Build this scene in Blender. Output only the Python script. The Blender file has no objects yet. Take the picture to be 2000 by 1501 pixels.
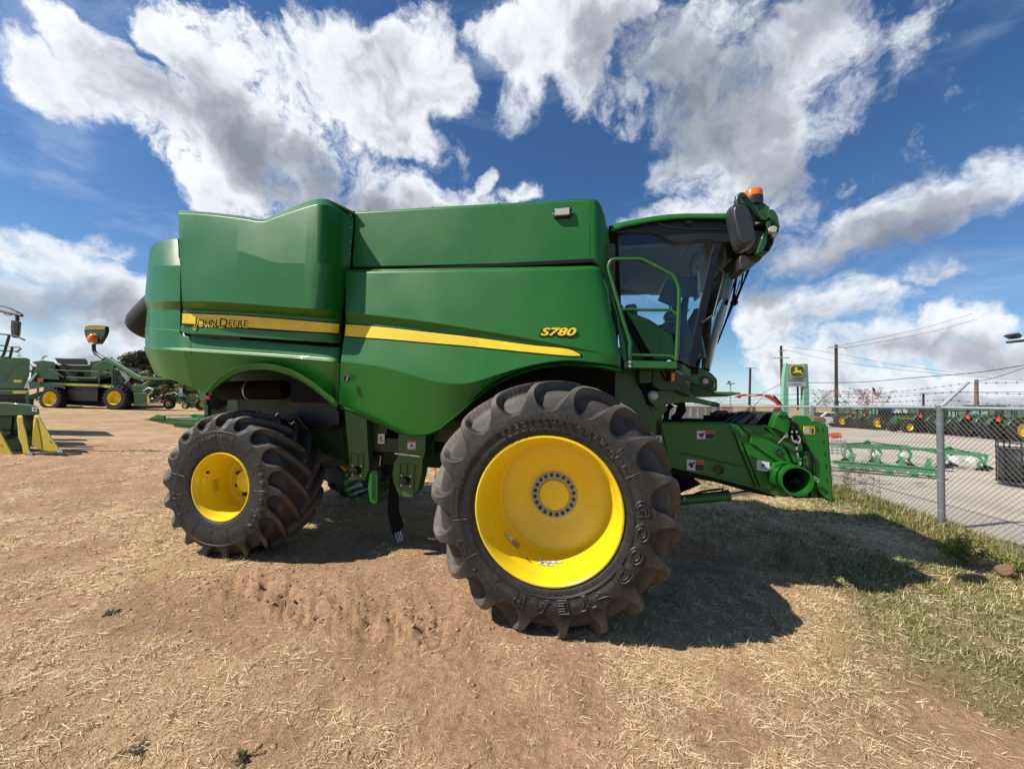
import bpy, bmesh, math, random
import numpy as np
from mathutils import Vector, Matrix, Quaternion
R = math.radians
random.seed(7); RNG = np.random.default_rng(7)
S = bpy.context.scene; COL = S.collection

# ------------------------------------------------------------------ survey
# The photograph is 2000 x 1501; a ray through one of its points is cut with a real plane in the
# place (the machine's side, the ground) to give that point's position in metres.
F = 751.0; CX, CY = 1000.0, 750.5
YAW, PITCH, ROLL = R(12.7), R(2.17), R(1.53)
CAM = Vector((.388, -5.037, 1.8))
_r0 = Vector((math.cos(YAW), math.sin(YAW), 0)); _d0 = Vector((-math.sin(YAW), math.cos(YAW), 0)); _u0 = Vector((0, 0, 1))
_d = _d0*math.cos(PITCH)+_u0*math.sin(PITCH); _u1 = _u0*math.cos(PITCH)-_d0*math.sin(PITCH)
_r = _r0*math.cos(ROLL)+_u1*math.sin(ROLL); _u = _u1*math.cos(ROLL)-_r0*math.sin(ROLL)
def ray(px, py): return _d+_r*((px-CX)/F)+_u*((CY-py)/F)
def P(px, py, Y):
    k = ray(px, py); return CAM+k*((Y-CAM.y)/k.y)
def onZ(px, py, Z=0.0):
    k = ray(px, py); return CAM+k*((Z-CAM.z)/k.z)
def onX(px, py, X):
    k = ray(px, py); return CAM+k*((X-CAM.x)/k.x)
def CF(X, D, z=0.0):                      # metres right of and in front of the standpoint, height z
    p = CAM+_r0*X+_d0*D; return Vector((p.x, p.y, z))
def AD(px, py, D):                        # point seen at px,py at distance D in front
    k = ray(px, py); return CAM+k*(D/(k.dot(_d0)))

# ------------------------------------------------------------------ materials
def newmat(name):
    m = bpy.data.materials.new(name); m.use_nodes = True
    return m, m.node_tree.nodes, m.node_tree.links, m.node_tree.nodes['Principled BSDF']
def N(ns, t, **k):
    n = ns.new(t)
    for a, v in k.items(): setattr(n, a, v)
    return n
def noise(ns, ls, scale, detail=4, rough=.55, coord='Object', dist=0):
    tc = N(ns, 'ShaderNodeTexCoord'); n = N(ns, 'ShaderNodeTexNoise')
    n.inputs['Scale'].default_value = scale; n.inputs['Detail'].default_value = detail
    n.inputs['Roughness'].default_value = rough; n.inputs['Distortion'].default_value = dist
    ls.new(tc.outputs[coord], n.inputs['Vector']); return n
def ramp(ns, ls, src, stops):
    r = N(ns, 'ShaderNodeValToRGB'); e = r.color_ramp.elements
    while len(e) < len(stops): e.new(.5)
    for x, (p, c) in zip(e, stops):
        x.position = p; x.color = (*c, 1) if len(c) == 3 else c
    ls.new(src, r.inputs[0]); return r
def mixc(ns, ls, fac, a, b, mode='MIX'):
    m = N(ns, 'ShaderNodeMix', data_type='RGBA', blend_type=mode)
    for i, v in ((0, fac), (6, a), (7, b)):
        if isinstance(v, (int, float)): m.inputs[i].default_value = v
        elif isinstance(v, tuple): m.inputs[i].default_value = (*v, 1)
        else: ls.new(v, m.inputs[i])
    return m.outputs[2]
def bump(ns, ls, src, strength, dist, bs):
    b = N(ns, 'ShaderNodeBump'); b.inputs['Strength'].default_value = strength; b.inputs['Distance'].default_value = dist
    ls.new(src, b.inputs['Height']); ls.new(b.outputs[0], bs.inputs['Normal']); return b
def paint(name, col, rough=.35, coat=.5, dirt=(.23, .16, .10), dirt_amt=.25, metal=0, var=.12, nscale=2.0, wave=.0):
    m, ns, ls, bs = newmat(name)
    n1 = noise(ns, ls, nscale, 5, .6); n2 = noise(ns, ls, 45, 3, .7)
    c = mixc(ns, ls, n1.outputs[0], tuple(x*(1-var) for x in col), tuple(min(1, x*(1+var)) for x in col))
    mr = N(ns, 'ShaderNodeMapRange'); mr.inputs[1].default_value = .52; mr.inputs[2].default_value = .85
    mr.inputs[3].default_value = 0; mr.inputs[4].default_value = dirt_amt
    mu = N(ns, 'ShaderNodeMath', operation='MULTIPLY_ADD'); ls.new(n2.outputs[0], mu.inputs[0]); mu.inputs[1].default_value = .4
    ml = N(ns, 'ShaderNodeMath', operation='MULTIPLY'); ls.new(n1.outputs[0], ml.inputs[0]); ml.inputs[1].default_value = .75
    ls.new(ml.outputs[0], mu.inputs[2]); ls.new(mu.outputs[0], mr.inputs[0])
    c2 = mixc(ns, ls, mr.outputs[0], c, dirt)
    ls.new(c2, bs.inputs['Base Color'])
    rr = N(ns, 'ShaderNodeMapRange'); rr.inputs[3].default_value = rough*.85; rr.inputs[4].default_value = min(1, rough*1.5)
    ls.new(n1.outputs[0], rr.inputs[0]); ls.new(rr.outputs[0], bs.inputs['Roughness'])
    bs.inputs['Metallic'].default_value = metal
    bs.inputs['Coat Weight'].default_value = coat; bs.inputs['Coat Roughness'].default_value = .08
    if wave: bump(ns, ls, noise(ns, ls, 1.4, 1, .4).outputs[0], wave, .05, bs)
    return m
def plain(name, col, rough=.6, metal=0, emit=0, alpha=1, spec=.5):
    m, ns, ls, bs = newmat(name)
    n = noise(ns, ls, 9, 4, .6)
    ls.new(mixc(ns, ls, n.outputs[0], tuple(x*.8 for x in col), tuple(min(1, x*1.2) for x in col)), bs.inputs['Base Color'])
    bs.inputs['Roughness'].default_value = rough; bs.inputs['Metallic'].default_value = metal
    bs.inputs['Specular IOR Level'].default_value = spec
    return m
M = {}
M['green'] = paint('green paint', (.006, .122, .008), .36, .14, dirt_amt=.03, wave=.22, dirt=(.10, .13, .07))
M['green2'] = paint('green frame paint', (.006, .092, .008), .4, .3, dirt_amt=.22)
M['dgreen'] = paint('dark green paint', (.003, .034, .005), .5, .15, dirt_amt=.3)
M['yellow'] = paint('yellow paint', (.81, .59, .007), .33, .3, dirt_amt=.24, dirt=(.35, .2, .05), nscale=3)
M['stripe'] = plain('yellow decal', (.84, .62, .015), .4)
M['fadedyellow'] = paint('weathered yellow plastic', (.60, .50, .05), .5, .1, dirt_amt=.4, dirt=(.25, .18, .06), nscale=4)
M['black'] = plain('black plastic', (.012, .012, .013), .42)
M['blackm'] = plain('matt black', (.007, .007, .007), .8, spec=.2)
M['grey'] = plain('dark grey plastic', (.028, .03, .034), .38)
M['steel'] = plain('bright steel', (.55, .55, .54), .35, .8)
M['galv'] = plain('galvanised steel', (.36, .38, .39), .5, .25)
M['white'] = plain('white paint', (.75, .75, .74), .45)
M['decal'] = plain('white decal', (.62, .63, .62), .5)
M['red'] = plain('red paint', (.55, .03, .02), .45)
M['redreflector'] = plain('red reflector', (.9, .05, .03), .3)
M['orange'] = plain('orange reflector', (.85, .16, .02), .3)
M['signgrey'] = plain('grey sign face', (.27, .28, .29), .5)
M['palegreen'] = plain('pale green sign post', (.17, .38, .27), .5)
M['wood'] = plain('weathered pole wood', (.030, .022, .020), .9)
M['brown'] = plain('brown pole', (.15, .09, .07), .8)
M['wire'] = plain('wire', (.03, .03, .035), .6)
M['blue'] = plain('blue paint', (.03, .16, .55), .4)
M['rust'] = plain('brown worn steel', (.010, .008, .007), .8, .1, spec=.2)
def amber():
    m, ns, ls, bs = newmat('amber lens'); bs.inputs['Base Color'].default_value = (.9, .17, .01, 1)
    bs.inputs['Roughness'].default_value = .15; bs.inputs['Subsurface Weight'].default_value = .4
    bs.inputs['Subsurface Radius'].default_value = (.05, .02, .01); return m
M['amber'] = amber()
def glassmat(name, tint, ior=1.42):
    m, ns, ls, bs = newmat(name); ns.remove(bs); out = ns['Material Output']
    t = N(ns, 'ShaderNodeBsdfTransparent'); t.inputs[0].default_value = (*tint, 1)
    g = N(ns, 'ShaderNodeBsdfGlossy'); g.inputs['Roughness'].default_value = .03; g.inputs[0].default_value = (.9, 1, .97, 1)
    fr = N(ns, 'ShaderNodeFresnel'); fr.inputs[0].default_value = ior
    mx = N(ns, 'ShaderNodeMixShader'); ls.new(fr.outputs[0], mx.inputs[0]); ls.new(t.outputs[0], mx.inputs[1]); ls.new(g.outputs[0], mx.inputs[2])
    ls.new(mx.outputs[0], out.inputs[0]); return m
M['glass'] = glassmat('tinted cab glass', (.80, .96, .92), 1.62)
M['screen'] = glassmat('windscreen glass', (.80, .95, .92), 1.16)
M['lens'] = plain('clear lamp lens', (.42, .42, .40), .2)
def rubber(name, dusty):
    m, ns, ls, bs = newmat(name)
    n1 = noise(ns, ls, 3.5, 6, .65); n2 = noise(ns, ls, 30, 4, .7)
    a = ramp(ns, ls, n1.outputs[0], [(.3, (.006, .006, .007)), (.55, (.013, .0125, .012)), (.8, (.042, .034, .026))])
    b = ramp(ns, ls, n2.outputs[0], [(.45, (0, 0, 0)), (.75, (1, 1, 1))])
    sub = N(ns, 'ShaderNodeMath', operation='MULTIPLY'); ls.new(b.outputs[0], sub.inputs[0]); sub.inputs[1].default_value = .2
    c = mixc(ns, ls, sub.outputs[0], a.outputs[0], dusty)
    # dust caught on the outer faces of the tread (radius in the wheel's own space)
    tc = N(ns, 'ShaderNodeTexCoord'); sp = N(ns, 'ShaderNodeSeparateXYZ'); ls.new(tc.outputs['Object'], sp.inputs[0])
    x2 = N(ns, 'ShaderNodeMath', operation='MULTIPLY'); ls.new(sp.outputs[0], x2.inputs[0]); ls.new(sp.outputs[0], x2.inputs[1])
    z2 = N(ns, 'ShaderNodeMath', operation='MULTIPLY_ADD'); ls.new(sp.outputs[2], z2.inputs[0]); ls.new(sp.outputs[2], z2.inputs[1]); ls.new(x2.outputs[0], z2.inputs[2])
    sq = N(ns, 'ShaderNodeMath', operation='SQRT'); ls.new(z2.outputs[0], sq.inputs[0])
    mr = N(ns, 'ShaderNodeMapRange'); ls.new(sq.outputs[0], mr.inputs[0]); m['rad'] = 1.0
    mr.inputs[1].default_value = .88; mr.inputs[2].default_value = 1.0; mr.inputs[3].default_value = 0; mr.inputs[4].default_value = .6
    mm = N(ns, 'ShaderNodeMath', operation='MULTIPLY'); ls.new(mr.outputs[0], mm.inputs[0]); ls.new(n1.outputs[0], mm.inputs[1])
    c = mixc(ns, ls, mm.outputs[0], c, (.29, .245, .20))
    ls.new(c, bs.inputs['Base Color']); bs.inputs['Roughness'].default_value = .62
    bump(ns, ls, n2.outputs[0], .5, .006, bs); return m, mr
M['rubber'], _mr = rubber('front tyre rubber', (.14, .115, .09)); _mr.inputs[1].default_value = .80; _mr.inputs[2].default_value = .97
M['rubber2'], _mr = rubber('rear tyre rubber', (.14, .115, .09)); _mr.inputs[1].default_value = .69; _mr.inputs[2].default_value = .80
M['tyre'] = plain('black tyre', (.014, .014, .014), .75)

# ------------------------------------------------------------------ mesh helpers
def link(o, parent=None):
    COL.objects.link(o)
    if parent is not None: o.parent = parent
    return o
def thing(name, label, cat, loc=(0, 0, 0), rz=0, group=None):
    o = bpy.data.objects.new(name, None); COL.objects.link(o); o.location = loc; o.rotation_euler = (0, 0, rz)
    o['label'] = label; o['category'] = cat
    if group: o['group'] = group
    o.empty_display_size = .1
    return o
def tag(o, label, cat, group=None):
    o['label'] = label; o['category'] = cat
    if group: o['group'] = group
    return o
def smooth(me, ang=35):
    me.shade_smooth() if hasattr(me, 'shade_smooth') else None
    try: me.set_sharp_from_angle(angle=R(ang))
    except Exception: pass
class MB:
    def __init__(s): s.v = []; s.f = []; s.m = []; s.mi = 0
    def add(s, vs, fs):
        b = len(s.v); s.v += [tuple(x) for x in vs]; s.f += [tuple(b+i for i in f) for f in fs]; s.m += [s.mi]*len(fs); return s
    def mat(s, i): s.mi = i; return s
    def box(s, c, d, rot=None, taper=1.0):
        x, y, z = d[0]/2, d[1]/2, d[2]/2
        vs = [Vector(((i*x)*(taper if k > 0 else 1), (j*y)*(taper if k > 0 else 1), k*z)) for k in (-1, 1) for j in (-1, 1) for i in (-1, 1)]
        if rot is not None: vs = [rot@v for v in vs]
        c = Vector(c); vs = [v+c for v in vs]
        return s.add(vs, [(0, 2, 3, 1), (4, 5, 7, 6), (0, 1, 5, 4), (2, 6, 7, 3), (0, 4, 6, 2), (1, 3, 7, 5)])
    def bb(s, a, b): return s.box([(a[i]+b[i])/2 for i in range(3)], [abs(a[i]-b[i]) for i in range(3)])
    def bar(s, a, b, w, h=None, up=(0, 0, 1)):
        a, b = Vector(a), Vector(b); h = h or w; d = (b-a); L = d.length; d.normalize()
        up = Vector(up)
        if abs(d.dot(up)) > .98: up = Vector((1, 0, 0))
        x = d.cross(up).normalized(); z = x.cross(d)
        m = Matrix((x, d, z)).transposed()
        return s.box((a+b)/2, (w, L, h), m)
    def tube(s, pts, r, n=8, close=False, caps=True):
        pts = [Vector(p) for p in pts]; m = len(pts); rs = r if isinstance(r, (list, tuple)) else [r]*m
        vs = []; prev = None
        for i, p in enumerate(pts):
            if close: t = pts[(i+1) % m]-pts[i-1]
            else: t = (pts[min(i+1, m-1)]-pts[max(i-1, 0)])
            t.normalize()
            if prev is None:
                up = Vector((0, 0, 1)) if abs(t.z) < .9 else Vector((1, 0, 0)); a = t.cross(up).normalized()
            else:
                a = prev-t*prev.dot(t); a.normalize()
            b = t.cross(a); prev = a
            for k in range(n):
                an = 2*math.pi*k/n; vs.append(p+(a*math.cos(an)+b*math.sin(an))*rs[i])
        fs = []
        for i in range(m if close else m-1):
            for k in range(n):
                fs.append((i*n+k, i*n+(k+1) % n, ((i+1) % m)*n+(k+1) % n, ((i+1) % m)*n+k))
        if caps and not close: fs += [tuple(range(n))[::-1], tuple((m-1)*n+k for k in range(n))]
        return s.add(vs, fs)
    def prism(s, poly, off):               # poly: list of 3D points (planar), off: vector
        off = Vector(off); n = len(poly); poly = [Vector(p) for p in poly]
        return s.add(poly+[p+off for p in poly], [tuple(range(n)), tuple(range(2*n-1, n-1, -1))]+[(i, i+n, (i+1) % n+n, (i+1) % n) for i in range(n)])
    def lathe(s, prof, n=48, axis='Y', c=(0, 0, 0), a0=0, a1=2*math.pi):   # prof: (radius, along)
        c = Vector(c); vs = []; full = abs(a1-a0-2*math.pi) < 1e-6; nn = n if full else n+1
        for rr, t in prof:
            for k in range(nn):
                a = a0+(a1-a0)*k/n; u, w = rr*math.cos(a), rr*math.sin(a)
                vs.append(c+{'Y': Vector((u, t, w)), 'Z': Vector((u, w, t)), 'X': Vector((t, u, w))}[axis])
        fs = []
        for i in range(len(prof)-1):
            for k in range(nn if full else nn-1):
                k2 = (k+1) % nn; fs.append((i*nn+k, (i+1)*nn+k, (i+1)*nn+k2, i*nn+k2))
        return s.add(vs, fs)
    def build(s, name, mats, parent=None, sm=35, bevel=0, seg=2, solid=0, loc=None, rot=None):
        me = bpy.data.meshes.new(name); me.from_pydata([tuple(v) for v in s.v], [], s.f)
        if not isinstance(mats, (list, tuple)): mats = [mats]
        for m in mats: me.materials.append(m)
        me.polygons.foreach_set('material_index', s.m)
        bm = bmesh.new(); bm.from_mesh(me); bmesh.ops.recalc_face_normals(bm, faces=bm.faces)
        bm.to_mesh(me); bm.free()
        if sm: smooth(me, sm)
        o = bpy.data.objects.new(name, me); link(o, parent)
        if loc is not None: o.location = loc
        if rot is not None: o.rotation_euler = rot
        if solid:
            q = o.modifiers.new('s', 'SOLIDIFY'); q.thickness = solid; q.offset = -1
        if bevel:
            q = o.modifiers.new('b', 'BEVEL'); q.width = bevel; q.segments = seg; q.limit_method = 'ANGLE'; q.angle_limit = R(28); q.harden_normals = True
        return o
def pl(pts, Y): return [P(a, b, Y) for a, b in pts]
def plate(name, pts, Y, thick, mat, parent, bevel=.004, sm=30):   # traced outline at its real distance, with real thickness
    return MB().prism(pl(pts, Y), (0, thick, 0)).build(name, mat, parent, bevel=bevel, sm=sm)
def catmull(pts, n):
    pts = [Vector(p) for p in pts]; out = []
    for i in range(len(pts)-1):
        a, b, c, d = pts[max(i-1, 0)], pts[i], pts[i+1], pts[min(i+2, len(pts)-1)]
        for k in range(n):
            t = k/n; out.append(.5*((2*b)+(c-a)*t+(2*a-5*b+4*c-d)*t*t+(-a+3*b-3*c+d)*t**3))
    out.append(pts[-1]); return out
def interp(row, u):
    for (u0, *a), (u1, *b) in zip(row, row[1:]):
        if u <= u1 or (u1, *b) == tuple(row[-1]):
            t = 0 if u1 == u0 else (u-u0)/(u1-u0); t = max(0, min(1, t))
            return [x+(y-x)*t for x, y in zip(a, b)]
def smoothrow(row, n=6):                    # row: (u, v, Y)
    return [tuple(p) for p in catmull(row, n)]
def loft(name, rows, mat, parent, nu=40, solid=.03, mirror=False, bevel=.008, sm=22, sub=None, us=None):
    """rows of (u,v,Y) traced along a sheet-metal panel from top to bottom; between rows the sheet is flat"""
    R_ = [smoothrow(r) for r in rows]
    vs = []; 
    for r in R_:
        uL, uR = r[0][0], r[-1][0]
        for i in range(nu+1):
            u = uL+(uR-uL)*i/nu; v, Y = interp(r, u); vs.append(P(u, v, Y))
    n = nu+1; fs = [(i*n+k, i*n+k+1, (i+1)*n+k+1, (i+1)*n+k) for i in range(len(R_)-1) for k in range(nu)]
    m = MB(); m.add(vs, fs); o = m.build(name, mat, parent, sm=0)
    me = o.data; bm = bmesh.new(); bm.from_mesh(me)
    # face towards the near side
    s = sum(f.normal.y*f.calc_area() for f in bm.faces)
    if s > 0: bmesh.ops.reverse_faces(bm, faces=bm.faces)
    bm.to_mesh(me); bm.free(); smooth(me, sm)
    q = o.modifiers.new('s', 'SOLIDIFY'); q.thickness = solid; q.offset = -1
    if bevel:
        q = o.modifiers.new('b', 'BEVEL'); q.width = bevel; q.segments = 3; q.limit_method = 'ANGLE'; q.angle_limit = R(7); q.harden_normals = True
    if mirror:
        c = o.copy(); COL.objects.link(c); c.scale = (1, -1, 1)
    return o
def text(name, s, size, mat, parent, origin, xdir, ydir, extrude=.002, outline=0, offset=0, shear=0, space=1.0, align='LEFT', bold=0, deform=None):
    cu = bpy.data.curves.new(name, 'FONT'); cu.body = s; cu.size = size; cu.space_character = space; cu.align_x = align
    cu.shear = shear; cu.resolution_u = 3; cu.offset = bold
    if outline: cu.fill_mode = 'NONE'; cu.bevel_depth = outline; cu.bevel_resolution = 1
    else: cu.extrude = extrude
    t = bpy.data.objects.new(name, cu); COL.objects.link(t)
    dg = bpy.context.evaluated_depsgraph_get(); me = bpy.data.meshes.new_from_object(t.evaluated_get(dg))
    bpy.data.objects.remove(t); bpy.data.curves.remove(cu)
    xd, yd = Vector(xdir).normalized(), Vector(ydir).normalized(); zd = xd.cross(yd); og = Vector(origin)
    for v in me.vertices:
        c = v.co.copy()
        v.co = deform(c) if deform else og+xd*c.x+yd*c.y+zd*(c.z+offset)
    me.materials.clear(); me.materials.append(mat); me.name = name
    o = bpy.data.objects.new(name, me); link(o, parent); return o
def copy_tree(o, parent=None, **props):
    c = o.copy(); COL.objects.link(c); c.parent = parent
    for ch in list(o.children): copy_tree(ch, c)
    for k, v in props.items(): c[k] = v
    return c
# ------------------------------------------------------------------ wheels
def tyre_mesh(name, RR, W, rb, mat, parent, lugs=18, slant=.40, D=.05, r_sh=.93, r0=.80, lw=.055, prof=None, na=40, npf=76, edge=.014, flip=1, loc=(0, 0, 0)):
    h = W/2
    base = [(rb, -.90*h), (rb+.03*RR, -.965*h), (rb+.10*RR, -1.0*h), (.5*(rb+RR*r0)+.04, -1.03*h), (r0*RR+.02, -1.01*h), (.875*RR, -.975*h), (.925*RR, -.92*h), (.962*RR, -.82*h), (.980*RR, -.66*h), (.992*RR, -.36*h), (RR, 0)]
    pts = catmull([Vector((a, b, 0)) for a, b in base], 12)
    half = [(p.x, p.y) for p in pts]; full = half+[(a, -b) for a, b in half[::-1][1:]]
    L = [0]
    for a, b in zip(full, full[1:]): L.append(L[-1]+math.dist(a, b))
    tt = np.linspace(0, L[-1], npf*2-1); r = np.interp(tt, L, [a for a, b in full]); y = np.interp(tt, L, [b for a, b in full])
    dr, dy = np.gradient(r), np.gradient(y); ln = np.hypot(dr, dy); nr, ny = dy/ln, -dr/ln   # outward normal (r,y)
    nA = lugs*na; phi = np.arange(nA)*2*math.pi/nA
    pitch = 2*math.pi/lugs
    PH, Rr = np.meshgrid(phi, r); _, Y = np.meshgrid(phi, y); _, NR = np.meshgrid(phi, nr); _, NY = np.meshgrid(phi, ny)
    ay = np.minimum(np.abs(Y)/h, 1.0)
    sh = r_sh*RR; a = np.clip((sh-Rr)/(sh-r0*RR), 0, None)
    def ss(x, e): t = np.clip(x/e+.5, 0, 1); return t*t*(3-2*t)
    best = np.zeros_like(PH)
    for side in (-1, 1):
        ph0 = (0 if side < 0 else pitch/2)
        cen = ph0-slant*(1-np.clip(side*Y/h, -1, 1)**1.15*1) if False else ph0-slant*(1-np.clip(side*Y/h, -.2, 1))
        dd = np.abs((PH-cen+pitch/2) % pitch-pitch/2)*Rr
        wid = lw*(1+.35*ay)
        gfull = pitch/2*Rr-wid/2
        g = gfull*np.sqrt(np.clip(1-a**2, 0, 1)); wl = pitch/2*Rr-g
        mask = ss(wl-dd, edge+.022*np.clip(a, 0, 1))
        mask *= ss(side*Y+.055*W, .02)
        best = np.maximum(best, mask)
    rec = (1-best)*np.clip(1-a**2, 0, 1)**.5
    depth = D*rec
    rr = Rr-NR*depth; yy = Y-NY*depth
    rng = np.random.default_rng(3)
    X = rr*np.cos(PH); Z = rr*np.sin(PH)
    co = np.stack([X, yy, Z], -1).reshape(-1, 3); m = len(r)
    i, k = np.meshgrid(np.arange(m-1), np.arange(nA), indexing='ij'); k2 = (k+1) % nA
    q = np.stack([i*nA+k, i*nA+k2, (i+1)*nA+k2, (i+1)*nA+k], -1).reshape(-1, 4)
    me = bpy.data.meshes.new(name); me.vertices.add(len(co)); me.vertices.foreach_set('co', co.ravel())
    me.loops.add(q.size); me.loops.foreach_set('vertex_index', q.ravel().astype(np.int32))
    me.polygons.add(len(q)); me.polygons.foreach_set('loop_start', (np.arange(len(q))*4).astype(np.int32))
    me.update(calc_edges=True); me.validate()
    me.materials.append(mat); me.shade_smooth()
    bm = bmesh.new(); bm.from_mesh(me); bmesh.ops.recalc_face_normals(bm, faces=bm.faces); bm.to_mesh(me); bm.free()
    me.shade_smooth()
    o = bpy.data.objects.new(name, me); link(o, parent); o.location = loc; return o

# ================================================================== the combine
cb = thing('combine_harvester', 'huge green combine with glass cab and long yellow stripe filling the middle of the field', 'combine harvester')
def part(name, mb, mat, parent=None, **k): return mb.build(name, mat, parent or cb, **k)

# core volumes behind the panels
m = MB()
m.bb((-4.50, -1.36, 2.15), (-2.15, 1.36, 3.05)); m.bb((-4.25, -1.42, 3.05), (-2.35, 1.42, 3.55))
m.bb((-2.10, -1.36, 2.15), (.30, 1.36, 3.45)); m.bb((-2.08, -1.38, 3.35), (.27, 1.38, 3.56))
m.bb((-4.6, -.72, 1.25), (1.05, .72, 2.3)); m.bb((-2.0, -1.0, 1.30), (-.75, 1.0, 2.2))
part('chassis', m, M['dgreen'], bevel=.01)
m = MB(); m.bb((-2.0, -1.05, 1.55), (.55, 1.05, 2.1)); m.bb((-4.9, -.70, 1.35), (-4.58, .70, 2.0)); m.bb((-3.0, -1.35, 1.7), (-2.1, -.7, 1.98))
m.bb((-2.24, -1.38, 1.75), (-2.1, 1.38, 3.42))
part('underbody', m, M['blackm'])

# rear cowl: wraps round the back of the machine
def rows3(rows): return rows
low = [  # lower shroud, top edge to wheel arch
 [(283, 604, -1.38), (288, 612, -1.46), (320, 618, -1.52), (349, 624, -1.53)],
 [(285, 640, -1.40), (290, 645, -1.50), (318, 650, -1.58), (347, 652, -1.60)],
]
loft('tail_cowl', [
 [(347, 466, -1.36), (330, 467, -1.36), (310, 472, -1.34), (298, 479, -1.30), (292, 490, -1.24)][::-1],
 [(288, 520, -1.24), (296, 520, -1.40), (315, 519, -1.50), (335, 519, -1.54), (352, 518, -1.55)],
 [(282, 588, -1.26), (292, 588, -1.44), (312, 588, -1.54), (332, 588, -1.58), (352, 588, -1.59)],
 [(287, 604, -1.24), (296, 604, -1.40), (314, 605, -1.50), (334, 605, -1.53), (352, 605, -1.54)],
 [(284, 640, -1.26), (294, 641, -1.43), (314, 642, -1.52), (334, 643, -1.55), (352, 645, -1.56)],
 [(283, 672, -1.27), (294, 674, -1.46), (314, 675, -1.56), (334, 677, -1.59), (352, 679, -1.60)],
], M['green'], cb, nu=30, mirror=True)
# lower shroud with the rear wheel arch
loft('rear_shroud', [
 [(283, 640, -1.27), (300, 641, -1.52), (352, 645, -1.60), (356, 655, -1.60), (480, 664, -1.60), (580, 671, -1.60), (650, 677, -1.59), (666, 678, -1.55)],
 [(283, 676, -1.27), (302, 677, -1.55), (352, 679, -1.63), (375, 681, -1.63), (480, 688, -1.63), (580, 695, -1.63), (646, 700, -1.62), (666, 702, -1.57)],
 [(280, 679, -1.26), (302, 681, -1.56), (352, 684, -1.66), (375, 685, -1.66), (480, 692, -1.66), (580, 699, -1.66), (646, 705, -1.64), (665, 707, -1.58)],
 [(303, 733, -1.34), (322, 738, -1.49), (364, 752, -1.53), (405, 766, -1.53), (440, 734, -1.58), (490, 713, -1.60), (540, 713, -1.60), (590, 732, -1.59), (630, 759, -1.57), (661, 786, -1.54)],
], M['green'], cb, nu=64, mirror=True)
# turned-out lip round the wheel arch
arch = [(405, 766), (418, 749), (432, 736), (450, 724), (470, 716), (490, 712), (515, 711), (540, 714), (568, 722), (592, 734), (615, 749), (638, 768), (652, 779), (661, 786)]
vs = []; a_in = [P(u, v, -1.55) for u, v in arch]; 
m = MB()
for k, (u, v) in enumerate(arch):
    w = 8 if k else 1
    if k == 1: w = 5
    vs += [P(u, v, -1.60), P(u, v, -1.72), P(u+(2.5 if k < 7 else -1.5), v+w, -1.70), P(u+(3 if k < 7 else -2), v+w+2, -1.56)]
n = len(arch); m.add(vs, [(i*4+j, i*4+j+1, i*4+j+5, i*4+j+4) for i in range(n-1) for j in range(3)])
part('wheel_arch_lip', m, M['green'], solid=.012, sm=50)

m = MB(); m.tube([P(372, 681, -1.632), P(373, 686, -1.662), P(378, 712, -1.60), P(386, 742, -1.55)], .0022, 4); m.tube([P(372, 659, -1.605), P(372, 679, -1.632)], .0018, 4); part('panel_seam', m, M['blackm'])
# big flared upper side panel
def bulge(rows):
    return [[(u, v, Y-(.13 if j < 4 else .05)*min(1, max(0, (672-u)/45))) for u, v, Y in r] for j, r in enumerate(rows)]
def shift(rows, d=.06): return [[(u, v, Y+d) for u, v, Y in r] for r in rows]
HB = .05
up = loft('engine_side_panel', bulge([
 [(347, 410, -1.52), (400, 413.5, -1.52), (470, 421, -1.52), (512, 427, -1.52), (535, 419, -1.52), (570, 404, -1.52), (600, 393, -1.52), (624, 388, -1.52), (640, 389, -1.52), (656, 396, -1.50), (673, 405, -1.48), (690, 413, -1.46)],
 [(347.5, 417, -1.60), (400, 419, -1.655), (470, 427, -1.660), (512, 433, -1.662), (535, 426, -1.662), (570, 414, -1.662), (600, 404, -1.662), (622, 399, -1.66), (640, 401, -1.64), (656, 410, -1.58), (673, 419, -1.54), (691, 430, -1.49)],
 [(349, 466, -1.655), (400, 468, -1.68), (460, 488, -1.70), (500, 500, -1.71), (533, 511, -1.715), (570, 514, -1.715), (600, 514, -1.715), (618, 514, -1.71), (635, 515, -1.69), (652, 516, -1.63), (668, 518, -1.56), (684, 519, -1.50)],
 [(355, 588, -1.67), (400, 589, -1.695), (460, 592, -1.70), (500, 595, -1.70), (533, 598, -1.70), (570, 601, -1.70), (600, 603, -1.70), (618, 604, -1.695), (635, 605, -1.68), (648, 606, -1.65), (658, 607, -1.60), (669, 608, -1.54)],
 [(357, 605, -1.61), (400, 607, -1.63), (460, 610, -1.63), (500, 612, -1.63), (533, 614, -1.63), (570, 617, -1.63), (600, 619, -1.63), (618, 621, -1.63), (635, 622, -1.62), (648, 623, -1.60), (658, 624, -1.57), (668, 625, -1.53)],
 [(352, 646, -1.60), (358, 650, -1.62), (400, 653, -1.63), (460, 657, -1.63), (520, 661, -1.63), (570, 664, -1.63), (600, 666, -1.63), (618, 667, -1.63), (635, 668, -1.62), (648, 669, -1.61), (656, 670, -1.58), (665, 671, -1.53)],
]), M['green'], cb, nu=70, mirror=True)
m = MB()                                     # the pressed top of that panel
topl = [(347, 410), (400, 413.5), (470, 421), (512, 427), (535, 419), (570, 404), (600, 393), (624, 388), (640, 389), (656, 396), (690, 413)]
A = [P(u, v, -1.52-.13*min(1, max(0, (672-u)/45))) for u, v in topl]; m.add(A+[Vector((p.x, -p.y, p.z)) for p in A], [(i, i+1, i+1+len(A), i+len(A)) for i in range(len(A)-1)])
part('engine_hood_top', m, M['green'], solid=.02)

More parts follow.
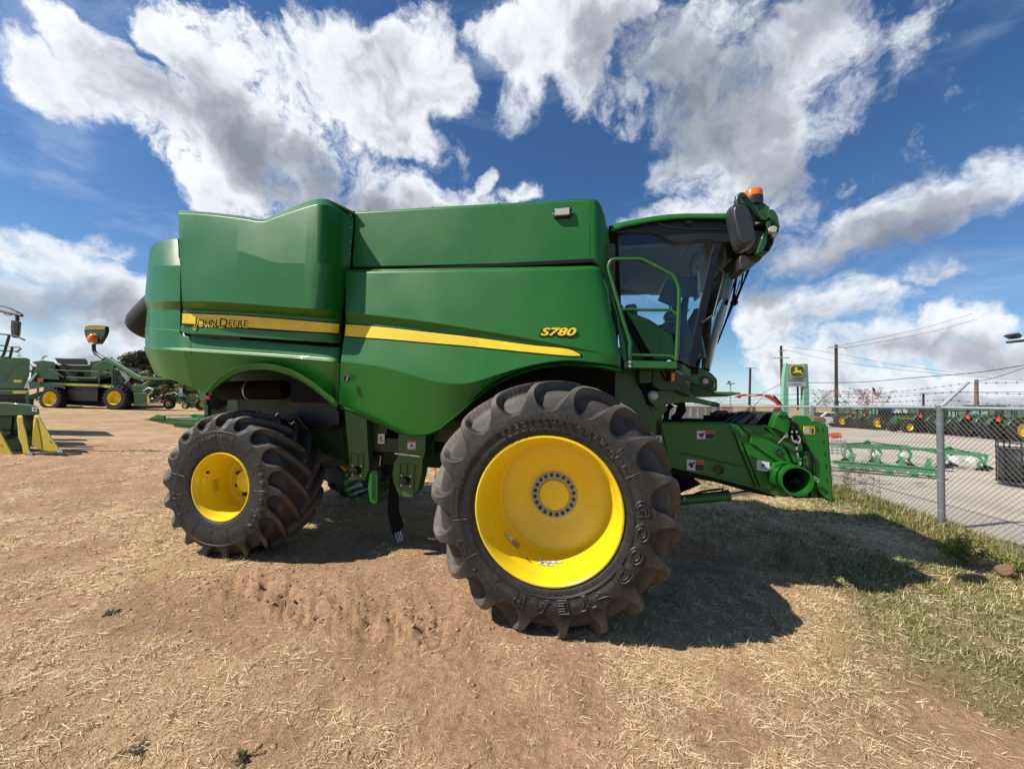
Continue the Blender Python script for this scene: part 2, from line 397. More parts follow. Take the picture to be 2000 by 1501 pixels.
# front side shield
shield = loft('side_shield', [
 [(675, 526, -1.53), (760, 525, -1.53), (900, 523, -1.53), (1040, 521, -1.53), (1120, 519.5, -1.53), (1160, 519, -1.52), (1172, 523, -1.50)],
 [(675, 532, -1.57), (760, 531, -1.58), (900, 529, -1.58), (1040, 527, -1.58), (1120, 525.5, -1.58), (1160, 525, -1.56), (1176, 533, -1.51)],
 [(674, 611, -1.61), (710, 614, -1.62), (760, 619, -1.625), (830, 628, -1.63), (907, 640, -1.63), (980, 652, -1.63), (1040, 663, -1.63), (1110, 676, -1.63), (1170, 687, -1.61), (1200, 691, -1.58), (1213, 693, -1.54)],
 [(675, 626, -1.56), (710, 628, -1.57), (760, 632, -1.575), (830, 640, -1.58), (907, 650, -1.59), (980, 660, -1.60), (1040, 669, -1.605), (1110, 681, -1.615), (1170, 691, -1.605), (1200, 695, -1.58), (1213, 697, -1.54)],
 [(665, 706, -1.64), (710, 711, -1.65), (757, 719, -1.66), (800, 731, -1.665), (835, 741, -1.665), (873, 748, -1.665), (905, 749, -1.66), (940, 742, -1.66), (980, 729, -1.65), (1030, 715, -1.64), (1080, 706, -1.63), (1120, 704, -1.62), (1173, 709, -1.60), (1213, 714, -1.55)],
 [(661, 789, -1.53), (700, 804, -1.555), (740, 822, -1.57), (783, 841, -1.58), (812, 848, -1.58), (836, 845, -1.58), (860, 834, -1.58), (892, 808, -1.58), (923, 780, -1.58), (957, 752, -1.58), (1007, 727, -1.58), (1057, 712.5, -1.58), (1107, 707.5, -1.58), (1173, 713.5, -1.56), (1213, 720.5, -1.53)],
], M['green'], cb, nu=100, mirror=True)
# turned lip along the lower edge
edge = [(661, 789), (700, 804), (740, 822), (783, 841), (812, 848), (836, 845), (860, 834), (892, 808), (923, 780), (957, 752), (1007, 727), (1057, 712.5), (1107, 707.5), (1173, 713.5), (1213, 720.5)]
m = MB(); vs = []
for k, (u, v) in enumerate(edge):
    w = 6.5 if k < 4 else (4 if k < 6 else 6)
    vs += [P(u, v, -1.582), P(u, v+w*.3, -1.625 if k < 4 else -1.60), P(u+(1 if k > 4 else 0), v+w, -1.56), P(u, v+w+1, -1.45)]
n = len(edge); m.add(vs, [(i*4+j, i*4+j+1, i*4+j+5, i*4+j+4) for i in range(n-1) for j in range(3)])
part('shield_lip', m, M['green'], solid=.01, sm=50)
# latch
c = P(678, 739, -1.652); m = MB(); m.lathe([(.036, .0), (.036, -.003), (.030, -.005), (.027, .002), (0, .004)], 20, 'Y', c); part('latch_ring', m, M['black'], sm=30)
m = MB(); m.bar(P(676.5, 743, -1.662), P(680, 734, -1.662), .006); part('latch_pin', m, M['steel'])

# grain tank side with rounded front corner
loft('grain_tank_side', shift([
 [(693, 413, -1.50), (800, 407, -1.50), (930, 400, -1.50), (1040, 394, -1.50), (1120, 390, -1.50), (1153, 388, -1.50)],
 [(693, 416, -1.52), (800, 410, -1.52), (930, 403, -1.52), (1040, 397, -1.52), (1120, 393, -1.52), (1153, 391, -1.52)],
 [(688, 521, -1.52), (800, 519, -1.52), (930, 516, -1.52), (1040, 514, -1.52), (1120, 512.5, -1.52), (1153, 512, -1.52)],
 [(688, 525, -1.47), (800, 523, -1.47), (930, 520, -1.47), (1040, 518, -1.47), (1120, 516.5, -1.47), (1153, 516, -1.47)],
]), M['green'], cb, nu=50, mirror=True, solid=.02)
loft('tank_corner', shift([
 [(1153, 388, -1.51), (1162, 389, -1.50), (1170, 394, -1.46), (1175, 401, -1.40), (1179, 410, -1.30), (1182, 422, -1.10)],
 [(1153, 391, -1.525), (1163, 393, -1.515), (1172, 401, -1.48), (1179, 417, -1.43), (1184, 430, -1.35), (1187, 443, -1.15)],
 [(1153, 450, -1.53), (1164, 450, -1.525), (1175, 452, -1.49), (1184, 458, -1.43), (1189, 466, -1.34), (1191, 474, -1.15)],
 [(1153, 512, -1.53), (1164, 513, -1.525), (1174, 518, -1.49), (1183, 524, -1.43), (1189, 530, -1.34), (1192, 534, -1.15)],
 [(1166, 517, -1.47), (1180, 540, -1.46), (1190, 560, -1.44), (1196, 575, -1.40), (1200, 590, -1.3), (1203, 600, -1.15)],
 [(1205, 620, -1.46), (1212, 650, -1.46), (1219, 670, -1.44), (1222, 684, -1.40), (1226, 690, -1.3), (1229, 700, -1.15)],
 [(1212, 690, -1.46), (1216, 700, -1.46), (1220, 706, -1.44), (1224, 710, -1.40), (1228, 714, -1.3), (1231, 718, -1.15)],
]), M['green'], cb, nu=24, mirror=True, bevel=.006)
m = MB(); A = [P(u, v, -1.44) for u, v in ((693, 413), (930, 400), (1153, 388))]; B = [Vector((p.x, -p.y, p.z)) for p in A]
m.add(A+B, [(0, 1, 4, 3), (1, 2, 5, 4)]); q = P(1153, 388, -1.44); q2 = P(1182, 422, -1.04); m.add([q, q2, Vector((q2.x, -q2.y, q2.z)), Vector((q.x, -q.y, q.z))], [(0, 1, 2, 3)])
for u in (720, 845, 975, 1118): m.box(P(u, 413-(u-693)*.0545+.5, -1.40), (.02, .02, .016))
part('tank_cover', m, M['green'], solid=.02)
m = MB(); m.bb((.20, -1.35, 2.3), (.52, 1.35, 3.3)); part('tank_front_wall', m, M['dgreen'], bevel=.02)
# dark channel between tank and shield, and behind the vertical seam
m = MB(); m.prism(pl([(660, 560), (676, 520), (693, 412), (689, 412), (682, 470), (670, 560), (664, 640), (660, 790), (668, 790)], -1.43), (0, .1, 0)); part('seam_channel', m, M['blackm'])
m = MB(); m.bb((P(688, 520, -1.5).x, -1.48, P(688, 528, -1.5).z), (P(1160, 515, -1.5).x, -1.39, P(1160, 510, -1.5).z)); m.prism(pl([(347, 466), (352, 560), (354, 640), (362, 657), (655, 679), (655, 668), (364, 646), (358, 600), (356, 466)], -1.50), (0, .12, 0)); part('panel_gap_strip', m, M['blackm'])
m = MB()                                     # rivets down the seam
for u, v in ((689, 444), (688, 471), (687, 496), (685, 516), (677, 521), (663, 566), (665, 598), (688, 420)): 
    m.lathe([(0, -.006), (.006, -.004), (.008, 0)], 8, 'Y', P(u-3, v, -1.50 if u > 675 else -1.60))
part('rivet_row', m, M['steel'])

# stripe, lettering
def stripe(name, top, bot, mat, off, n=40, tip=None):
    # follows the panel's own inset band
    pass
def band(name, tp, bt, mat, parent=cb, th=.002):
    m = MB(); n = len(tp); m.add([P(*a) for a in tp]+[P(*a) for a in bt], [(i, i+1, n+i+1, n+i) for i in range(n-1)])
    return m.build(name, mat, parent, solid=th, sm=0)
def srow(pts): return [tuple(p) for p in catmull(pts, 5)]
Y0 = -1.634-HB
band('stripe_border_decal', srow([(354.5, 610, Y0), (450, 613.5, Y0), (540, 620, Y0), (610, 626, Y0), (640, 628.5, -1.628-0.0355), (652, 629.5, -1.61-0.0222), (663, 630.5, -1.57-0.0100)]), srow([(354, 634.5, Y0), (450, 640.5, Y0), (540, 646.5, Y0), (610, 650, Y0), (640, 651.3, -1.628-0.0355), (652, 652, -1.61-0.0222), (662, 653, -1.57-0.0111)]), M['blackm'])  # black decal behind the yellow stripe, showing as a border round it
Y1 = -1.638-HB
yb = band('yellow_stripe', srow([(356.5, 612, Y1), (450, 615.5, Y1), (540, 622, Y1), (610, 628, Y1), (640, 630.5, -1.632-0.0355), (652, 631.5, -1.614-0.0222), (662.5, 632.5, -1.574-0.0105)]), srow([(355.5, 631, Y1), (450, 637, Y1), (540, 643, Y1), (610, 647.5, Y1), (640, 648.8, -1.632-0.0355), (652, 649.5, -1.614-0.0222), (661.5, 650.5, -1.574-0.0117)]), M['stripe'])
m = MB()
for k in range(1, 6):
    f = k/6; m.tube([P(u, a+(b-a)*f, Y) for (u, a, Y), (_, b, _2) in zip([(357, 612, -1.6405-HB), (450, 615.5, -1.6405-HB), (540, 622, -1.6405-HB), (610, 628, -1.6405-HB), (640, 630.5, -1.635-0.0355)], [(356, 631, 0), (450, 637, 0), (540, 643, 0), (610, 647.5, 0), (640, 648.8, 0)])], .0008, 4)
m.build('pinstripe', plain('ochre pinstripe', (.55, .38, .02), .5), yb, sm=0)
tp = [(675, 633.5, -1.578), (710, 635.5, -1.583), (760, 640, -1.588), (830, 648, -1.593), (907, 656.5, -1.60), (980, 666, -1.61), (1040, 674, -1.618), (1107, 681, -1.628), (1132, 691, -1.632)]
bt = [(674, 655.5, -1.598), (710, 658.5, -1.603), (760, 662, -1.608), (830, 668, -1.613), (907, 674.5, -1.618), (980, 682, -1.622), (1040, 688, -1.628), (1107, 694, -1.632), (1134, 694.5, -1.636)]
def off(rows, dv, dy): return [(u, v+dv, Y+dy) for u, v, Y in rows]
# sheet between inset line and lower facet line: put the decal just proud of it
def ontoshield(rows, proud):
    out = []
    for u, v, _ in rows:
        a = interp(smoothrow([(675, 626, -1.56), (710, 628, -1.57), (760, 632, -1.575), (830, 640, -1.58), (907, 650, -1.59), (980, 660, -1.60), (1040, 669, -1.605), (1110, 681, -1.615), (1170, 691, -1.605), (1200, 695, -1.58), (1213, 697, -1.54)]), u)
        b = interp(smoothrow([(665, 706, -1.64), (710, 711, -1.65), (757, 719, -1.66), (800, 731, -1.665), (835, 741, -1.665), (873, 748, -1.665), (905, 749, -1.66), (940, 742, -1.66), (980, 729, -1.65), (1030, 715, -1.64), (1080, 706, -1.63), (1120, 704, -1.62), (1173, 709, -1.60), (1213, 714, -1.55)]), u)
        t = max(0, min(1, (v-a[0])/(b[0]-a[0]))); out.append((u, v, a[1]+(b[1]-a[1])*t-proud))
    return out
def dense(rows, n=8): return [tuple(p) for p in catmull(rows, n)]
dt, db = dense(tp), dense(bt)
band('stripe_border_decal', ontoshield(off(dt[:-1], -2.0, 0)+[(1137, 692, 0)], .003), ontoshield(off(db[:-1], 2.2, 0)+[(1138, 697, 0)], .003), M['blackm'])
yb = band('yellow_stripe', ontoshield(dt, .007), ontoshield(db, .007), M['stripe'])
m = MB()
for k in range(1, 6):
    f = k/6; rows = [(a[0], a[1]+(b[1]-a[1])*f, 0) for a, b in zip(dt[:36], db[:36])]; m.tube([P(*p) for p in ontoshield(rows, .0085)], .0007, 4)
m.build('pinstripe', bpy.data.materials['ochre pinstripe'], yb, sm=0)
def letters(name, s, u0, v0, u1, v1, Y, capu, mat, outline_mat=None, bold=.0, small=None, shear=0, asp=1.0):
    a, b = P(u0, v0, Y), P(u1, v1, Y); xd = (b-a).normalized(); yd = Vector((0, 0, 1)); yd = (yd-xd*yd.dot(xd)).normalized()
    size = capu
    o = text(name, s, size, mat, cb, a, xd, yd, extrude=.0004, offset=.0, shear=shear, bold=bold)
    xs = [v.co.x for v in o.data.vertices]; w = max(xs)-min(xs); sc = (b.x-a.x)/w
    for v in o.data.vertices:
        d = v.co-a; x = d.dot(xd); y = d.dot(yd); z = d-xd*x-yd*y; v.co = a+xd*(x*sc)+yd*y+z
    return o
# "John Deere": small capitals with taller initials
def smallcaps(name, words, u0, v0, u1, v1, Y, H, mat, off=0, bold=0):
    a, b = P(u0, v0, Y), P(u1, v1, Y); xd = (b-a).normalized(); yd = Vector((0, 0, 1)); yd = (yd-xd*yd.dot(xd)).normalized(); zd = xd.cross(yd)
    W_ = (b-a).length; x = 0; vs = []; fs = []; tmp = []
    for w in words:
        for k, ch in enumerate(w):
            sz = H*1.38 if k == 0 else H
            cu = bpy.data.curves.new('t', 'FONT'); cu.body = ch; cu.size = sz*1.0; cu.extrude = .0004; cu.offset = bold; cu.resolution_u = 4
            t = bpy.data.objects.new('t', cu); COL.objects.link(t); me = bpy.data.meshes.new_from_object(t.evaluated_get(bpy.context.evaluated_depsgraph_get()))
            bpy.data.objects.remove(t)
            xs = [v.co.x for v in me.vertices]; x0, x1 = min(xs), max(xs)
            dy = -.10*H if k == 0 else 0
            base = len(vs); vs += [(v.co.x-x0+x, v.co.y+dy, v.co.z) for v in me.vertices]; fs += [tuple(base+i for i in p.vertices) for p in me.polygons]
            x += (x1-x0)+H*.14; bpy.data.meshes.remove(me)
        x += H*.22
    x -= H*.36; sc = W_/x
    return MB().add([a+xd*(px*sc)+yd*py+zd*(pz+off) for px, py, pz in vs], fs).build(name, mat, cb, sm=0)
smallcaps('name_lettering_border', ['JOHN', 'DEERE'], 377.3, 635.2, 484.3, 638.2, -1.6395-HB, .098, M['stripe'], bold=.010)
smallcaps('name_lettering', ['JOHN', 'DEERE'], 378, 634.6, 483.3, 637.6, -1.6410-HB, .097, M['blackm'])
letters('number_lettering_border', 'S780', 1053.5, 655.6, 1126.5, 655.8, -1.633, .098, M['blackm'], bold=.0085, shear=.25)
letters('number_lettering', 'S780', 1055, 654.3, 1125, 654.5, -1.6345, .094, M['stripe'], bold=.003, shear=.25)

# work lamp on the tank
a, b = P(1082, 427, -1.47), P(1116, 406, -1.47); m = MB(); m.bb((a.x, -1.50, a.z), (b.x, -1.45, b.z)); wl = part('work_lamp', m, M['black'], bevel=.012)
m = MB(); m.bb((a.x+.012, -1.508, a.z+.012), (b.x-.012, -1.495, b.z-.012)); m.build('lamp_lens', M['lens'], wl, bevel=.006)
m = MB(); m.bb((a.x-.02, -1.48, (a.z+b.z)/2-.006), (b.x+.02, -1.47, (a.z+b.z)/2+.006)); m.build('lamp_bracket', M['steel'], wl)

# air intake drum at the back
m = MB(); c0 = P(292, 610, -.95); c0 = Vector((-5.05, -.95, 2.72))
m.lathe([(0, -.47), (.13, -.46), (.19, -.42), (.22, -.34), (.23, -.2), (.23, .5)], 32, 'X', (0, 0, 0))
part('intake_drum', m, plain('matt black drum', (.012, .012, .013), .7), loc=P(292, 604, -1.0)+Vector((.22, 0, 0)), rot=(0, R(-38), 0), sm=40)

# --- wheels
def wheel(x, y, z, rz, kind, side=1):
    big = kind == 'front'
    if big:
        k_ = .943; prof = [(.60, .03), (.607, .012), (.600, -.004), (.588, -.006), (.577, .004), (.568, .03), (.560, .045), (.553, .09), (.547, .125), (.532, .15), (.524, .20), (.518, .40), (.508, .43), (.490, .445), (.475, .445), (.44, .452), (.38, .468), (.31, .50), (.25, .522), (.212, .53), (0, .53)]; prof = [(a*k_ if a > .3 else a, b) for a, b in prof]
    else:
        prof = [(.385, .02), (.388, .006), (.381, -.004), (.371, -.003), (.364, .012), (.354, .03), (.347, .07), (.338, .11), (.327, .13), (.322, .36), (.31, .385), (.292, .39), (.285, .40), (.27, .402), (.262, .415), (.10, .42), (0, .42)]; prof = [(a*.955, b) for a, b in prof]
    m = MB(); m.lathe(prof, 96, 'Y'); back = [(p[0]+.012, p[1]+.012) for p in prof[:-1]]
    m.lathe([(prof[0][0], prof[0][1]), (prof[8][0]+.02, .14), (prof[8][0]+.01, .9 if big else .66), (prof[0][0]-.01, .93 if big else .69)], 64, 'Y')
    w = m.build(kind+'_wheel', M['yellow'], cb, sm=38, loc=(x, y, z), rot=(0, 0, rz))
    if big:
        tyre_mesh('tyre', 1.010, .90, .560, M['rubber'], w, loc=(0, .43, 0), D=.078, r0=.755, r_sh=.945, lw=.045, slant=.36, na=60, npf=92, edge=.009)
        m = MB(); m.lathe([(.203, .53), (.203, .522), (.142, .522), (.142, .53)], 64, 'Y'); m.build('bolt_ring', M['galv'], w, sm=30)
        for k in range(20):
            an = 2*math.pi*(k+.5)/20; m = MB(); m.lathe([(0, -.014), (.012, -.013), (.0155, -.006), (.0165, 0), (.0165, .014)], 6, 'Y', (.173*math.cos(an), .509, .173*math.sin(an))); m.build('wheel_bolt', M['grey'], w, sm=30)
        m = MB(); m.lathe([(.134, .53), (.134, .515), (.126, .508), (.04, .503), (.008, .502), (0, .506)], 48, 'Y'); m.build('hub_cap', M['yellow'], w, sm=30)
    else:
        tyre_mesh('tyre', .815, .74, .362, M['rubber2'], w, loc=(0, .35, 0), D=.062, r0=.76, r_sh=.92, lw=.046, slant=.50, na=56, npf=90, edge=.009)
        for k in range(8):
            an = 2*math.pi*(k+.5)/8; m = MB(); m.lathe([(0, -.05), (.018, -.048), (.024, -.04), (.026, 0), (.026, .02)], 6, 'Y', (.185*math.cos(an), .415, .185*math.sin(an))); m.build('wheel_nut', M['grey'], w, sm=30)
        m = MB(); m.lathe([(.13, .42), (.13, .33), (.12, .32), (0, .32)], 32, 'Y'); m.build('hub_cap', M['yellow'], w, sm=30)
    return w
fc = P(1067.5, 997.5, -2.10); print('front hub', fc)
fw = wheel(fc.x, -2.10, fc.z, 0, 'front')
rc = P(429, 957, -1.66); STEER = math.atan2(.958, .287)-math.pi/2
rw = wheel(rc.x, -1.66, .775, R(2.5), 'rear')
for w in (fw, rw):
    n_ = list(w.children); c = copy_tree(w, cb); c.location = (w.location.x if w is fw else w.location.x-.25, -w.location.y, w.location.z); c.rotation_euler = (0, 0, math.pi+w.rotation_euler.z)
# raised lettering on the front tyre
def arc_text(name, s, ang0, dang, rad, size, mat, parent, flipped=False, y=-.012, outline=.0036, wx=1.22):
    m = None; vs = []; fs = []
    for k, ch in enumerate(s):
        if ch == ' ': continue
        cu = bpy.data.curves.new('t', 'FONT'); cu.body = ch; cu.size = size; cu.align_x = 'CENTER'
        if outline: cu.fill_mode = 'NONE'; cu.bevel_depth = outline; cu.bevel_resolution = 0
        else: cu.extrude = .002
        cu.offset = size*.035 if outline else 0; cu.resolution_u = 3
        t = bpy.data.objects.new('t', cu); COL.objects.link(t); me = bpy.data.meshes.new_from_object(t.evaluated_get(bpy.context.evaluated_depsgraph_get())); bpy.data.objects.remove(t)
        an = R(ang0+dang*k); b = len(vs)
        for v in me.vertices:
            r_ = rad+(v.co.y-size*.35); a_ = an-v.co.x*wx/rad if not flipped else an+v.co.x/rad
            if flipped: r_ = rad-(v.co.y-size*.35)
            vs.append((r_*math.cos(a_), y+v.co.z*1.0, r_*math.sin(a_)))
        fs += [tuple(b+i for i in p.vertices) for p in me.polygons]; bpy.data.meshes.remove(me)
    return MB().add(vs, fs).build(name, mat, parent, sm=0)
M['rub3'] = plain('worn rubber lettering', (.028, .027, .026), .5)
ft = [c for c in fw.children if c.name.startswith('tyre')][0]; rt = [c for c in rw.children if c.name.startswith('tyre')][0]
# local angle: 0 = forward (right in the picture), 90 = up
TY = -.4685
arc_text('tyre_lettering', 'GOOD', 7, -14, .690, .128, M['rub3'], ft, y=TY)
arc_text('tyre_lettering', 'YEAR', -63.5, -14.2, .690, .128, M['rub3'], ft, y=TY)
m = MB(); q = []
for a_, r_ in ((-48, .735), (-50, .69), (-52.5, .665), (-55, .655), (-54, .675), (-57, .68), (-54.5, .69), (-57, .70), (-53.5, .705), (-50.5, .715)): q.append((r_*math.cos(R(a_)), TY, r_*math.sin(R(a_))))
m.tube(q, .0028, 4, close=True); m.build('winged_foot_mark', M['rub3'], ft, sm=0)
arc_text('tyre_lettering', 'SPECIAL', 121, -4.9, .675, .048, M['rub3'], ft, y=TY, outline=.0016)
arc_text('tyre_lettering', 'SURE', 92, -5.2, .685, .048, M['rub3'], ft, y=TY, outline=.0016)
arc_text('tyre_lettering', 'GRIP', 69, -5.2, .680, .048, M['rub3'], ft, y=TY, outline=.0016)
arc_text('tyre_lettering', 'RADIAL', 52, -3.6, .672, .032, M['rub3'], ft, y=TY, outline=.0012)
m = MB()
for an in (8, 27, 43, 62, 79, 94, 126, 147, 190, 214, 236, -20, -42):
    m.tube([(r_*math.cos(R(an)), TY+.004 if r_ > .66 else TY+.012, r_*math.sin(R(an))) for r_ in (.635, .66, .70, .745)], .0018, 4)
for r_ in (.622, .632): m.tube([(r_*math.cos(k*math.pi/60), TY+.014, r_*math.sin(k*math.pi/60)) for k in range(120)], .0018, 4, close=True)
for c_ in (R(178), R(212)):
    q = [((.725+d)*math.cos(c_+t), TY, (.725+d)*math.sin(c_+t)) for t, d in [(x/100, .02) for x in range(-16, 17, 4)]+[(.17, 0)]+[(x/100, -.02) for x in range(16, -17, -4)]+[(-.17, 0)]]
    m.tube(q, .0018, 4, close=True)
m.build('moulding_line', M['rub3'], ft, sm=0)
RY = -.391
arc_text('tyre_lettering', 'FIRESTONE', 28, -9.6, .555, .062, M['rub3'], rt, y=RY, outline=.0022)
arc_text('tyre_lettering', 'TRACTION', 118, -5, .545, .038, M['rub3'], rt, y=RY, outline=.0014)
arc_text('tyre_lettering', 'RADIAL', 190, 6, .55, .040, M['rub3'], rt, flipped=True, y=RY, outline=.0014)
m = MB()
for an in range(0, 360, 24): m.tube([(r_*math.cos(R(an)), RY+(.004 if r_ > .48 else .014), r_*math.sin(R(an))) for r_ in (.44, .48, .54, .60)], .0016, 4)
m.tube([(.60*math.cos(k*math.pi/60), RY+.003, .60*math.sin(k*math.pi/60)) for k in range(120)], .0022, 4, close=True)
m.build('moulding_line', M['rub3'], rt, sm=0)
# stickers and valve inside the front rim
def rimdecal(a0, a1, y0, y1, r_, mat, name, parent):
    m = MB(); n = 8; vs = []
    for k in range(n+1):
        a_ = R(a0+(a1-a0)*k/n); vs += [(r_*math.cos(a_), y0, r_*math.sin(a_)), (r_*math.cos(a_), y1, r_*math.sin(a_))]
    m.add(vs, [(2*i, 2*i+1, 2*i+3, 2*i+2) for i in range(n)]); return m.build(name, mat, parent, sm=0, solid=.001)
rimdecal(-100, -78, .25, .29, .4855, M['decal'], 'rim_sticker', fw); rimdecal(-100, -86, .20, .235, .4880, M['decal'], 'rim_sticker', fw)
rimdecal(-142, -132, .27, .36, .4850, M['decal'], 'rim_sticker', fw); rimdecal(-131, -123, .27, .36, .4850, M['signgrey'], 'rim_sticker', fw)
m = MB()
for (a0, y0, y1) in ((-98, .258, .283), (-94, .258, .283), (-90, .258, .283), (-84, .258, .283), (-97, .205, .230), (-91, .205, .230), (-139, .29, .34)):
    m.tube([(.4835*math.cos(R(a0+dx)), y0+(y1-y0)*(.5+.5*dy), .4835*math.sin(R(a0+dx))) for dx, dy in ((0, -1), (1.6, -.7), (2.1, 0), (1.6, .7), (0, 1), (-.6, 0))], .0016, 4, close=True)
m.build('sticker_print', M['black'], fw, sm=0)
m = MB()
for rr_, yy in ((.462, .447), (.476, .441)): m.tube([(rr_*math.cos(k*math.pi/60), yy, rr_*math.sin(k*math.pi/60)) for k in range(120)], .0035, 5, close=True)
m.build('weld_bead', M['yellow'], fw, sm=50)
m = MB(); m.tube([(.485*math.cos(R(-112)), .2, .485*math.sin(R(-112))), (.47*math.cos(R(-111)), .17, .47*math.sin(R(-111)))], .006, 6); m.build('valve_stem', M['rust'], fw)
rimdecal(178, 200, .2, .26, .3055, M['yellow'], 'rim_sticker', rw)
m = MB(); n = 6
for y in (.2, .26): m.tube([(.3045*math.cos(R(a)), y, .3045*math.sin(R(a))) for a in range(178, 201, 2)], .0014, 4)
for a in (178, 200): m.tube([(.3045*math.cos(R(a)), y, .3045*math.sin(R(a))) for y in (.2, .26)], .0014, 4)
for k in range(4): m.tube([(.3045*math.cos(R(181+k*4.5)), .21, .3045*math.sin(R(181+k*4.5))), (.3045*math.cos(R(184+k*4.5)), .25, .3045*math.sin(R(184+k*4.5)))], .003, 4)
m.build('sticker_print', M['rust'], rw, sm=0)
m = MB(); m.lathe([(.014, 0), (.012, -.02), (0, -.02)], 8, 'Y', (0, 0, 0)); m.build('valve_stem', M['rust'], rw, loc=(-.285, .12, .12))

# axles
m = MB(); m.bb((-.18, -1.55, .80), (.2, 1.55, 1.2)); m.bb((-.35, -.9, 1.0), (.5, .9, 1.6)); part('front_axle', m, M['dgreen'], bevel=.02)
m = MB(); m.bb((rc.x-.25, -1.2, .68), (rc.x+.02, 1.2, .92)); m.bb((rc.x-.3, -.35, .8), (rc.x+.1, .35, 1.4)); part('rear_axle', m, M['dgreen'], bevel=.02)

# --- beneath: elevator boots, shields, straps
m = MB(); m.prism(pl([(672, 796), (716, 812), (718, 868), (721, 915), (712, 938), (696, 936), (684, 920), (681, 888)], -1.12), (0, .10, 0)); e1 = part('elevator_boot', m, M['green2'], bevel=.006)
m = MB(); m.prism(pl([(778, 835), (833, 840), (830, 886), (826, 896), (824, 924), (816, 956), (806, 968), (796, 972), (786, 969), (776, 960), (768, 942), (766, 925), (769, 904), (777, 890)], -1.15), (0, .14, 0)); e2 = part('elevator_boot', m, M['green2'], bevel=.006)
def bearing(u, v, Y, u0, v0, u1, v1, parent):
    c = P(u, v, Y); m = MB(); m.lathe([(0, -.05), (.03, -.048), (.036, -.03), (.038, 0), (.05, .0)], 20, 'Y', c); m.build('bearing', M['black'], parent, sm=35)
    m = MB()
    for dx, dz in ((-1, -1), (1, -1), (-1, 1), (1, 1)): m.lathe([(0, -.02), (.011, -.018), (.012, 0)], 6, 'Y', c+Vector((dx*.055, 0, dz*.055)))
    m.build('bearing_bolt', M['steel'], parent)
    m = MB(); a, b = P(u0, v0, Y-.012), P(u1, v1, Y-.012); q = [a, Vector((a.x, a.y, b.z)), b, Vector((b.x, a.y, a.z))]
    m.tube([q[0], q[1], q[2], q[3]], .005, 5, close=True); m.bar(c+Vector((0, -.015, .06)), Vector((c.x, a.y, b.z if b.z > a.z else a.z)), .008); m.build('guard_frame', M['green2'], parent)
bearing(698, 918, -1.12, 683, 922, 709, 888, e1); bearing(794, 938, -1.15, 779, 966, 809, 908, e2)
m = MB(); m.bar(P(771, 885, -1.155), P(822, 891, -1.155), .010, .014)
for u, v in ((777, 885), (798, 888), (819, 891)): m.lathe([(0, -.012), (.008, -.01), (.009, 0)], 6, 'Y', P(u, v, -1.16))
m.build('hinge_rod', M['steel'], e2)
def sticker(name, u0, v0, u1, v1, Y, mats, parent, tilt=0, kind=0, off=.003):
    a, b = P(u0, v0, Y-off), P(u1, v0+tilt, Y-off); c, d = P(u0, v1, Y-off), P(u1, v1+tilt, Y-off)
    m = MB(); m.add([a, b, d, c], [(0, 1, 2, 3)]); o = m.build(name, mats[0], parent, sm=0, solid=.001)
    def uv(x, y): return a+(b-a)*x+(c-a)*y+Vector((0, -.0025, 0))
    def rect(m, x0, y0, x1, y1, e=0): m.add([uv(x0, y0)+Vector((0, -e, 0)), uv(x1, y0)+Vector((0, -e, 0)), uv(x1, y1)+Vector((0, -e, 0)), uv(x0, y1)+Vector((0, -e, 0))], [(0, 1, 2, 3)])
    if kind == 0:      # warning sticker: picture left, red band and black text right
        m = MB(); rect(m, .5, .03, .99, .30); m.build('sticker_band', M['red'], o, sm=0)
        m = MB(); rect(m, .5, .33, .99, .97)
        m.add([uv(x, y) for x, y in ((.06, .5), (.2, .25), (.3, .35), (.44, .1), (.46, .3), (.36, .5), (.42, .62), (.25, .8), (.18, .72), (.2, .6))], [tuple(range(10))]); m.build('sticker_print', M['black'], o, sm=0)
    elif kind == 1:
        m = MB(); rect(m, .08, .25, .92, .92); m.build('sticker_print', M['black'], o, sm=0)
        m = MB()
        for k in range(6): rect(m, .12, .30+.1*k, .5+.35*((k*37) % 10)/10, .345+.1*k, .0015)
        m.build('sticker_text', M['white'], o, sm=0)
        text('sticker_heading', 'CAUTION', .020, M['black'], o, uv(.14, .19), b-a, a-c, extrude=.0003)
    elif kind == 2:
        m = MB(); rect(m, .35, .3, .62, .55); rect(m, .2, .66, .85, .74); m.build('sticker_print', M['grey'], o, sm=0)
    elif kind == 3:
        m = MB(); rect(m, 0.02, .02, .98, .2); rect(m, .02, .9, .98, .98); m.build('sticker_band', M['red'], o, sm=0)
        m = MB(); m.add([uv(x, y) for x, y in ((.3, .68), (.5, .3), (.6, .55), (.75, .5), (.65, .7), (.5, .6), (.4, .75))], [tuple(range(7))]); m.build('sticker_print', M['black'], o, sm=0)
    return o
sticker('warning_sticker', 796, 860, 812, 878, -1.15, [M['decal']], e2, kind=3)
sticker('white_sticker', 738, 847, 751, 866, -1.02, [M['decal']], cb, kind=2)
m = MB(); m.bb((-2.3, -1.0, 1.15), (-1.4, -.6, 1.6)); m.bb((-2.2, -.7, .95), (-1.1, .7, 1.4)); part('cleaning_shoe', m, M['dgreen'], bevel=.01)
q = pl([(681, 915), (672, 922), (667, 934), (667, 950), (673, 962), (684, 970), (700, 976), (712, 973)], -1.0); m = MB()
for a, b in zip(q, q[1:]): m.bar(a+(a-b)*.05, b, .15, .012, up=(0, 1, 0)) if False else m.add([a+Vector((0, -.0, 0)), b, b+Vector((0, .35, 0)), a+Vector((0, .35, 0)), a+Vector((.08, 0, .01)), b+Vector((.08, 0, .02))], [(0, 1, 2, 3), (0, 1, 5, 4)])
part('curved_guard', m, M['green2'], solid=.012)
